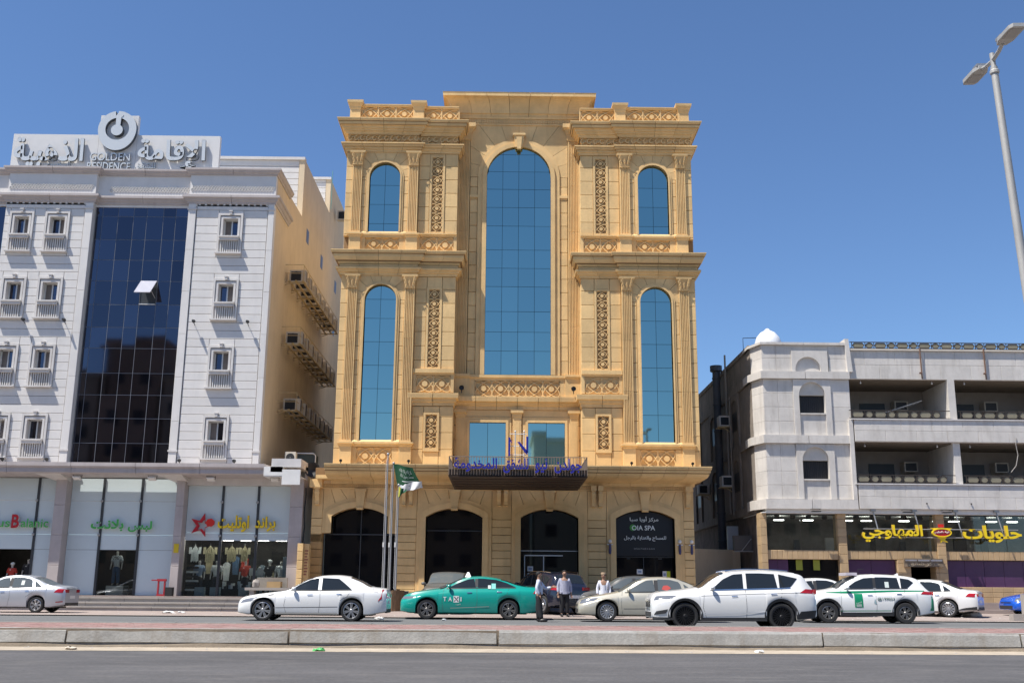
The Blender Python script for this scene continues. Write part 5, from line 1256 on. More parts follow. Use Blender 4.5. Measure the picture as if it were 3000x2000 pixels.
for i, x in enumerate((14.4, 18.6, 20.4)):
    t = thing('soffit_light', ['flat black soffit lamp under the arched corner bay', 'flat black soffit lamp over the left half of the yellow sign', 'flat black soffit lamp left of the second yellow word'][i], 'lamp', (x, 49.1, 4.75), 'lamps under the weathered block')
    B = MB(); B.box(x-.2, x+.2, 48.6, 48.8, 4.70, 4.74); obj('lamp_head', B, LAMPB, t); B = MB(); B.tube([(x-.2, 48.9, 4.83), (x-.2, 48.6, 4.83), (x+.2, 48.6, 4.83), (x+.2, 48.9, 4.83)], .012, 5); obj('frame', B, LAMPB, t)

# ================= houses across the street (behind the camera, seen in the glass) =================
BEI = mat('opposite_beige', (.40, .33, .25), .85, var=.1, scale=.4)
def opp(x0, x1, y0, y1, h, lab, floors=6, m=BEI):
    t = thing('opposite_building', lab, 'building', ((x0+x1)/2, y0, 0)); B = MB(); B.box(x0, x1, y1, y0, -.05, h); obj('wall', B, m, t)
    B = MB(); B.box(x0-.2, x1+.2, y1-.2, y0+.25, h, h+.5); obj('cornice', B, m, t)
    n = int((x1-x0)/2.6)
    for j in range(floors):
        for i in range(n):
            x = x0+(i+.5)*(x1-x0)/n; z = 3.5+j*(h-4.5)/floors; B = MB(); B.box(x-.6, x+.6, y0-.02, y0+.05, z, z+1.3); obj('window', B, MULL, t)
opp(-75, -44, -14, -26, 23.5, 'long dark house across the street reflected low in the navy glass', 6)
opp(-43.6, -37, -14, -28, 26.9, 'brown stepped house across the street reflected in the navy glass', 6, mat('opposite_brown', (.33, .24, .18), .85, var=.1))
opp(-36.7, -22, -14, -26, 23.0, 'tall plain house across the street reflected at the right of the navy glass', 6)
opp(-21.7, 3.0, -15, -26, 12.5, 'plain three-storey house across the street behind the camera', 3)
opp(3.4, 10.5, -14, -24, 17.0, 'pale teal-grey house across the street reflected in the right square hotel window', 4, mat('opposite_pale', (.45, .50, .45), .8))
opp(11, 50, -14, -26, 11.5, 'wide two-storey house across the street behind the camera', 2)
# ================= CARS =================
B = MB(); B.add([(-6.2, 41.2, Z0+.034), (32, 41.2, Z0+.034), (32, 46.65, .27), (-6.2, 46.65, .27), (-6.2, 46.65, .0), (-6.2, 41.2, 0)], [(0, 1, 2, 3), (0, 3, 4, 5)]); obj('parking_ramp', B, PINKP, kind='structure')
CGL = mat('car_glass', (.018, .022, .025), .03, spec=.55); CGL2 = mat('car_glass_pale', (.10, .115, .12), .05, spec=.6)
TYRE = mat('tyre_rubber', (.022, .022, .023), .85); BLKP = mat('black_plastic_trim', (.028, .028, .03), .6); CHROME = mat('chrome_trim', (.7, .7, .7), .12, 1.)
RIMS = mat('silver_rim', (.55, .56, .58), .28, .85); RIMD = mat('dark_rim', (.035, .035, .038), .3, .6); WELL = mat('wheel_well', (.008, .008, .008), .9)
REDLT = mat('red_tail_lamp', (.33, .008, .012), .12, coat=.5); HEADL = mat('headlamp_lens', (.20, .21, .23), .08, .3, coat=.6); SEAM = mat('panel_gap', (.05, .05, .052), .7)
def interp(pts, x):
    if x <= pts[0][0]: return pts[0][1]
    for i in range(len(pts)-1):
        x0, y0 = pts[i]; x1, y1 = pts[i+1]
        if x <= x1:
            def sl(j):
                if j <= 0 or j >= len(pts)-1:
                    a, b = (0, 1) if j <= 0 else (-2, -1)
                    return (pts[b][1]-pts[a][1])/(pts[b][0]-pts[a][0])
                s0 = (pts[j][1]-pts[j-1][1])/(pts[j][0]-pts[j-1][0]); s1 = (pts[j+1][1]-pts[j][1])/(pts[j+1][0]-pts[j][0])
                return 0 if s0*s1 <= 0 else 2*s0*s1/(s0+s1)
            h = x1-x0; t = (x-x0)/h; m0, m1 = sl(i)*h, sl(i+1)*h
            return (2*t**3-3*t*t+1)*y0+(t**3-2*t*t+t)*m0+(-2*t**3+3*t*t)*y1+(t**3-t*t)*m1
    return pts[-1][1]
def wheel_mesh(R, rimR, W=.215, rim=RIMS, spokes=10, style=0):
    B = MB(); n = 28; h = W/2
    B.lathe([(rimR*.96, -h+.02), (rimR+.012, -h), (R-.03, -h+.0), (R-.008, -h+.02), (R, -h+.05), (R, h-.05), (R-.008, h-.02), (R-.03, h), (rimR, h)], 0, 0, n, axis='y')
    ty = B.mesh('tyre', TYRE, True, 40)
    B = MB(); B.lathe([(rimR, h), (rimR, -h+.015), (rimR-.018, -h+.005), (rimR-.03, -h+.03), (rimR-.035, h-.02)], 0, 0, n, axis='y')
    B.lathe([(.001, -h+.02), (.04, -h+.02), (.06, -h+.04), (.06, 0)], 0, 0, 12, axis='y')
    for k in range(spokes):
        a = 2*pi*k/spokes; da = .5*pi/spokes
        if style == 0: quad_ = [(.05, a-.25), (rimR-.02, a-da*1.15), (rimR-.02, a+da*1.15), (.05, a+.25)]
        elif style == 1: quad_ = [(.05, a-.25), (rimR-.02, a-da*.75+(.10 if k % 2 else -.10)), (rimR-.02, a+da*.75+(.10 if k % 2 else -.10)), (.05, a+.25)]
        else: quad_ = [(.05, a-.1), (rimR-.02, a+da*.9-.05), (rimR-.02, a+da*.9+.06), (.05, a+.16)]
        v = [(r*cos(t), -h+.025+.02*(r < .1)+(0 if r > .1 else -.01), r*sin(t)) for r, t in quad_]
        B.add(v+[(x, y+.03, z) for x, y, z in v], [(0, 1, 2, 3), (7, 6, 5, 4), (0, 4, 5, 1), (1, 5, 6, 2), (2, 6, 7, 3), (3, 7, 4, 0)])
    rm = B.mesh('rim', rim, False)
    B = MB(); B.lathe([(.001, .0), (rimR-.03, .0)], 0, 0, n, axis='y'); B.lathe([(rimR*.55, -.025), (.02, -.025)], 0, 0, n, axis='y'); dk = B.mesh('brake_disc', WELL)
    return ty, rm, dk
def car(name, label, L, W, top, belt, plan, wheels, paint, dlo, shields, loc, rz, R=.33, rimR=.225, zb=.20, hw_roof=.70, head=None, tail=None, rim=RIMS, spokes=10, style=0, glass=CGL, trims=(), lower=None, flare=False, handles=(), mirror=None, seams=(), glasses=None, group='cars along the street', extra=None, mods=None, cat='car', arch=None, scale=1., rails=False, notail=False, bpil=True, wtrim=None):
    t = thing(name, label, cat, loc, group, world=False); t.rotation_euler = (0, 0, rz); t.scale = (scale,)*3
    Ra = arch or R+.055
    def zbot(x):
        z = zb+.06*max(0, (.35-x)/.35)+.10*max(0, (x-(L-.55))/.55)
        for xw in wheels:
            d = Ra*Ra-(x-xw)**2
            if d > 0: z = max(z, R+sqrt(d))
        return z
    def sec(x):
        w = W/2*interp(plan, x); zt = interp(top, x); zc = min(interp(belt, x), zt-.02); b = zbot(x)
        tt = min(1, max(0, (zt-zc-.04)/.34)); H = zc-b
        return [(0, b), (.86*w, b), (.965*w, b+min(.04, H*.1)), (1.*w, b+.30*H), (w, b+.55*H), (.985*w, b+.80*H), (.955*w, b+.93*H), (.92*w, zc), (.895*w, zc+.012+.012*tt),
                ((.86*(1-tt)+hw_roof*tt)*w, zt-.012-.072*tt), ((.76*(1-tt)+hw_roof*.93*tt)*w, zt-.006-.028*tt), ((.5)*w*(1-.1*tt), zt), (.25*w, zt+.012), (0, zt+.016)]
    xs = [0, .02, .05, .1, .17, .26, .36]
    x = .46
    while x < L-.4: xs.append(x); x += .085
    xs += [L-.36, L-.26, L-.17, L-.1, L-.05, L-.02, L]
    for xw in wheels:
        xs = [q for q in xs if abs(q-xw) > Ra+.02]
        xs += [xw-Ra-.004, xw+Ra+.004]+[xw+Ra*.999*cos(pi*k/14) for k in range(15)]
    xs.sort(); S_ = [sec(x) for x in xs]; N = len(S_[0])
    B = MB(); vs = []
    for x, s in zip(xs, S_): vs += [(x, -y, z) for y, z in s]+[(x, y, z) for y, z in s]
    fs = []
    for i in range(len(xs)-1):
        a, b = i*2*N, (i+1)*2*N
        for k in range(N-1):
            fs.append((a+k, a+k+1, b+k+1, b+k)); fs.append((a+N+k, b+N+k, b+N+k+1, a+N+k+1))
    e = (len(xs)-1)*2*N
    for k in range(N-1): fs.append((k, N+k, N+k+1, k+1)); fs.append((e+k, e+k+1, e+N+k+1, e+N+k))
    B.add(vs, [f[::-1] for f in fs])
    body = obj('body', B, paint, t, smooth=True, angle=32)
    body.data.validate()
    def sy(x, z):
        s = sec(min(max(x, .001), L-.001)); 
        if z <= s[2][1]: return s[2][0]
        for k in range(2, 9):
            if z <= s[k+1][1]:
                q = (z-s[k][1])/max(1e-5, s[k+1][1]-s[k][1]); return s[k][0]+(s[k+1][0]-s[k][0])*q
        return s[9][0]
    def tz(x, y):
        s = sec(x); y = abs(y)
        for k in range(8, 13):
            if y >= s[k+1][0]:
                q = (s[k][0]-y)/max(1e-5, s[k][0]-s[k+1][0]); q = max(0, q); return s[k][1]+(s[k+1][1]-s[k][1])*q
        return s[13][1]
    def patch(nm, poly, m, off=.006, sides=(-1, 1), par=None, th=.0):
        # polygon in the side view laid on the body side; cut into columns so it follows the surface
        xa, xb = min(p[0] for p in poly), max(p[0] for p in poly); n = max(2, int((xb-xa)/.06)); cols = []
        for i in range(n+1):
            x = xa+(xb-xa)*i/n; xq = min(max(x, xa+1e-4), xb-1e-4); zz = []
            for a, b in zip(poly, poly[1:]+poly[:1]):
                if (a[0]-xq)*(b[0]-xq) < 0: zz.append(a[1]+(b[1]-a[1])*(xq-a[0])/(b[0]-a[0]))
            if len(zz) >= 2: cols.append((x, min(zz), max(zz)))
        for sd in sides:
            B = MB(); vs = []; m_ = 6
            for x, z0, z1 in cols:
                for j in range(m_): z = z0+(z1-z0)*j/(m_-1); vs.append((x, sd*(sy(x, z)+off), z))
            fs = [(i*m_+j, (i+1)*m_+j, (i+1)*m_+j+1, i*m_+j+1) for i in range(len(cols)-1) for j in range(m_-1)]
            B.add(vs, fs if sd < 0 else [f[::-1] for f in fs]); obj(nm, B, m, par or t, smooth=True)
    def line(nm, pts, wd, m, off=.004, sides=(-1, 1), par=None):
        out = []
        for a, b in zip(pts[:-1], pts[1:]):
            n = max(1, int(hypot(a[0]-b[0], a[1]-b[1])/.08)); out += [(a[0]+(b[0]-a[0])*i/n, a[1]+(b[1]-a[1])*i/n) for i in range(n)]
        out.append(pts[-1])
        for sd in sides:
            B = MB(); vs = []
            for i, (x, z) in enumerate(out):
                a, b = out[max(i-1, 0)], out[min(i+1, len(out)-1)]; dx, dz = b[0]-a[0], b[1]-a[1]; l_ = hypot(dx, dz) or 1; nx, nz = -dz/l_*wd/2, dx/l_*wd/2
                vs += [(x+nx, sd*(sy(x+nx, z+nz)+off), z+nz), (x-nx, sd*(sy(x-nx, z-nz)+off), z-nz)]
            fs = [(2*i, 2*i+1, 2*i+3, 2*i+2) for i in range(len(out)-1)]; B.add(vs, fs if sd < 0 else [f[::-1] for f in fs]); obj(nm, B, m, par or t, smooth=True)
    # glazing
    for i, poly in enumerate(dlo): patch('side_window', poly, (glasses or [glass]*9)[i], .010)
    if bpil: patch('pillar_trim', [(dlo[0][1][0]-.03, dlo[0][1][1]+.01), (dlo[1][0][0]+.03, dlo[1][0][1]+.01), (dlo[1][0][0]+.03, dlo[0][2][1]-.005), (dlo[0][1][0]-.03, dlo[0][2][1]-.005)], BLKP, .006)
    line('waist_trim', [(dlo[0][0][0]-.06, dlo[0][0][1]-.022)]+[(q[i_][0], q[i_][1]-.022) for q in dlo for i_ in (0, 1)], .028, wtrim or BLKP, .008)
    for (xa, xb, nm, ins) in shields:
        B = MB(); vs = []; n, m_ = 10, 10
        for i in range(n+1):
            x = xa+(xb-xa)*i/n; s = sec(x); ye = s[9][0]-ins
            for j in range(m_+1):
                y = -ye+2*ye*j/m_; vs.append((x, y, tz(x, y)+.008))
        B.add(vs, [(i*(m_+1)+j, (i+1)*(m_+1)+j, (i+1)*(m_+1)+j+1, i*(m_+1)+j+1) for i in range(n) for j in range(m_)]); obj(nm, B, glass, t, smooth=True)
    # dark wheel housings and wheels
    ty, rm, dk = wheel_mesh(R, rimR, rim=rim, spokes=spokes, style=style)
    for xw in wheels:
        B = MB(); B.prism([(xw+(Ra+.03)*cos(pi*k/14), R+(Ra+.03)*sin(pi*k/14)) for k in range(15)]+[(xw-Ra-.03, R-.06), (xw+Ra+.03, R-.06)], -W/2*.70, W/2*.70); obj('wheel_housing', B, WELL, t)
        B = MB(); B.prism([(xw+(Ra+.006)*cos(pi*k/16), R+(Ra+.006)*sin(pi*k/16)) for k in range(17)]+[(xw-Ra+.05, R), (xw+Ra-.05, R)][::1], -W/2*.86, -W/2*.80) if False else None
        for sd in (-1, 1):
            wh = bpy.data.objects.new('wheel', None); COL.objects.link(wh); wh.parent = t; wh.location = (xw, sd*(W/2*.955-.10), R); wh.empty_display_size = .2
            if sd > 0: wh.rotation_euler = (0, 0, pi)
            for nm, me in (('tyre', ty), ('rim', rm), ('brake_disc', dk)):
                put(nm, me, wh)
    B = MB(); B.box(.5, L-.5, -W*.40, W*.40, zb-.02, zb+.1); obj('underbody', B, WELL, t)
    if flare:
        for xw in wheels:
            pts = [(xw+(Ra+.028)*cos(-.12+(pi+.24)*k/22), R+(Ra+.028)*sin(-.12+(pi+.24)*k/22)) for k in range(23)]; line('arch_trim', pts, .075, BLKP, .012)
    if lower: patch('sill_trim', [(wheels[0]+Ra, zb-.005), (wheels[1]-Ra, zb-.005), (wheels[1]-Ra, zb+lower), (wheels[0]+Ra, zb+lower*.8)], BLKP, .008)
    for h in handles: line('door_handle', [(h[0], h[1]), (h[0]+.17, h[1]+.01)], .028, CHROME if len(h) < 3 else h[2], .022)
    for sm_ in seams: line('panel_seam', sm_, .009, SEAM, .003)
    if head: 
        for pl_ in head: patch('headlight', pl_, HEADL, .007)
    if tail:
        for pl_ in tail: patch('tail_light', pl_, REDLT, .008)
    if mirror:
        x, z = mirror
        for sd in (-1, 1):
            B = MB(); y = sy(x, z); B.ball((x, sd*(y+.15), z+.05), .1, 12, sc=(.75, 1.0, .68)); B.tube([(x+.02, sd*(y-.02), z), (x, sd*(y+.1), z+.02)], .03, 6); obj('wing_mirror', B, paint, t, smooth=True)
    if rails:
        for sd in (-1, 1):
            B = MB(); pts = [(x, sd*(sec(x)[9][0]-.05), tz(x, sec(x)[9][0]-.05)+.05) for x in [rails[0]+(rails[1]-rails[0])*i/10 for i in range(11)]]; B.tube(pts, .018, 6); obj('roof_rail', B, rails[2], t)
    # front grille, bumper mouth and rear bumper / plate
    s0 = sec(0.03); w0 = s0[4][0]
    B = MB(); B.box(-.012, .02, -w0*.62, w0*.62, s0[0][1]+.30, interp(top, 0)-.03); obj('grille', B, BLKP, t)
    B = MB(); B.box(-.010, .02, -w0*.8, w0*.8, s0[0][1]+.03, s0[0][1]+.16); obj('bumper_intake', B, BLKP, t)
    s1 = sec(L-.03); w1 = s1[4][0]
    B = MB(); B.box(L-.02, L+.012, -.26, .26, s1[0][1]+.26, s1[0][1]+.38); obj('number_plate', B, WPLAST, t)
    B = MB(); B.box(L-.05, L+.010, -w1*.9, w1*.9, s1[0][1]-.02, s1[0][1]+.10); obj('rear_valance', B, BLKP, t)
    if tail and not notail:
        for sd in (-1, 1):
            zz = sum(p[1] for p in tail[0])/len(tail[0]); B = MB(); B.box(L-.03, L+.014, sd*w1*.52, sd*w1*.95, zz-.07, zz+.05); obj('rear_lamp', B, REDLT, t)
    if extra: extra(t, sy, tz, patch, line, sec)
    return t
def paintm(nm, col, rough=.28, metal=0., coat=.7): return mat(nm, col, rough, metal, coat=coat, var=.015, scale=3)
PL = [(0, .70), (.06, .82), (.2, .91), (.55, .98), (1.1, 1.), (3.6, 1.), (4.3, .965), (4.6, .92), (4.78, .86), (4.87, .78)]
def planL(L): return [(x*L/4.87, v) for x, v in PL]
WHP = paintm('white_paint', (.70, .70, .69)); WHP2 = paintm('pearl_white_paint', (.66, .66, .65)); SILV = paintm('silver_paint', (.44, .46, .50), .3, .35)
TEAL = paintm('teal_paint', (.003, .27, .215), .25); NAVY = paintm('navy_paint', (.012, .014, .028), .18); GREYP = paintm('dusty_grey_paint', (.07, .07, .068), .4); CHAMP = paintm('champagne_paint', (.50, .47, .385), .3, .3)
BLUEP = paintm('bright_blue_paint', (.01, .09, .50), .25); PURS = paintm('dusty_suv_paint', (.10, .095, .085), .5)
def sticker(t, patch, x, z, w_=.12, h_=.14): patch('window_sticker', [(x, z), (x+w_, z), (x+w_, z+h_), (x, z+h_)], mat('pale_sticker', (.6, .66, .62), .6), .016, sides=(-1,))

# -- white sedan, sharp creases, big chrome wheels
T1 = [(0, .60), (.04, .68), (.15, .76), (.5, .83), (1.0, .90), (1.55, .975), (1.9, 1.16), (2.3, 1.36), (2.75, 1.455), (3.15, 1.47), (3.55, 1.435), (3.95, 1.30), (4.40, 1.09), (4.70, 1.06), (4.84, 1.03), (4.87, .96)]
B1 = [(0, .54), (.4, .68), (1.2, .80), (2, .90), (3, .945), (4, .97), (4.87, .93)]
def ex1(t, sy, tz, patch, line, sec):
    patch('chrome_sill', [(1.3, .235), (3.3, .235), (3.3, .275), (1.3, .275)], CHROME, .012)
    line('crease', [(1.2, .42), (3.3, .46)], .02, SEAM, .002)
    patch('side_vent', [(.98, .80), (1.22, .83), (1.2, .86), (1.0, .835)], BLKP, .01)
car('sedan', 'white saloon with tall red tail lamps driving past the white apartment block', 4.87, 1.84, T1, B1, planL(4.87), (.86, 3.74), WHP,
    [[(1.72, .985), (2.62, 1.0), (2.62, 1.375), (2.35, 1.33), (2.05, 1.19)], [(2.74, 1.0), (3.72, 1.02), (3.50, 1.20), (3.28, 1.36), (2.74, 1.385)]],
    [(1.62, 2.42, 'windscreen', .04), (3.66, 4.34, 'rear_window', .06)], (-8.38, 35.3, Z0), 0, scale=.97, R=.345, rimR=.26, spokes=14, style=1,
    tail=[[(4.60, .64), (4.70, .62), (4.78, 1.02), (4.66, 1.03)]], head=[[(.1, .56), (.5, .64), (.66, .76), (.3, .70), (.12, .64)]], handles=((2.30, .83), (3.25, .86)), mirror=(1.85, .97),
    seams=([(1.62, .96), (1.55, .5), (1.62, .26)], [(2.70, .98), (2.72, .6), (2.68, .26)], [(3.74, 1.0), (3.60, .80), (3.36, .66)], [(4.42, 1.06), (4.46, .95), (4.6, .92)]), extra=ex1, bpil=False)
# -- teal taxi
T2 = [(0, .62), (.04, .70), (.12, .80), (.4, .90), (.8, .965), (1.25, 1.03), (1.45, 1.05), (1.8, 1.24), (2.1, 1.375), (2.5, 1.455), (2.8, 1.465), (3.2, 1.43), (3.6, 1.34), (4.1, 1.18), (4.5, 1.115), (4.72, 1.105), (4.86, 1.08), (4.9, 1.0)]
B2 = [(0, .58), (.5, .76), (1.2, .88), (2, .94), (3, .965), (4.2, .99), (4.9, .96)]
def ex2(t, sy, tz, patch, line, sec):
    line('windscreen_trim', [(1.35, 1.05), (1.75, 1.22), (2.1, 1.36)], .03, CHROME, .016)
    line('door_glint', [(1.75, .38), (2.05, .39), (3.1, .44)], .016, CHROME, .006)
    sticker(t, patch, 3.05, 1.04, .10, .12); patch('window_sticker', [(3.17, 1.03), (3.32, 1.03), (3.32, 1.22), (3.17, 1.22)], mat('mint_sticker', (.2, .55, .5), .6), .016, sides=(-1,))
    for sd in (-1,):
        for s_, x0, x1 in (('T', 1.50, 1.61), ('A', 1.68, 1.80), ('I', 2.10, 2.135)):
            me = text_mesh(s_, x1-x0, .15, .004, [WLET], .02, 'taxi_lettering'); put('taxi_lettering', me, t, loc=((x0+x1)/2, -sy(1.8, .66)-.010, .61))
        B = MB(); y = -sy(1.95, .66)-.008; B.box(1.86, 2.05, y-.002, y, .57, .79); obj('lettering_square', B, WLET, t)
        B = MB(); B.ribbon([(1.885, .76), (2.025, .60)], .035, y-.005, y-.002, False); B.ribbon([(1.885, .60), (1.93, .655)], .03, y-.005, y-.002, False); B.ribbon([(1.98, .70), (2.025, .76)], .03, y-.005, y-.002, False); obj('lettering_cross', B, mat('maroon_print', (.10, .05, .07), .6), t)
        me = text_mesh(arab('أجرة'), .16, .07, .004, [WLET], 0, 'taxi_lettering'); put('taxi_lettering', me, t, loc=(2.02, y-.002, .47))
    B = MB(); z = tz(2.35, 0); B.add([(2.22, -.28, z-.01), (2.44, -.28, z-.01), (2.44, .28, z-.01), (2.22, .28, z-.01), (2.30, -.10, z+.16), (2.36, -.10, z+.16), (2.36, .10, z+.16), (2.30, .10, z+.16)], [(4, 5, 6, 7), (0, 1, 5, 4), (1, 2, 6, 5), (2, 3, 7, 6), (3, 0, 4, 7)]); obj('roof_sign', B, WPLAST, t)
car('taxi', 'teal green taxi with white TAXI lettering and a small white roof sign', 4.9, 1.86, T2, B2, planL(4.9), (.93, 3.78), TEAL,
    [[(1.66, 1.06), (2.62, 1.085), (2.60, 1.385), (2.35, 1.355), (2.0, 1.23)], [(2.70, 1.085), (4.02, 1.10), (3.70, 1.24), (3.35, 1.345), (2.9, 1.385), (2.70, 1.39)]],
    [(1.38, 2.12, 'windscreen', .04), (3.50, 4.36, 'rear_window', .08)], (-3.52, 38.6, Z0+.01), 0, R=.335, rimR=.235, spokes=12, style=1, rim=mat('two_tone_rim', (.30, .29, .28), .3, .8),
    tail=[[(4.62, .88), (4.86, .90), (4.88, 1.0), (4.68, .98)]], head=[[(.03, .66), (.42, .70), (.50, .77), (.12, .76), (.04, .74)]], handles=((2.32, .90), (3.36, .93)), mirror=(1.70, 1.06),
    seams=([(1.52, 1.04), (1.46, .6), (1.5, .26)], [(2.66, 1.08), (2.68, .6), (2.62, .26)], [(3.80, 1.08), (3.70, .84), (3.36, .62)]), extra=ex2, cat='taxi')
# -- white SUV
T3 = [(0, .82), (.03, .90), (.1, .98), (.3, 1.03), (.9, 1.10), (1.22, 1.15), (1.38, 1.18), (1.75, 1.42), (2.05, 1.58), (2.4, 1.655), (2.8, 1.675), (3.4, 1.665), (3.95, 1.63), (4.3, 1.58), (4.42, 1.50), (4.55, 1.30), (4.66, 1.16), (4.70, 1.05), (4.72, .9)]
B3 = [(0, .76), (.5, .88), (1.3, .98), (2.2, 1.03), (3.4, 1.07), (4.3, 1.10), (4.72, .95)]
def ex3(t, sy, tz, patch, line, sec):
    B = MB(); z = tz(4.3, 0); B.add([(4.15, -.62, z+.0), (4.15, .62, z+.0), (4.50, .58, z-.02), (4.50, -.58, z-.02), (4.2, -.60, z-.06), (4.2, .60, z-.06)], [(0, 3, 2, 1), (4, 5, 2, 3), (0, 1, 5, 4)]); obj('spoiler', B, WHP2, t)
    patch('rear_cladding', [(4.1, .30), (4.70, .36), (4.71, .56), (4.2, .52)], BLKP, .012); patch('front_cladding', [(.02, .27), (.62, .27), (.6, .33), (.02, .34)], BLKP, .010)
    patch('fog_recess', [(.05, .40), (.40, .45), (.44, .56), (.10, .50)], BLKP, .010)
    line('door_crease', [(1.45, .42), (2.4, .44), (3.2, .52)], .03, paintm('white_paint2', (.75, .75, .75)), .006); line('shoulder_crease', [(1.4, .93), (3.0, 1.0), (4.5, 1.05)], .012, SEAM, .002)
    for k in range(6): 
        B = MB(); B.box(-.02, -.008, -.42, .42, .55+.055*k, .565+.055*k); obj('grille_bar', B, CHROME, t)
car('suv', 'large white SUV with black wheels driving nearest the median', 4.72, 1.90, T3, B3, planL(4.72), (.93, 3.67), WHP2,
    [[(1.72, 1.12), (2.62, 1.15), (2.62, 1.56), (2.35, 1.54), (2.05, 1.40)], [(2.72, 1.15), (3.60, 1.18), (3.58, 1.56), (3.1, 1.58), (2.72, 1.575)], [(3.66, 1.18), (3.98, 1.20), (4.20, 1.44), (3.66, 1.555)]],
    [(1.34, 2.10, 'windscreen', .04), (4.36, 4.60, 'rear_window', .12)], (4.10, 30.3, Z0), 0, scale=.955, R=.375, rimR=.285, zb=.26, hw_roof=.76, spokes=20, style=2, rim=RIMD, flare=True, lower=.09, arch=.43,
    tail=[[(4.22, 1.04), (4.66, 1.02), (4.68, 1.13), (4.42, 1.15)]], head=[[(.06, .80), (.58, .86), (.70, .94), (.2, .93), (.08, .90)]], handles=((2.26, .93), (3.38, 1.0)), mirror=(1.72, 1.12),
    seams=([(1.50, 1.12), (1.44, .6), (1.52, .34)], [(2.67, 1.12), (2.68, .6), (2.66, .34)], [(3.72, 1.14), (3.68, .92), (3.30, .66)]), extra=ex3, bpil=False, wtrim=CHROME, rails=(2.15, 3.95, CHROME), cat='SUV')
# -- police SUV
T4 = [(0, .84), (.03, .92), (.1, 1.0), (.4, 1.07), (.9, 1.14), (1.15, 1.18), (1.3, 1.22), (1.65, 1.46), (1.95, 1.60), (2.3, 1.68), (2.7, 1.70), (3.3, 1.685), (3.9, 1.635), (4.15, 1.57), (4.32, 1.40), (4.50, 1.18), (4.62, 1.12), (4.66, 1.05), (4.68, .9)]
GREENP = mat('police_green', (.005, .22, .10), .35)
def ex4(t, sy, tz, patch, line, sec):
    patch('green_stripe', [(.9, 1.045), (1.6, 1.03), (1.9, 1.03), (3.2, 1.09), (4.35, 1.115), (4.35, 1.15), (3.2, 1.15), (1.9, 1.115), (1.5, 1.10), (.9, 1.065)], GREENP, .009)
    patch('green_sill_line', [(1.35, .41), (3.1, .43), (3.1, .455), (1.35, .435)], GREENP, .009)
    patch('green_panel', [(1.85, .55), (2.14, .55), (2.14, 1.02), (1.85, 1.02)], GREENP, .009, sides=(-1,))
    patch('green_front_bar', [(.10, .42), (.18, .42), (.10, .90), (.04, .90)], GREENP, .009); patch('green_front_bar', [(.26, .42), (.36, .42), (.22, .84), (.14, .84)], GREENP, .009)
    patch('green_rear_bar', [(4.50, .45), (4.66, .45), (4.66, .95), (4.56, .95)], GREENP, .009)
    y = -sy(2.0, .65)-.013
    me = text_mesh(arab('أمن'), .18, .09, .003, [WLET], 0, 'door_emblem'); put('door_emblem', me, t, loc=(1.995, y, .68))
    B = MB(); 
    for k in range(3): B.box(1.90, 2.09, y-.003, y, .585+.028*k, .597+.028*k)
    obj('door_emblem_lines', B, WLET, t)
    me = text_mesh('@199033', .60, .12, .003, [mat('dark_green_print', (.03, .10, .08), .6)], .01, 'side_number'); put('side_number', me, t, loc=(2.95, -sy(2.9, .8)-.012, .78))
    patch('side_badge', [(2.52, .70), (2.62, .66), (2.60, .86), (2.54, .86)], mat('pale_badge', (.25, .35, .38), .6), .009, sides=(-1,))
    sticker(t, patch, 2.98, 1.24, .14, .20)
    z = tz(2.1, 0); B = MB(); B.box(1.72, 2.1, -.52, .52, z+.0, z+.10); obj('light_bar', B, mat('light_bar_pale', (.55, .50, .55), .2), t)
    B = MB(); B.add([(3.55, -.02, tz(3.5, 0)), (3.72, -.02, tz(3.7, 0)), (3.72, .02, tz(3.7, 0)), (3.55, .02, tz(3.5, 0)), (3.70, 0, tz(3.7, 0)+.09)], [(0, 1, 4), (1, 2, 4), (2, 3, 4), (3, 0, 4)]); obj('shark_fin', B, WHP, t)
    B = MB(); B.tube([(2.15, -.5, z), (2.15, -.5, z+.22), (2.35, -.5, z+.22)], .012, 5); obj('antenna', B, LAMPB, t)
car('police_suv', 'white patrol SUV with green stripes, green door panel and a roof light bar', 4.68, 1.86, T4, B3, planL(4.68), (.92, 3.625), WHP,
    [[(1.60, 1.20), (2.56, 1.22), (2.56, 1.585), (2.25, 1.56), (1.95, 1.44)], [(2.66, 1.22), (3.50, 1.23), (3.48, 1.58), (3.0, 1.60), (2.66, 1.60)], [(3.54, 1.23), (3.78, 1.24), (4.00, 1.42), (3.85, 1.53), (3.54, 1.575)]],
    [(1.27, 1.98, 'windscreen', .04), (4.18, 4.48, 'rear_window', .08)], (10.35, 38.0, Z0), radians(-3), scale=.965, R=.365, rimR=.23, zb=.27, hw_roof=.76, spokes=12, style=1, rim=mat('two_tone_rim', (.30, .29, .28)), flare=True, lower=.12, arch=.425,
    tail=[[(4.20, 1.02), (4.64, 1.0), (4.65, 1.10), (4.30, 1.12)]], head=[[(.04, .86), (.30, .92), (.56, 1.0), (.2, .98), (.05, .95)]], handles=((2.32, .97), (3.34, 1.02)), mirror=(1.62, 1.18),
    seams=([(1.42, 1.18), (1.38, .6), (1.46, .40)], [(2.61, 1.18), (2.62, .6), (2.60, .40)], [(3.66, 1.18), (3.60, .96), (3.26, .68)]), extra=ex4, cat='police car')
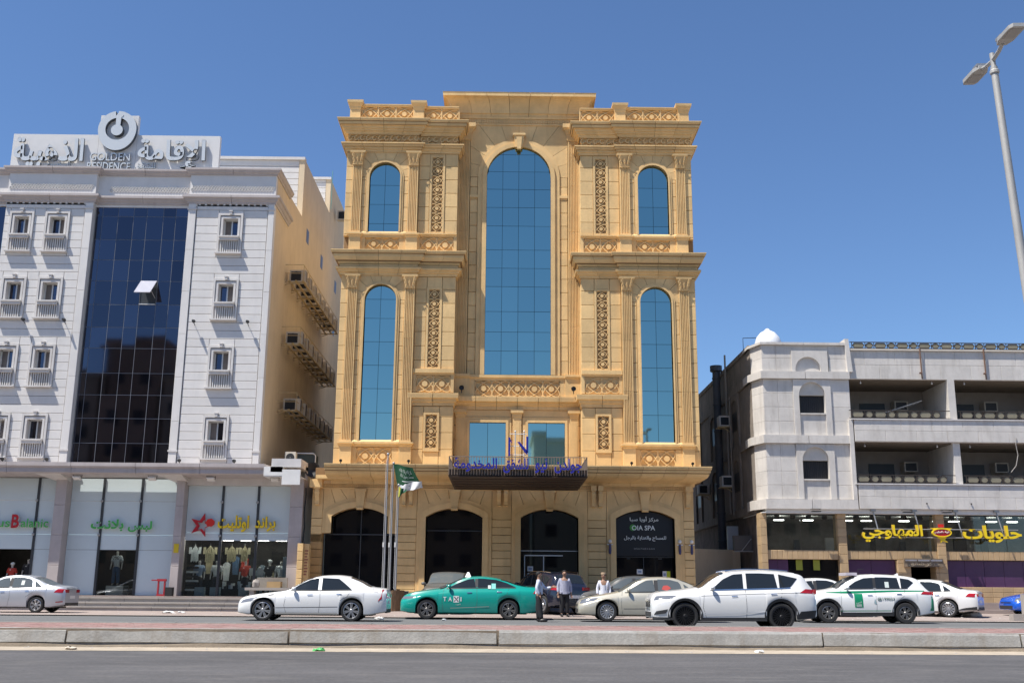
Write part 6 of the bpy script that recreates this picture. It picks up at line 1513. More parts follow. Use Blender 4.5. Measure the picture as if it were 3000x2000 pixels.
# -- champagne sedan, silver sedan, white sedans
T5 = [(0, .56), (.04, .64), (.15, .73), (.5, .82), (.95, .90), (1.35, .98), (1.75, 1.20), (2.1, 1.38), (2.45, 1.455), (2.85, 1.47), (3.25, 1.44), (3.6, 1.34), (4.05, 1.15), (4.35, 1.07), (4.65, 1.05), (4.79, 1.0), (4.82, .92)]
B5 = [(0, .52), (.4, .66), (1.2, .80), (2, .89), (3, .93), (4, .95), (4.82, .90)]
DLO5 = [[(1.62, .975), (2.58, 1.0), (2.56, 1.37), (2.3, 1.35), (1.98, 1.20)], [(2.68, 1.0), (3.50, 1.02), (3.42, 1.30), (3.1, 1.38), (2.68, 1.39)], [(3.56, 1.02), (3.85, 1.04), (3.62, 1.20), (3.54, 1.24)]]
SM5 = ([(1.48, 1.0), (1.42, .6), (1.46, .26)], [(2.63, 1.0), (2.66, .6), (2.60, .26)], [(3.62, 1.02), (3.56, .8), (3.30, .62)])
def sedan(label, paint, loc, rz, **k):
    kw = dict(R=.33, rimR=.235, spokes=14, style=0, glass=CGL2, tail=[[(4.40, .80), (4.76, .78), (4.79, .93), (4.5, .94)]], head=[[(.05, .58), (.50, .66), (.66, .77), (.3, .76), (.06, .68)]], handles=((2.28, .80), (3.26, .84)), mirror=(1.68, .98), seams=SM5)
    kw.update(k); return car('sedan', label, 4.82, 1.82, T5, B5, planL(4.82), (.95, 3.725), paint, DLO5, [(1.36, 2.16, 'windscreen', .04), (3.48, 4.22, 'rear_window', .06)], loc, rz, **kw)
def ex5(t, sy, tz, patch, line, sec): patch('red_seat_shape', [(2.80, 1.06), (2.98, 1.02), (3.12, 1.10), (3.02, 1.20), (2.84, 1.18)], mat('red_bundle', (.45, .06, .05), .7), .014, sides=(-1,)); line('crease', [(1.5, .42), (3.3, .44)], .02, SEAM, .002)
sedan('champagne coloured saloon parked at the road edge behind the nose of the white SUV', CHAMP, (2.58, 37.1, Z0+.01), 0, extra=ex5)
def ex6(t, sy, tz, patch, line, sec): sticker(t, patch, 3.02, 1.08, .13, .18); patch('rear_reflector', [(4.50, .40), (4.76, .42), (4.76, .46), (4.50, .44)], REDLT, .01); line('door_crease', [(1.4, .82), (3.3, .90), (4.4, .92)], .014, SEAM, .002)
sedan('silver grey saloon cut by the left edge of the picture', SILV, (-21.25, 42.3, Z0+.03), 0, extra=ex6, spokes=7, rimR=.22, R=.31, scale=.95)
sedan('white saloon parked at an angle, boot towards the road, right of the patrol SUV', WHP2, (15.2, 46.0, Z0+.10), radians(-33), spokes=12, rimR=.25, glass=CGL, extra=lambda t, sy, tz, patch, line, sec: patch('lower_trim', [(4.0, .26), (4.78, .30), (4.78, .42), (4.3, .36)], BLKP, .01))
sedan('white saloon mostly hidden behind the gap between the white SUV and the patrol SUV', WHP, (9.9, 43.8, Z0+.11), 0, glass=CGL)
sedan('bright blue saloon nose cut by the right edge of the picture', BLUEP, (21.0, 45.0, Z0+.14), 0, glass=CGL)
sedan('dusty dark grey saloon parked close to the spa arch behind the champagne saloon', GREYP, (2.55, 43.6, Z0+.10), radians(4), glass=CGL2, scale=1.03)
# -- SUVs in the back row
T7 = [(0, .80), (.03, .88), (.1, .97), (.4, 1.03), (.9, 1.09), (1.2, 1.13), (1.32, 1.16), (1.7, 1.42), (2.0, 1.56), (2.4, 1.62), (3.0, 1.625), (3.7, 1.58), (4.05, 1.52), (4.25, 1.30), (4.42, 1.08), (4.5, 1.0), (4.53, .85)]
DLO7 = [[(1.62, 1.10), (2.5, 1.12), (2.5, 1.51), (2.25, 1.49), (1.95, 1.38)], [(2.6, 1.12), (3.4, 1.14), (3.38, 1.51), (2.9, 1.53), (2.6, 1.53)], [(3.46, 1.14), (3.7, 1.15), (3.86, 1.38), (3.46, 1.5)]]
def suv(label, paint, loc, rz, **k):
    return car('suv', label, 4.53, 1.86, T7, [(0, .74), (.5, .86), (1.3, .96), (2.2, 1.0), (3.4, 1.03), (4.3, 1.0), (4.53, .9)], planL(4.53), (.9, 3.55), paint, DLO7, [(1.28, 2.04, 'windscreen', .04), (4.08, 4.36, 'rear_window', .10)], loc, rz, R=.35, rimR=.24, zb=.24, hw_roof=.76,
        tail=[[(4.1, .92), (4.48, .90), (4.49, 1.02), (4.2, 1.04)]], head=[[(.05, .78), (.5, .86), (.6, .94), (.2, .92)]], handles=((2.2, .92), (3.2, .96)), mirror=(1.64, 1.10), seams=([(2.55, 1.1), (2.56, .4)],), cat='SUV', **k)
suv('dark navy SUV parked tail-out behind the two men by the entrance arch', NAVY, (.62, 46.6, Z0+.12), radians(-60), rails=(2.1, 3.8, CHROME), rim=RIMS)
suv('dusty dark SUV facing the road behind the teal taxi', PURS, (-2.35, 42.35, Z0+.10), radians(86), glass=CGL2)
# ================= hotel name balcony =================
nb = thing('sign_balcony', 'flat dark brown entrance canopy with bronze railing and blue Arabic letters over the arcade', 'canopy', (XC, 45, 5.5))
bx0, bx1, by0, by1, bz = -2.18, 3.42, 42.5, 48.2, 5.52
B = MB(); B.box(bx0, bx1, by0, by1, bz, bz+.06); obj('soffit', B, BROWND, nb)
B = MB(); B.box(bx0, bx1, by0+.06, by0+.10, bz+.06, bz+.30); B.box(bx0, bx0+.05, by0+.1, by1, bz+.06, bz+.30); B.box(bx1-.05, bx1, by0+.1, by1, bz+.06, bz+.30); obj('fascia', B, BROWND, nb)
for k in range(5): 
    y = by0+.9+k*1.05; B = MB(); B.box(bx0+.1, bx1-.1, y, y+.05, bz-.02, bz); obj('soffit_strip', B, BROWND, nb)
BRZ = mat('bronze_rail', (.30, .22, .16), .45, .4); H_ = .82
for z in (bz+.02, bz+H_-.03): 
    B = MB(); B.box(bx0, bx1, by0, by0+.03, z, z+.03); obj('rail', B, BRZ, nb)
    for xx in (bx0, bx1-.03): B = MB(); B.box(xx, xx+.03, by0, by1, z, z+.03); obj('rail', B, BRZ, nb)
n = 50; bm_ = MB(); bm_.box(-.011, .011, 0, .025, 0, H_-.06); bme = bm_.mesh('baluster', BRZ)
for k in range(n+1): put('baluster', bme, nb, loc=(bx0+.012+(bx1-bx0-.024)*k/n, by0, bz+.04))
for k in range(1, 40):
    for xx in (bx0+.01, bx1-.01): put('baluster', bme, nb, loc=(xx, by0+k*(by1-by0)/40, bz+.04))
LE = mat('white_letter_edge', (.62, .64, .72), .4)
for s_, x0, x1 in (('جولدن', 2.08, 3.18), ('نيو', 1.30, 1.80), ('للشقق', .02, 1.04), ('المخدومة', -1.96, -.22)):
    letters('letters', arab(s_), x0, x1, bz+.14 if s_ != 'المخدومة' else bz+.18, bz+.75, by0-.07, [BLUEL, LE], None, depth=.06, bold=.03, parent=nb)
# monogram frame above the railing
B = MB()
for x in (.50, .86): B.tube([(x, by0+.1, bz+.3), (x, by0+.1, bz+1.82)], .022, 5)
for z in (bz+.9, bz+1.25, bz+1.75): B.tube([(.28, by0+.1, z), (.98, by0+.1, z)], .014, 5)
for x in (.50, .86): B.ball((x, by0+.1, bz+1.86), .04, 8)
obj('monogram_frame', B, ALU, nb)
B = MB(); B.box(.22, .30, by0+.02, by0+.07, bz+.84, bz+1.60); B.prism([(.29, bz+1.56), (.36, bz+1.42), (.36, bz+1.36), (.29, bz+1.46)], by0+.02, by0+.07); B.box(.95, 1.03, by0+.02, by0+.07, bz+.98, bz+1.64)
B.prism([(.58, bz+1.42), (.68, bz+1.42), (1.0, bz+1.04), (1.0, bz+.90), (.92, bz+.95)], by0+.02, by0+.07); obj('monogram', B, BLUEL, nb)
# ================= spa sign =================
sp = thing('spa_sign', 'black arched spa board with white lettering filling the rightmost arch', 'sign', (6.57, 49.3, 2.65))
n = 20; a, b = 5.24, 7.90; c = 6.57; R_ = (1.33**2+.38**2)/(.76); B = MB()
B.prism([(a, 2.66), (b, 2.66)]+[(b-(b-a)*i/n, 4.70-R_+sqrt(R_*R_-(b-(b-a)*i/n-c)**2)) for i in range(n+1)], 49.28, 49.34); obj('board', B, BLACK, sp)
letters('lettering', arab('مركز أويا سبا'), 5.90, 7.22, 4.20, 4.46, 49.27, [WLET], None, depth=.02, bold=.01, parent=sp)
letters('lettering', 'OIA SPA', 5.99, 7.06, 3.83, 4.05, 49.27, [WLET], None, depth=.02, bold=.012, parent=sp)
B = MB(); B.prism([(6.03+.14*cos(2*pi*k/16), 3.95+.15*sin(2*pi*k/16)) for k in range(16)], 49.262, 49.28); obj('green_leaf', B, mat('leaf_green', (.05, .25, .03), .5), sp)
letters('lettering', arab('للمساج والعناية بالرجل'), 5.62, 7.56, 3.34, 3.58, 49.27, [WLET], None, depth=.02, bold=.01, parent=sp)
letters('lettering', '0567681644', 6.07, 7.02, 2.96, 3.03, 49.27, [mat('dim_print', (.25, .26, .25), .6)], None, depth=.01, parent=sp)
for i, (x, z, w_, h_, m_, lab) in enumerate(((6.20, 1.86, .26, .22, WPLAST, 'small white notice on the spa door glass'), (7.38, 1.70, .18, .30, WPLAST, 'white half of the notice pair on the spa door'), (7.57, 1.70, .16, .30, mat('lime_poster', (.55, .60, .03), .5), 'lime yellow poster beside the white notice on the spa door'), (1.18, 1.95, .26, .22, WPLAST, 'upper white paper on the entrance arch glass'), (1.18, 1.66, .26, .20, WPLAST, 'lower white paper on the entrance arch glass'))):
    B = MB(); B.box(x, x+w_, 49.395, 49.405, z, z+h_); B.box(x+w_*.2, x+w_*.8, 49.39, 49.395, z+h_*.3, z+h_*.7, 1) if i != 2 else None; t = obj('notice', B, [m_, mat('pale_blue_print', (.25, .32, .45), .6)]); t['label'] = lab; t['category'] = 'notice'
# hanging figure-like wall ornaments either side of the spa arch
for i, x in enumerate((4.93, 8.12, 8.66)):
    t = thing('wall_ornament', ['small white and blue ornament hanging left of the spa arch', 'small white and blue striped ornament hanging right of the spa arch', 'small white camera-like fitting at the right corner of the hotel'][i], 'ornament', (x, 48.85, 3.0))
    B = MB(); B.lathe([(0, 2.72), (.05, 2.75), (.065, 2.9), (.05, 3.1), (.06, 3.16), (0, 3.2)], x, 48.86, 10); obj('lower_tube', B, mat('navy_ornament', (.05, .05, .13), .5), t, smooth=True)
    B = MB(); B.ball((x, 48.86, 3.3), .085, 10); B.box(x-.13, x+.13, 48.84, 48.88, 3.14, 3.18); obj('upper_ball', B, WPLAST, t, smooth=True)
# black spot lights on the hotel ledges
for i, (x, y, z, lab) in enumerate(((-2.0, 49.55, 10.35, 'left black spotlight on the ledge under the great arched window'), (3.35, 49.55, 10.35, 'right black spotlight on the ledge under the great arched window'), (-7.4, 48.2, 6.72, 'small black spotlight on the hotel canopy at its left end'), (-4.3, 48.2, 6.72, 'small black spotlight on the hotel canopy behind the flags'), (5.9, 48.2, 6.72, 'small black spotlight on the hotel canopy right of the sign'), (8.7, 48.2, 6.72, 'small black spotlight on the hotel canopy at its right end'))):
    t = thing('spotlight', lab, 'lamp', (x, y, z), 'spotlights on the hotel ledges'); r = .12 if i < 2 else .07
    B = MB(); B.lathe([(0, -r), (r*.8, -r), (r, r*.6), (r*.9, r*.7), (r*.7, .2*r), (0, .2*r)], x, z+r, 12, axis='y'); B.v = [(a_, y-b_, c_) for a_, b_, c_ in B.v]; obj('lamp_head', B, LAMPB, t, smooth=True)
    B = MB(); B.box(x-.02, x+.02, y-.02, y+.02, z-.12, z+r*.4); obj('bracket', B, LAMPB, t)
# ================= flagpoles, planter, flags =================
pt = thing('planter', 'round planter clad in weathered wooden slats at the feet of the three flagpoles', 'planter', (-4.55, 45.0, .11))
for k in range(20):
    a = 2*pi*k/20; r0, r1 = .40, .50; w_ = .075; ca, sa = cos(a), sin(a); B = MB(); jit = random.uniform(-.03, .03)
    vs = []
    for r_, z in ((r0, .11), (r1, 1.05+jit)):
        for dr in (0, .03):
            for u in (-w_, w_): vs.append((-4.55+(r_+dr)*ca-u*sa, 45.0+(r_+dr)*sa+u*ca, z))
    B.add(vs, [(0, 1, 3, 2), (4, 6, 7, 5), (0, 4, 5, 1), (2, 3, 7, 6), (0, 2, 6, 4), (1, 5, 7, 3)]); obj('slat', B, mat('weathered_wood', (.20, .125, .07), .85, var=.35, scale=6, rnd=.3, stretch=(3, 3, .5)), pt)
B = MB(); B.lathe([(.001, .95), (.44, .95)], -4.55, 45.0, 20); B.lathe([(.001, .98), (.36, .96)], -4.55, 45.0, 16); obj('soil', B, SAND, pt)
POLE = mat('flagpole_grey', (.40, .40, .40), .4, .4)
for i, (x, y, zt, lab) in enumerate(((-4.90, 45.0, 6.66, 'tallest grey flagpole, leftmost of the three by the planter, without a flag'), (-4.66, 45.05, 6.28, 'middle grey flagpole of the three, carrying the green flag'), (-4.40, 44.95, 5.35, 'shortest grey flagpole, rightmost of the three, carrying the folded flag'))):
    t = thing('flagpole', lab, 'flagpole', (x, y, 1.0)); B = MB(); B.tube([(x, y, .9), (x, y, 3.0), (x, y, zt)], [.042, .036, .026], 10); obj('pole', B, POLE, t, smooth=True)
    B = MB(); B.ball((x, y, zt+.04), .06, 10); obj('finial', B, POLE, t, smooth=True)
    B = MB(); B.tube([(x-.07, y-.04, 1.1), (x-.06, y-.04, zt-.2)], .008, 4); B.box(x-.1, x-.04, y-.05, y-.02, 2.8, 3.0); obj('halyard', B, WPLAST, t)
def cloth(name, p00, p10, p01, p11, m, amp, waves, lab, ph=0, nu=26, nv=14, par=None):
    # bilinear sheet between four corners with folds along u
    P_ = [Vector(q) for q in (p00, p10, p01, p11)]
    def f(u, v):
        q = (P_[0]*(1-u)+P_[1]*u)*(1-v)+(P_[2]*(1-u)+P_[3]*u)*v
        w_ = sin(waves*2*pi*(u+.25*v)+ph)*amp*min(1, u*3+.1)
        return q+Vector((0, w_, w_*.35+.03*sin(5*v+3*u)))
    B = MB(); B.add([tuple(f(i/nu, j/nv)) for j in range(nv+1) for i in range(nu+1)], [(j*(nu+1)+i, j*(nu+1)+i+1, (j+1)*(nu+1)+i+1, (j+1)*(nu+1)+i) for j in range(nv) for i in range(nu)])
    o = obj(name, B, m, par, smooth=True); return o, f
FG = mat('flag_green', (.004, .062, .022), .8, var=.1)
fl = thing('flag', 'green national flag with white script and sword blowing from the middle flagpole', 'flag', (-4.6, 45, 6.0))
o, f = cloth('cloth', (-4.66, 44.95, 6.28), (-3.80, 44.6, 6.05) , (-4.46, 44.95, 5.38), (-3.36, 44.6, 5.28), FG, .07, 1.3, '', par=fl)
# top edge rises then falls, as in a stiff breeze
def lay(me, u0, u1, v0, v1):
    xs = [v.co.x for v in me.vertices]; zs = [v.co.z for v in me.vertices]; xa, xb, za, zb_ = min(xs), max(xs), min(zs), max(zs)
    for v in me.vertices:
        u = u0+(u1-u0)*(v.co.x-xa)/(xb-xa); w_ = v1-(v1-v0)*(v.co.z-za)/(zb_-za); q = f(u, w_); v.co = (q.x, q.y-.012, q.z)
me = text_mesh(arab('لا إله إلا الله'), 1, .3, .01, [WLET], .01, 'script'); lay(me, .22, .80, .18, .40); put('script', me, fl)
me = text_mesh(arab('محمد رسول الله'), 1, .3, .01, [WLET], .01, 'script'); lay(me, .22, .80, .40, .60); put('script', me, fl)
B = MB(); B.add([tuple(f(.25+.5*i/10, .72+d)+Vector((0, -.012, 0))) for i in range(11) for d in (0, .035 if i < 9 else .01)], [(2*i, 2*i+1, 2*i+3, 2*i+2) for i in range(10)]); obj('sword', B, WLET, fl)
fl2 = thing('flag', 'white and green flag folded over itself on the shortest flagpole', 'flag', (-4.4, 44.95, 5.2))
cloth('cloth', (-4.38, 44.9, 5.36), (-3.40, 44.5, 5.52), (-4.30, 44.9, 5.10), (-3.36, 44.5, 5.20), mat('flag_white', (.62, .62, .62), .8), .06, 1.8, '', 1., par=fl2)
cloth('fly_end', (-4.38, 44.9, 5.26), (-4.02, 44.7, 5.16), (-4.36, 44.9, 4.86), (-4.22, 44.75, 5.0), FG, .04, 1.2, '', 2., par=fl2)
cloth('yellow_edge', (-4.40, 44.88, 5.30), (-4.28, 44.85, 5.24), (-4.40, 44.88, 4.90), (-4.33, 44.85, 4.86), mat('flag_yellow', (.45, .42, .05), .8), .01, 1, '', par=fl2)
# ================= street lamp =================
lp = thing('street_lamp', 'tall leaning grey street lamp with two flat LED heads at the right edge', 'street lamp', (10.86, 21.2, .38))
PG = mat('galvanised_pole', (.42, .41, .385), .6, .3, var=.08, scale=2)
B = MB(); B.lathe([(.115, .38), (.112, 1.4), (.075, 12.35), (.075, 12.42), (.0, 12.43)], 10.86, 21.2, 12); obj('pole', B, PG, lp, smooth=True)
B = MB(); B.lathe([(.085, 12.25), (.10, 12.27), (.10, 12.33), (.085, 12.35)], 10.86, 21.2, 12); B.lathe([(.055, 12.4), (.055, 12.75), (0, 12.76)], 10.86, 21.2, 10); obj('collar', B, PG, lp)
for sd in (-1, 1):
    B = MB(); ax = .04*sd; B.tube([(10.86, 21.2, 12.58), (10.86+.02*sd, 21.2+sd*.35, 12.62), (10.86+ax, 21.2+sd*.58, 12.68)], .045, 8); obj('arm', B, PG, lp, smooth=True)
    B = MB(); y0, y1 = 21.2+sd*.52, 21.2+sd*1.32; xx = 10.86+ax
    prof = [(xx-.10, y0), (xx-.17, y0+sd*.2), (xx-.17, y1-sd*.1), (xx-.12, y1), (xx+.12, y1), (xx+.17, y1-sd*.1), (xx+.17, y0+sd*.2), (xx+.10, y0)]
    B.prismz(prof, 12.66, 12.74); hd = obj('lamp_head', B, PG, lp)
    B = MB(); B.box(xx-.12, xx+.12, *sorted((y0+sd*.3, y1-sd*.1)), 12.652, 12.66); obj('led_panel', B, mat('led_panel', (.30, .29, .26), .3), hd)
    B = MB(); B.box(xx-.13, xx+.13, *sorted((y0+sd*.02, y0+sd*.26)), 12.74, 12.80); obj('driver_box', B, STEEL, hd)
B = MB(); B.box(10.94, 11.02, 21.0, 21.1, 6.7, 7.0); obj('bracket_clamp', B, LAMPB, lp)
lp.location = (11.24, 21.2, .38); lp.rotation_euler = (0, radians(-2.2), 0)
# ================= people =================
SKIN = mat('skin', (.30, .17, .11), .6); HAIR = mat('black_hair', (.015, .013, .012), .8); GHAIR = mat('grey_hair', (.10, .09, .085), .8)
def skin(name, J, E, root, mats_, sub=2):
    names = list(J); idx = {k: i for i, k in enumerate(names)}
    me = bpy.data.meshes.new(name); me.from_pydata([J[k][0] for k in names], [(idx[a], idx[b]) for a, b in E], [])
    o = bpy.data.objects.new(name, me); COL.objects.link(o)
    m = o.modifiers.new('s', 'SKIN'); m.use_smooth_shade = True
    sv = me.skin_vertices[0].data
    for k in names:
        r = J[k][1]; r = r if isinstance(r, tuple) else (r, r); sv[idx[k]].radius = r; sv[idx[k]].use_root = (k == root)
    s2 = o.modifiers.new('u', 'SUBSURF'); s2.levels = s2.render_levels = sub
    dg = bpy.context.evaluated_depsgraph_get(); dg.update(); nm = bpy.data.meshes.new_from_object(o.evaluated_get(dg)); bpy.data.objects.remove(o)
    nm.materials.clear(); nm.materials.append(mats_); nm.name = name
    for p in nm.polygons: p.use_smooth = True
    return nm
def person(label, loc, rz, H, shirt, trou, pose, hair=HAIR, hat=None, belly=.0, robe=False, shoes=None):
    t = thing('person', label, 'person', loc, None, world=False); t.rotation_euler = (0, 0, rz); k = H/1.75; t.scale = (k, k, k)
    # faces -y locally; pose gives hand / elbow positions and leg offsets
    V = lambda *a: tuple(a)
    J = {'pel': (V(0, 0, .95), .12), 'wst': (V(0, -.01-belly*.3, 1.10), .115), 'chs': (V(0, 0, 1.32), .105), 'nck': (V(0, .01, 1.47), .052), 'hd0': (V(0, -.005, 1.545), .062), 'hd1': (V(0, -.005, 1.63), .085), 'hd2': (V(0, .005, 1.70), .062),
         'nose': (V(0, -.105, 1.605), .014), 'earL': (V(.088, 0, 1.61), .016), 'earR': (V(-.088, 0, 1.61), .016)}
    E = [('pel', 'wst'), ('wst', 'chs'), ('chs', 'nck'), ('nck', 'hd0'), ('hd0', 'hd1'), ('hd1', 'hd2'), ('hd1', 'nose'), ('hd1', 'earL'), ('hd1', 'earR')]
    for sd, n_ in ((1, 'L'), (-1, 'R')):
        el, wr, kn, an = pose[n_]; 
        J['sh'+n_] = (V(sd*.165, .005, 1.385), .055); J['el'+n_] = (V(*el), .042); J['wr'+n_] = (V(*wr), .028)
        d = (Vector(wr)-Vector(el)).normalized(); pl_ = Vector(wr)+d*.06; J['pa'+n_] = (tuple(pl_), (.034, .02))
        E += [('chs', 'sh'+n_), ('sh'+n_, 'el'+n_), ('el'+n_, 'wr'+n_), ('wr'+n_, 'pa'+n_)]
        side = d.cross(Vector((0, 1, 0.01))).normalized()
        for q, (o_, l_) in enumerate(((-.028, .065), (-.009, .078), (.010, .075), (.028, .058))):
            b0 = pl_+side*o_+d*.035; b1 = b0+d*l_*.6+Vector((0, -.01, -.006)); b2 = b1+d*l_*.5+Vector((0, -.02, -.012))
            for j, b_ in enumerate((b0, b1, b2)): J['f%s%d%d' % (n_, q, j)] = (tuple(b_), .0095)
            E += [('pa'+n_, 'f%s%d0' % (n_, q)), ('f%s%d0' % (n_, q), 'f%s%d1' % (n_, q)), ('f%s%d1' % (n_, q), 'f%s%d2' % (n_, q))]
        th = pl_-side*.045+Vector((0, -.02, 0)); J['t'+n_] = (tuple(th), .012); J['u'+n_] = (tuple(th+d*.05), .010); E += [('pa'+n_, 't'+n_), ('t'+n_, 'u'+n_)]
        J['hp'+n_] = (V(sd*.095, 0, .90), .095); J['kn'+n_] = (V(*kn), .062); J['an'+n_] = (V(*an), .042); J['to'+n_] = (V(an[0]+sd*.02, an[1]-.12, .045), (.034, .028)); J['he'+n_] = (V(an[0], an[1]+.02, .05), .03)
        E += [('pel', 'hp'+n_), ('hp'+n_, 'kn'+n_), ('kn'+n_, 'an'+n_), ('an'+n_, 'to'+n_), ('an'+n_, 'he'+n_)]
    put('body', skin('body', J, E, 'pel', SKIN), t)
    g = lambda q, dr: (J[q][0], (J[q][1] if not isinstance(J[q][1], tuple) else J[q][1][0])+dr)
    Js = {'pel': (J['pel'][0], .155+belly*.3), 'wst': (J['wst'][0], .145+belly), 'chs': (J['chs'][0], .168+belly*.2), 'nk': (V(0, .005, 1.455), .075)}
    Es = [('pel', 'wst'), ('wst', 'chs'), ('chs', 'nk')]
    for n_ in 'LR':
        Js['sh'+n_] = (J['sh'+n_][0], .072); Js['el'+n_] = g('el'+n_, .020); Js['wr'+n_] = (tuple(Vector(J['wr'+n_][0])*.94+Vector(J['el'+n_][0])*.06), .046); Es += [('chs', 'sh'+n_), ('sh'+n_, 'el'+n_), ('el'+n_, 'wr'+n_)]
    put('shirt' if not robe else 'robe_top', skin('shirt', Js, Es, 'wst', shirt), t)
    if robe:
        B = MB(); vs = []; prof = [(1.05, .19, .14), (.8, .20, .15), (.5, .215, .17), (.12, .24, .19)]; n = 24
        for z, rx, ry in prof: vs += [((rx*(1+.03*sin(6*a_)))*cos(a_), ry*sin(a_)*(1+.03*sin(6*a_)), z) for a_ in [2*pi*i/n for i in range(n)]]
        B.add(vs, [(i*n+j, (i+1)*n+j, (i+1)*n+(j+1) % n, i*n+(j+1) % n) for i in range(3) for j in range(n)]); obj('robe_skirt', B, shirt, t, smooth=True)
    else:
        Jt = {'pel': (V(0, 0, .97), .145+belly*.25), 'lo': (V(0, 0, .88), .12)}; Et = [('pel', 'lo')]
        for n_ in 'LR':
            Jt['hp'+n_] = (V(J['hp'+n_][0][0]*1.0, 0, .80), .112); Jt['kn'+n_] = g('kn'+n_, .042); a = J['an'+n_][0]; Jt['an'+n_] = (V(a[0], a[1], .085), .082); Et += [('lo', 'hp'+n_), ('hp'+n_, 'kn'+n_), ('kn'+n_, 'an'+n_)]
        put('trousers', skin('trousers', Jt, Et, 'pel', trou), t)
    for n_ in 'LR':
        a = J['an'+n_][0]; B = MB(); B.ball((a[0]+(.01 if n_ == 'L' else -.01), a[1]-.07, .055), .062, 12, sc=(1.05, 2.6, 1.0)); obj('shoe', B, shoes or mat('black_shoe', (.012, .012, .012), .4), t, smooth=True)
    B = MB(); B.ball((0, .018, 1.655), .098, 14, sc=(.93, 1.0, .98)); B.v = [v if not (v[1] < -.045 and v[2] < 1.69) else (v[0], -.045, max(v[2], 1.69)) for v in B.v]; obj('hair', B, hair, t, smooth=True)
    if hat is not None: B = MB(); B.lathe([(.100, 1.665), (.101, 1.73), (.085, 1.752), (0, 1.756)], 0, .01, 18); obj('cap', B, hat, t, smooth=True)
    B = MB()
    for sx in (-.032, .032): B.ball((sx, -.083, 1.635), .011, 8)
    B.box(-.024, .024, -.090, -.080, 1.563, 1.570); obj('eyes_and_mouth', B, HAIR, t)
    return t
down = {'L': ((.25, .03, 1.12), (.255, -.05, .88), (.10, -.01, .50), (.11, 0, .09)), 'R': ((-.25, .03, 1.12), (-.255, -.05, .88), (-.10, -.01, .50), (-.11, 0, .09))}
BLKT = mat('black_trousers', (.012, .012, .014), .8); LBL = mat('light_blue_shirt', (.52, .56, .66), .8, var=.06, scale=9); STRS = mat('striped_grey_shirt', (.36, .37, .46), .8, var=.35, scale=14, stretch=(4, 4, .4)); THO = mat('white_robe', (.66, .68, .74), .8, var=.03)
reach = {'L': ((.22, -.20, 1.14), (.13, -.44, 1.19), (.10, .04, .50), (.10, .02, .09)), 'R': ((-.25, .06, 1.14), (-.24, -.04, .92), (-.10, -.04, .50), (-.12, -.10, .09))}
person('man in a pale blue shirt and black trousers holding out a phone beside the taxi', (1.24, 35.8, Z0), radians(82), 1.63, LBL, BLKT, reach)
person('stout man in striped grey shirt and black trousers facing the road by the navy SUV', (2.42, 41.6, Z0+.045), radians(6), 1.74, STRS, BLKT, down, hair=mat('dark_skin_hair', (.01, .009, .008), .8), belly=.075)
person('man in a white robe and beige cap standing behind the champagne saloon', (3.90, 41.3, Z0+.036), 0, 1.66, THO, THO, down, hat=mat('beige_cap', (.33, .235, .15), .8), robe=True)
# phone in the hand of the first man
B = MB(); B.box(1.70, 1.715, 35.86, 35.94, 1.16, 1.28); t = obj('phone', B, mat('pink_phone', (.45, .12, .10), .4)); t['label'] = 'small reddish phone held by the man in the pale blue shirt'; t['category'] = 'phone'
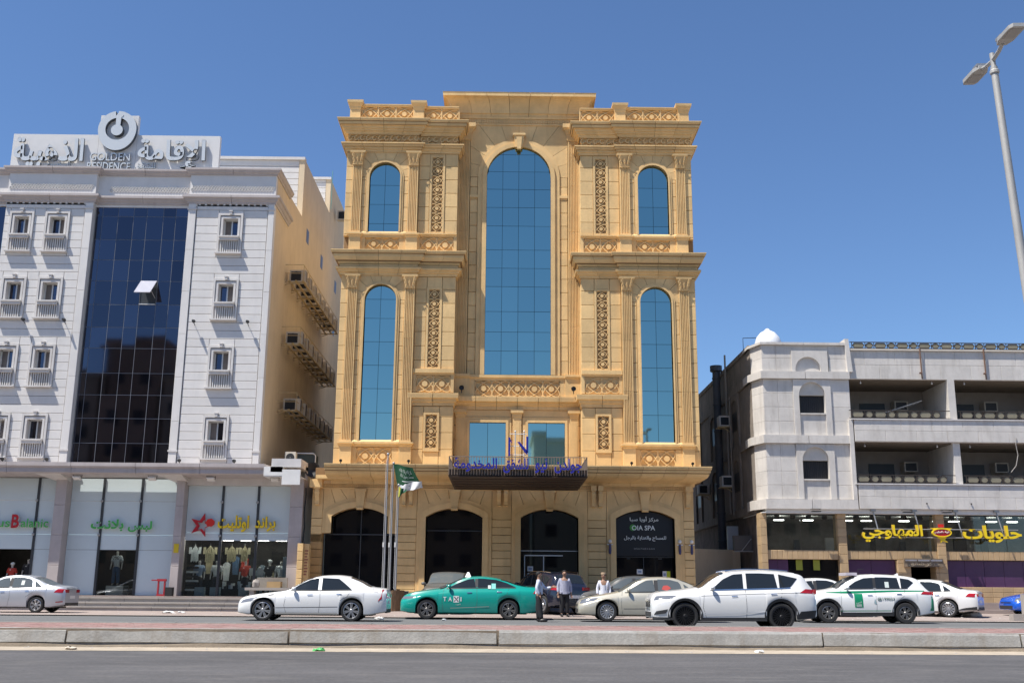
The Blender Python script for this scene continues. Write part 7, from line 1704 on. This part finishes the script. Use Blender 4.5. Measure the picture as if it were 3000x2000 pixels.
# ================= shop display: mannequins, clothes =================
MAN = mat('mannequin_pale', (.55, .52, .48), .5); CL = {'white': mat('white_tee', (.75, .77, .77), .85), 'black': mat('black_tee', (.02, .022, .028), .85), 'denim': mat('denim', (.08, .15, .26), .85, var=.15, scale=8), 'paled': mat('pale_denim', (.34, .42, .48), .85, var=.1, scale=8), 'red': mat('red_jacket', (.50, .05, .03), .8), 'blue': mat('blue_jacket', (.22, .30, .42), .8), 'beige': mat('beige_cloth', (.55, .48, .30), .85), 'dark': mat('dark_cloth', (.04, .04, .045), .9)}
def mannequin(x, y, z, top, bot, label, hat=False, rz=0, s=1.):
    t = thing('mannequin', label, 'mannequin', (x, y, z), 'mannequins in the shop windows', world=False); t.scale = (s,)*3; t.rotation_euler = (0, 0, rz)
    if 'm' not in MC:
        J = {'pel': ((0, 0, .95), .12), 'wst': ((0, 0, 1.1), .10), 'chs': ((0, 0, 1.32), .12), 'nck': ((0, 0, 1.48), .045), 'hd': ((0, 0, 1.60), .085), 'ht': ((0, 0, 1.68), .06)}; E = [('pel', 'wst'), ('wst', 'chs'), ('chs', 'nck'), ('nck', 'hd'), ('hd', 'ht')]
        for sd, q in ((1, 'L'), (-1, 'R')):
            J.update({'s'+q: ((sd*.19, 0, 1.40), .06), 'e'+q: ((sd*.26, .02, 1.12), .042), 'w'+q: ((sd*.27, -.06, .88), .03), 'h'+q: ((sd*.27, -.08, .78), .03), 'p'+q: ((sd*.1, 0, .88), .09), 'k'+q: ((sd*.11, 0, .5), .06), 'a'+q: ((sd*.12, 0, .08), .04), 't'+q: ((sd*.13, -.12, .04), .035)})
            E += [('chs', 's'+q), ('s'+q, 'e'+q), ('e'+q, 'w'+q), ('w'+q, 'h'+q), ('pel', 'p'+q), ('p'+q, 'k'+q), ('k'+q, 'a'+q), ('a'+q, 't'+q)]
        MC['m'] = skin('body', J, E, 'pel', MAN)
        Js = {'pel': ((0, 0, .93), .165), 'wst': ((0, 0, 1.1), .15), 'chs': ((0, 0, 1.32), .15), 'nk': ((0, 0, 1.45), .07)}; Es = [('pel', 'wst'), ('wst', 'chs'), ('chs', 'nk')]
        for sd, q in ((1, 'L'), (-1, 'R')): Js.update({'s'+q: ((sd*.19, 0, 1.40), .085), 'e'+q: ((sd*.255, .02, 1.14), .085)}); Es += [('chs', 's'+q), ('s'+q, 'e'+q)]
        MC['s'] = (Js, Es)
        Jt = {'pel': ((0, 0, .95), .14), 'lo': ((0, 0, .87), .12)}; Et = [('pel', 'lo')]
        for sd, q in ((1, 'L'), (-1, 'R')): Jt.update({'h'+q: ((sd*.1, 0, .8), .11), 'k'+q: ((sd*.11, 0, .5), .095), 'a'+q: ((sd*.12, 0, .10), .085)}); Et += [('lo', 'h'+q), ('h'+q, 'k'+q), ('k'+q, 'a'+q)]
        MC['t'] = (Jt, Et)
    put('figure', MC['m'], t)
    if ('s', top) not in MC: MC['s', top] = skin('shirt', *MC['s'], 'wst', CL[top], sub=1)
    if ('t', bot) not in MC: MC['t', bot] = skin('trousers', *MC['t'], 'pel', CL[bot], sub=1)
    put('shirt', MC['s', top], t); put('trousers', MC['t', bot], t)
    if hat: B = MB(); B.ball((0, 0, 1.68), .12, 10, sc=(1, 1, .7)); obj('hat', B, CL['white'], t, smooth=True)
    return t
MC = {}
B = MB(); B.box(-18.05, -17.25, 49.55, 50.2, PF, 1.15); t = obj('display_plinth', B, WPLAST); t['label'] = 'white block plinth under the mannequin in the middle shop'; t['category'] = 'plinth'
mannequin(-17.75, 49.85, 1.15, 'white', 'denim', 'mannequin in a white printed shirt and jeans standing on the block in the middle shop', s=.93)
letters('shirt_print', '090', -17.90, -17.60, 2.32, 2.50, 49.66, [mat('navy_print', (.03, .04, .08), .7)], 'dark 090 print on the back of the middle shop mannequin shirt', 'print', depth=.01)
mannequin(-16.95, 50.9, PF, 'dark', 'dark', 'dim dark mannequin at the right inside the middle shop doorway')
mannequin(-22.55, 49.9, PF, 'red', 'dark', 'mannequin in a red top and pale hat in the far-left shop', hat=True, s=.82)
mannequin(-22.0, 50.3, PF, 'dark', 'dark', 'dark mannequin right of the red one in the far-left shop', s=.95)
for i, (x, y, tp, bt, lab, h_) in enumerate(((-13.95, 49.9, 'blue', 'dark', 'mannequin in a pale blue open jacket, leftmost in the star shop', 0), (-13.15, 49.9, 'white', 'dark', 'mannequin in a plain white tee, second from left in the star shop', 0), (-11.85, 50.0, 'red', 'dark', 'mannequin in a bright red jacket in the star shop', 0),
                                             (-11.15, 49.8, 'paled', 'paled', 'short mannequin in grey top and pale jeans in the star shop', 0), (-10.45+.25, 49.95, 'white', 'dark', 'mannequin in a white printed tee nearest the right column of the star shop', 0), (-10.80, 50.3, 'black', 'paled', 'mannequin in black tee and pale jeans in the star shop', 1))):
    mannequin(x, y, PF, tp, bt, lab, hat=bool(h_), s=(.95 if i != 3 else .8))
rq_ = random.Random(17)
# hanging clothes rail + shelves in the star shop
for i, (x, w_, m_, lab) in enumerate(((-14.25, .34, 'white', 'white tee hung high at the left of the star shop window'), (-13.55, .42, 'beige', 'beige striped shirts hung high left of the first star shop mullion'), (-12.55, .40, 'beige', 'beige striped shirts hung high in the middle pane of the star shop'), (-11.95, .30, 'beige', 'single beige shirt hung high right of middle in the star shop'))):
    t = thing('hanging_shirt', lab, 'shirt', (x, 50.0, 2.4), 'shirts hung in the star shop'); B = MB()
    n = 9
    for k in range(n): B.box(x-w_/2+w_*k/n+.006, x-w_/2+w_*(k+1)/n-.006, 50.0+.03*(k % 2), 50.1, 2.25+.1*(k % 3)*.3, 3.0-.05*abs(k-4))
    B.box(x-w_/2-.10, x-w_/2, 50.0, 50.1, 2.62, 2.92); B.box(x+w_/2, x+w_/2+.10, 50.0, 50.1, 2.62, 2.92); obj('cloth', B, CL[m_], t)
    B = MB(); B.tube([(x, 50.05, 2.98), (x, 50.05, 3.1)], .008, 4); obj('hanger', B, STEEL, t)
for k in range(11):
    x = -14.3+k*.42; t = thing('hanging_shirt', ['dark garment deep in the star shop at its left end', 'beige garment deep in the star shop, left pane', 'black garment deep in the star shop, left pane', 'white garment deep in the star shop, left pane', 'denim garment deep in the star shop behind the first mullion', 'red garment deep in the star shop, middle pane', 'dark garment deep in the star shop, middle pane', 'pale denim garment deep in the star shop, middle pane', 'beige garment deep in the star shop, right pane', 'black garment deep in the star shop, right pane', 'white garment deep in the star shop near its right end'][k], 'shirt', (x, 51.2, 1.5), 'garments deep inside the star shop', world=False); zz = rq_.uniform(-.25, .35)
    B = MB(); B.add([(-.12, 0, zz), (.12, .03, zz), (.17, 0, zz+.75), (.05, -.02, zz+.85), (-.05, -.02, zz+.85), (-.17, 0, zz+.75), (-.12, .1, zz), (.12, .1, zz), (.17, .1, zz+.75), (.05, .1, zz+.85), (-.05, .1, zz+.85), (-.17, .1, zz+.75)], [(0, 1, 2, 3, 4, 5), (11, 10, 9, 8, 7, 6)]+[(i, i+6, (i+1) % 6+6, (i+1) % 6) for i in range(6)])
    obj('cloth', B, CL[['dark', 'beige', 'black', 'white', 'denim', 'red', 'dark', 'paled', 'beige', 'black', 'white'][k]], t)
t = thing('shelf_stack', 'shelves of folded pale shirts at the left edge of the star shop', 'shelf', (-14.3, 50.0, PF))
for k in range(6): B = MB(); B.box(-14.5, -13.95, 49.75, 50.1, .95+.2*k, 1.04+.2*k); obj('folded_shirt', B, [CL['white'], CL['dark']][k % 2], t)
t = thing('clothes_table', 'low table heaped with black and white shirts in the star shop', 'table', (-12.4, 49.9, PF)); B = MB(); B.box(-12.9, -11.4, 49.8, 50.4, 1.0, 1.05); obj('table_top', B, CL['dark'], t)
rq = random.Random(2)
for k in range(14): B = MB(); x = -12.85+.1*k; B.box(x, x+.12, 49.8+rq.random()*.1, 50.2, 1.05, 1.15+rq.random()*.25); obj('heaped_cloth', B, CL[['white', 'dark', 'dark', 'paled'][k % 4]], t)
for i, x in enumerate((-14.0, -13.3, -12.0)): B = MB(); B.box(x, x+.45, 49.5, 49.75, PF, 1.12); t = obj('display_cube', B, CL['paled']); t['label'] = ['pale display cube at the left foot of the star shop window', 'pale display cube under the white tee mannequin', 'pale display cube right of the parked car reflection'][i]; t['category'] = 'cube'
for i, x in enumerate((-11.42, -11.05)): 
    t = thing('sign_holder', ['white poster holder, left one of the pair in the star shop', 'white poster holder, right one of the pair in the star shop'][i], 'poster', (x, 49.5, PF)); B = MB(); B.box(x-.13, x+.13, 49.48, 49.5, 1.65, 1.98); obj('poster', B, WPLAST, t); B = MB(); B.tube([(x, 49.5, PF), (x, 49.5, 1.65)], .012, 5); obj('post', B, STEEL, t)
B = MB(); B.box(-10.05+.02, -9.85, 49.45, 49.6, PF, 2.5); t = obj('pale_post', B, CL['paled']); t['label'] = 'pale blue-grey panel standing in the right corner of the star shop'; t['category'] = 'panel'
for (a, b) in ((-14.56, -12.98), (-12.86, -11.34), (-11.22, -9.72)):
    B = MB(); B.box(a+.01, b-.01, 49.33, 49.345, PF, 3.18); obj('display_pane', B, CG, lb)
B = MB(); B.box(-18.39, -16.74, 49.33, 49.345, PF, 2.72); obj('display_pane', B, CG, lb)
# ================= small things on the pavement =================
t = thing('hydrant_stand', 'red steel stand with a pull lever beside the pink column', 'stand', (-15.15, 48.4, PF)); RD = mat('stand_red', (.36, .02, .03), .5)
for x in (-15.30, -15.02): B = MB(); B.box(x-.03, x+.03, 48.35, 48.45, PF, 1.42); obj('post', B, RD, t)
B = MB(); B.box(-15.36, -14.96, 48.33, 48.47, 1.36, 1.46); B.box(-15.62, -15.36, 48.37, 48.42, 1.38, 1.43); obj('lever', B, RD, t); B = MB(); B.box(-15.34, -14.98, 48.33, 48.47, PF, .80); obj('foot', B, RD, t)
B = MB(); B.box(-14.92, -14.62, 48.2, 48.5, PF, 1.1); t = obj('black_bin', B, LAMPB); t['label'] = 'low black box against the foot of the pink column'; t['category'] = 'box'
t = thing('bench', 'low pale stone bench with junk on it behind the bonnet of the white saloon', 'bench', (-10.5, 47.6, .66)); B = MB(); B.box(-11.3, -9.3, 47.75, 48.25, 1.0, 1.12); obj('seat', B, STEP, t)
for x in (-11.1, -9.6): B = MB(); B.box(x, x+.2, 47.8, 48.2, .66, 1.0); obj('leg', B, STEP, t)
B = MB(); B.box(-10.35, -9.75, 47.8, 48.2, 1.12, 1.38); t = obj('cardboard_box', B, mat('cardboard', (.40, .27, .13), .9, var=.1)); t['label'] = 'tan cardboard box on the low bench'; t['category'] = 'box'
B = MB(); B.box(-10.9, -9.55, 48.3, 48.42, 1.12, 1.56); t = obj('timber_panel', B, mat('grey_timber', (.28, .25, .21), .9, var=.2)); t['label'] = 'dark wooden panel standing behind the bench'; t['category'] = 'panel'
def crumple(x, y, z, r, m_, lab, cat='litter', sq=.5, seed=1, n=10):
    rq = random.Random(seed); B = MB(); B.ball((x, y, z+r*sq*.6), r, n, sc=(1.3, 1, sq)); B.v = [(a+rq.uniform(-.2, .2)*r, b+rq.uniform(-.2, .2)*r, max(z, c_+rq.uniform(-.25, .25)*r)) for a, b, c_ in B.v]; t = obj('litter' if cat == 'litter' else cat, B, m_); t['label'] = lab; t['category'] = cat
crumple(-10.85, 47.9, 1.12, .13, STEP, 'crumpled pale bundle at the left end of the bench', 'bundle', 1.7, 5)
crumple(-13.1, 43.0, Z0+.03, .22, WPLAST, 'torn white paper sheet lying on the parking area left of the white saloon', sq=.12, seed=2)
crumple(-12.7, 43.4, Z0+.03, .14, WPLAST, 'smaller torn white paper beside the larger sheet on the parking area', sq=.2, seed=12)
crumple(-4.15, 37.0, Z0+.005, .13, WPLAST, 'white crumpled bag on the asphalt behind the white saloon', sq=.35, seed=3)
crumple(-2.96, 17.9, Z0+.005, .08, mat('green_plastic', (.10, .40, .12), .3), 'squashed green plastic bottle at the foot of the kerb', sq=.35, seed=4)
crumple(4.32, 18.3, Z0+.005, .06, WPLAST, 'white tissue on the dusty road edge under the white SUV', sq=.5, seed=6)
crumple(-6.95, 17.8, Z0+.005, .07, mat('beige_litter', (.5, .44, .36), .8), 'beige scrap at the foot of the kerb on the left', sq=.4, seed=7)
crumple(-1.9, 36.3, Z0+.005, .07, mat('grey_litter', (.4, .42, .42), .8), 'small grey scrap under the taxi door', sq=.5, seed=8)
rq = random.Random(31)
B = MB()
for k in range(60):
    x = rq.uniform(-22, 24); y = KY(x)-rq.uniform(.05, .9); r = rq.uniform(.01, .03); B.add([(x-r, y, Z0+.006), (x, y-r, Z0+.006), (x+r*1.3, y, Z0+.006), (x, y+r, Z0+.02)], [(0, 1, 3), (1, 2, 3), (2, 0, 3)])
for k in range(70):
    x = rq.uniform(-20, 22); y = rq.uniform(40, 44); r = rq.uniform(.02, .06); z = Z0+.04+max(0, (y-41.2)*.03 if x > -6 else 0); B.add([(x-r, y, z), (x, y-r, z), (x+r*1.3, y, z), (x, y+r, z+.03)], [(0, 1, 3), (1, 2, 3), (2, 0, 3)])
t = obj('pebbles_and_grit', B, STEP, kind='stuff'); t['label'] = 'scattered grit and scraps along the kerb and parking area'; t['category'] = 'grit'
for i, (x, y) in enumerate(((17.5, 44.4), (18.3, 44.8), (19.2, 44.2))):
    crumple(x, y, Z0+.13, .22+.05*i, mat('rubble_white', (.58, .55, .5), .9, var=.1), ['flat white debris just right of the angled white saloon', 'pale debris in the middle of the heap before the blue saloon', 'pale debris nearest the blue saloon'][i], sq=.25, seed=20+i)
t = thing('gate_post', 'pale concrete post with a broken block at the right edge before the blue saloon', 'post', (19.75, 41.0, Z0)); B = MB(); B.box(19.80, 20.1, 40.9, 41.2, Z0, 1.10); obj('post', B, STEP, t); B = MB(); B.box(19.35, 19.78, 40.95, 41.3, Z0+.03, .36); obj('broken_block', B, STEP, t)
t = thing('wall_vent', 'dark square service hatch low on the hotel wall left of the dark SUV', 'hatch', (-4.3, 48.9, .75)); B = MB(); B.box(-4.65, -4.2, 48.88, 48.94, .76, 1.0); obj('hatch_panel', B, LAMPB, t); B = MB(); B.ribbon([(-4.66, .75), (-4.19, .75), (-4.19, 1.01), (-4.66, 1.01)], .02, 48.87, 48.95, True); obj('frame', B, STEEL, t)
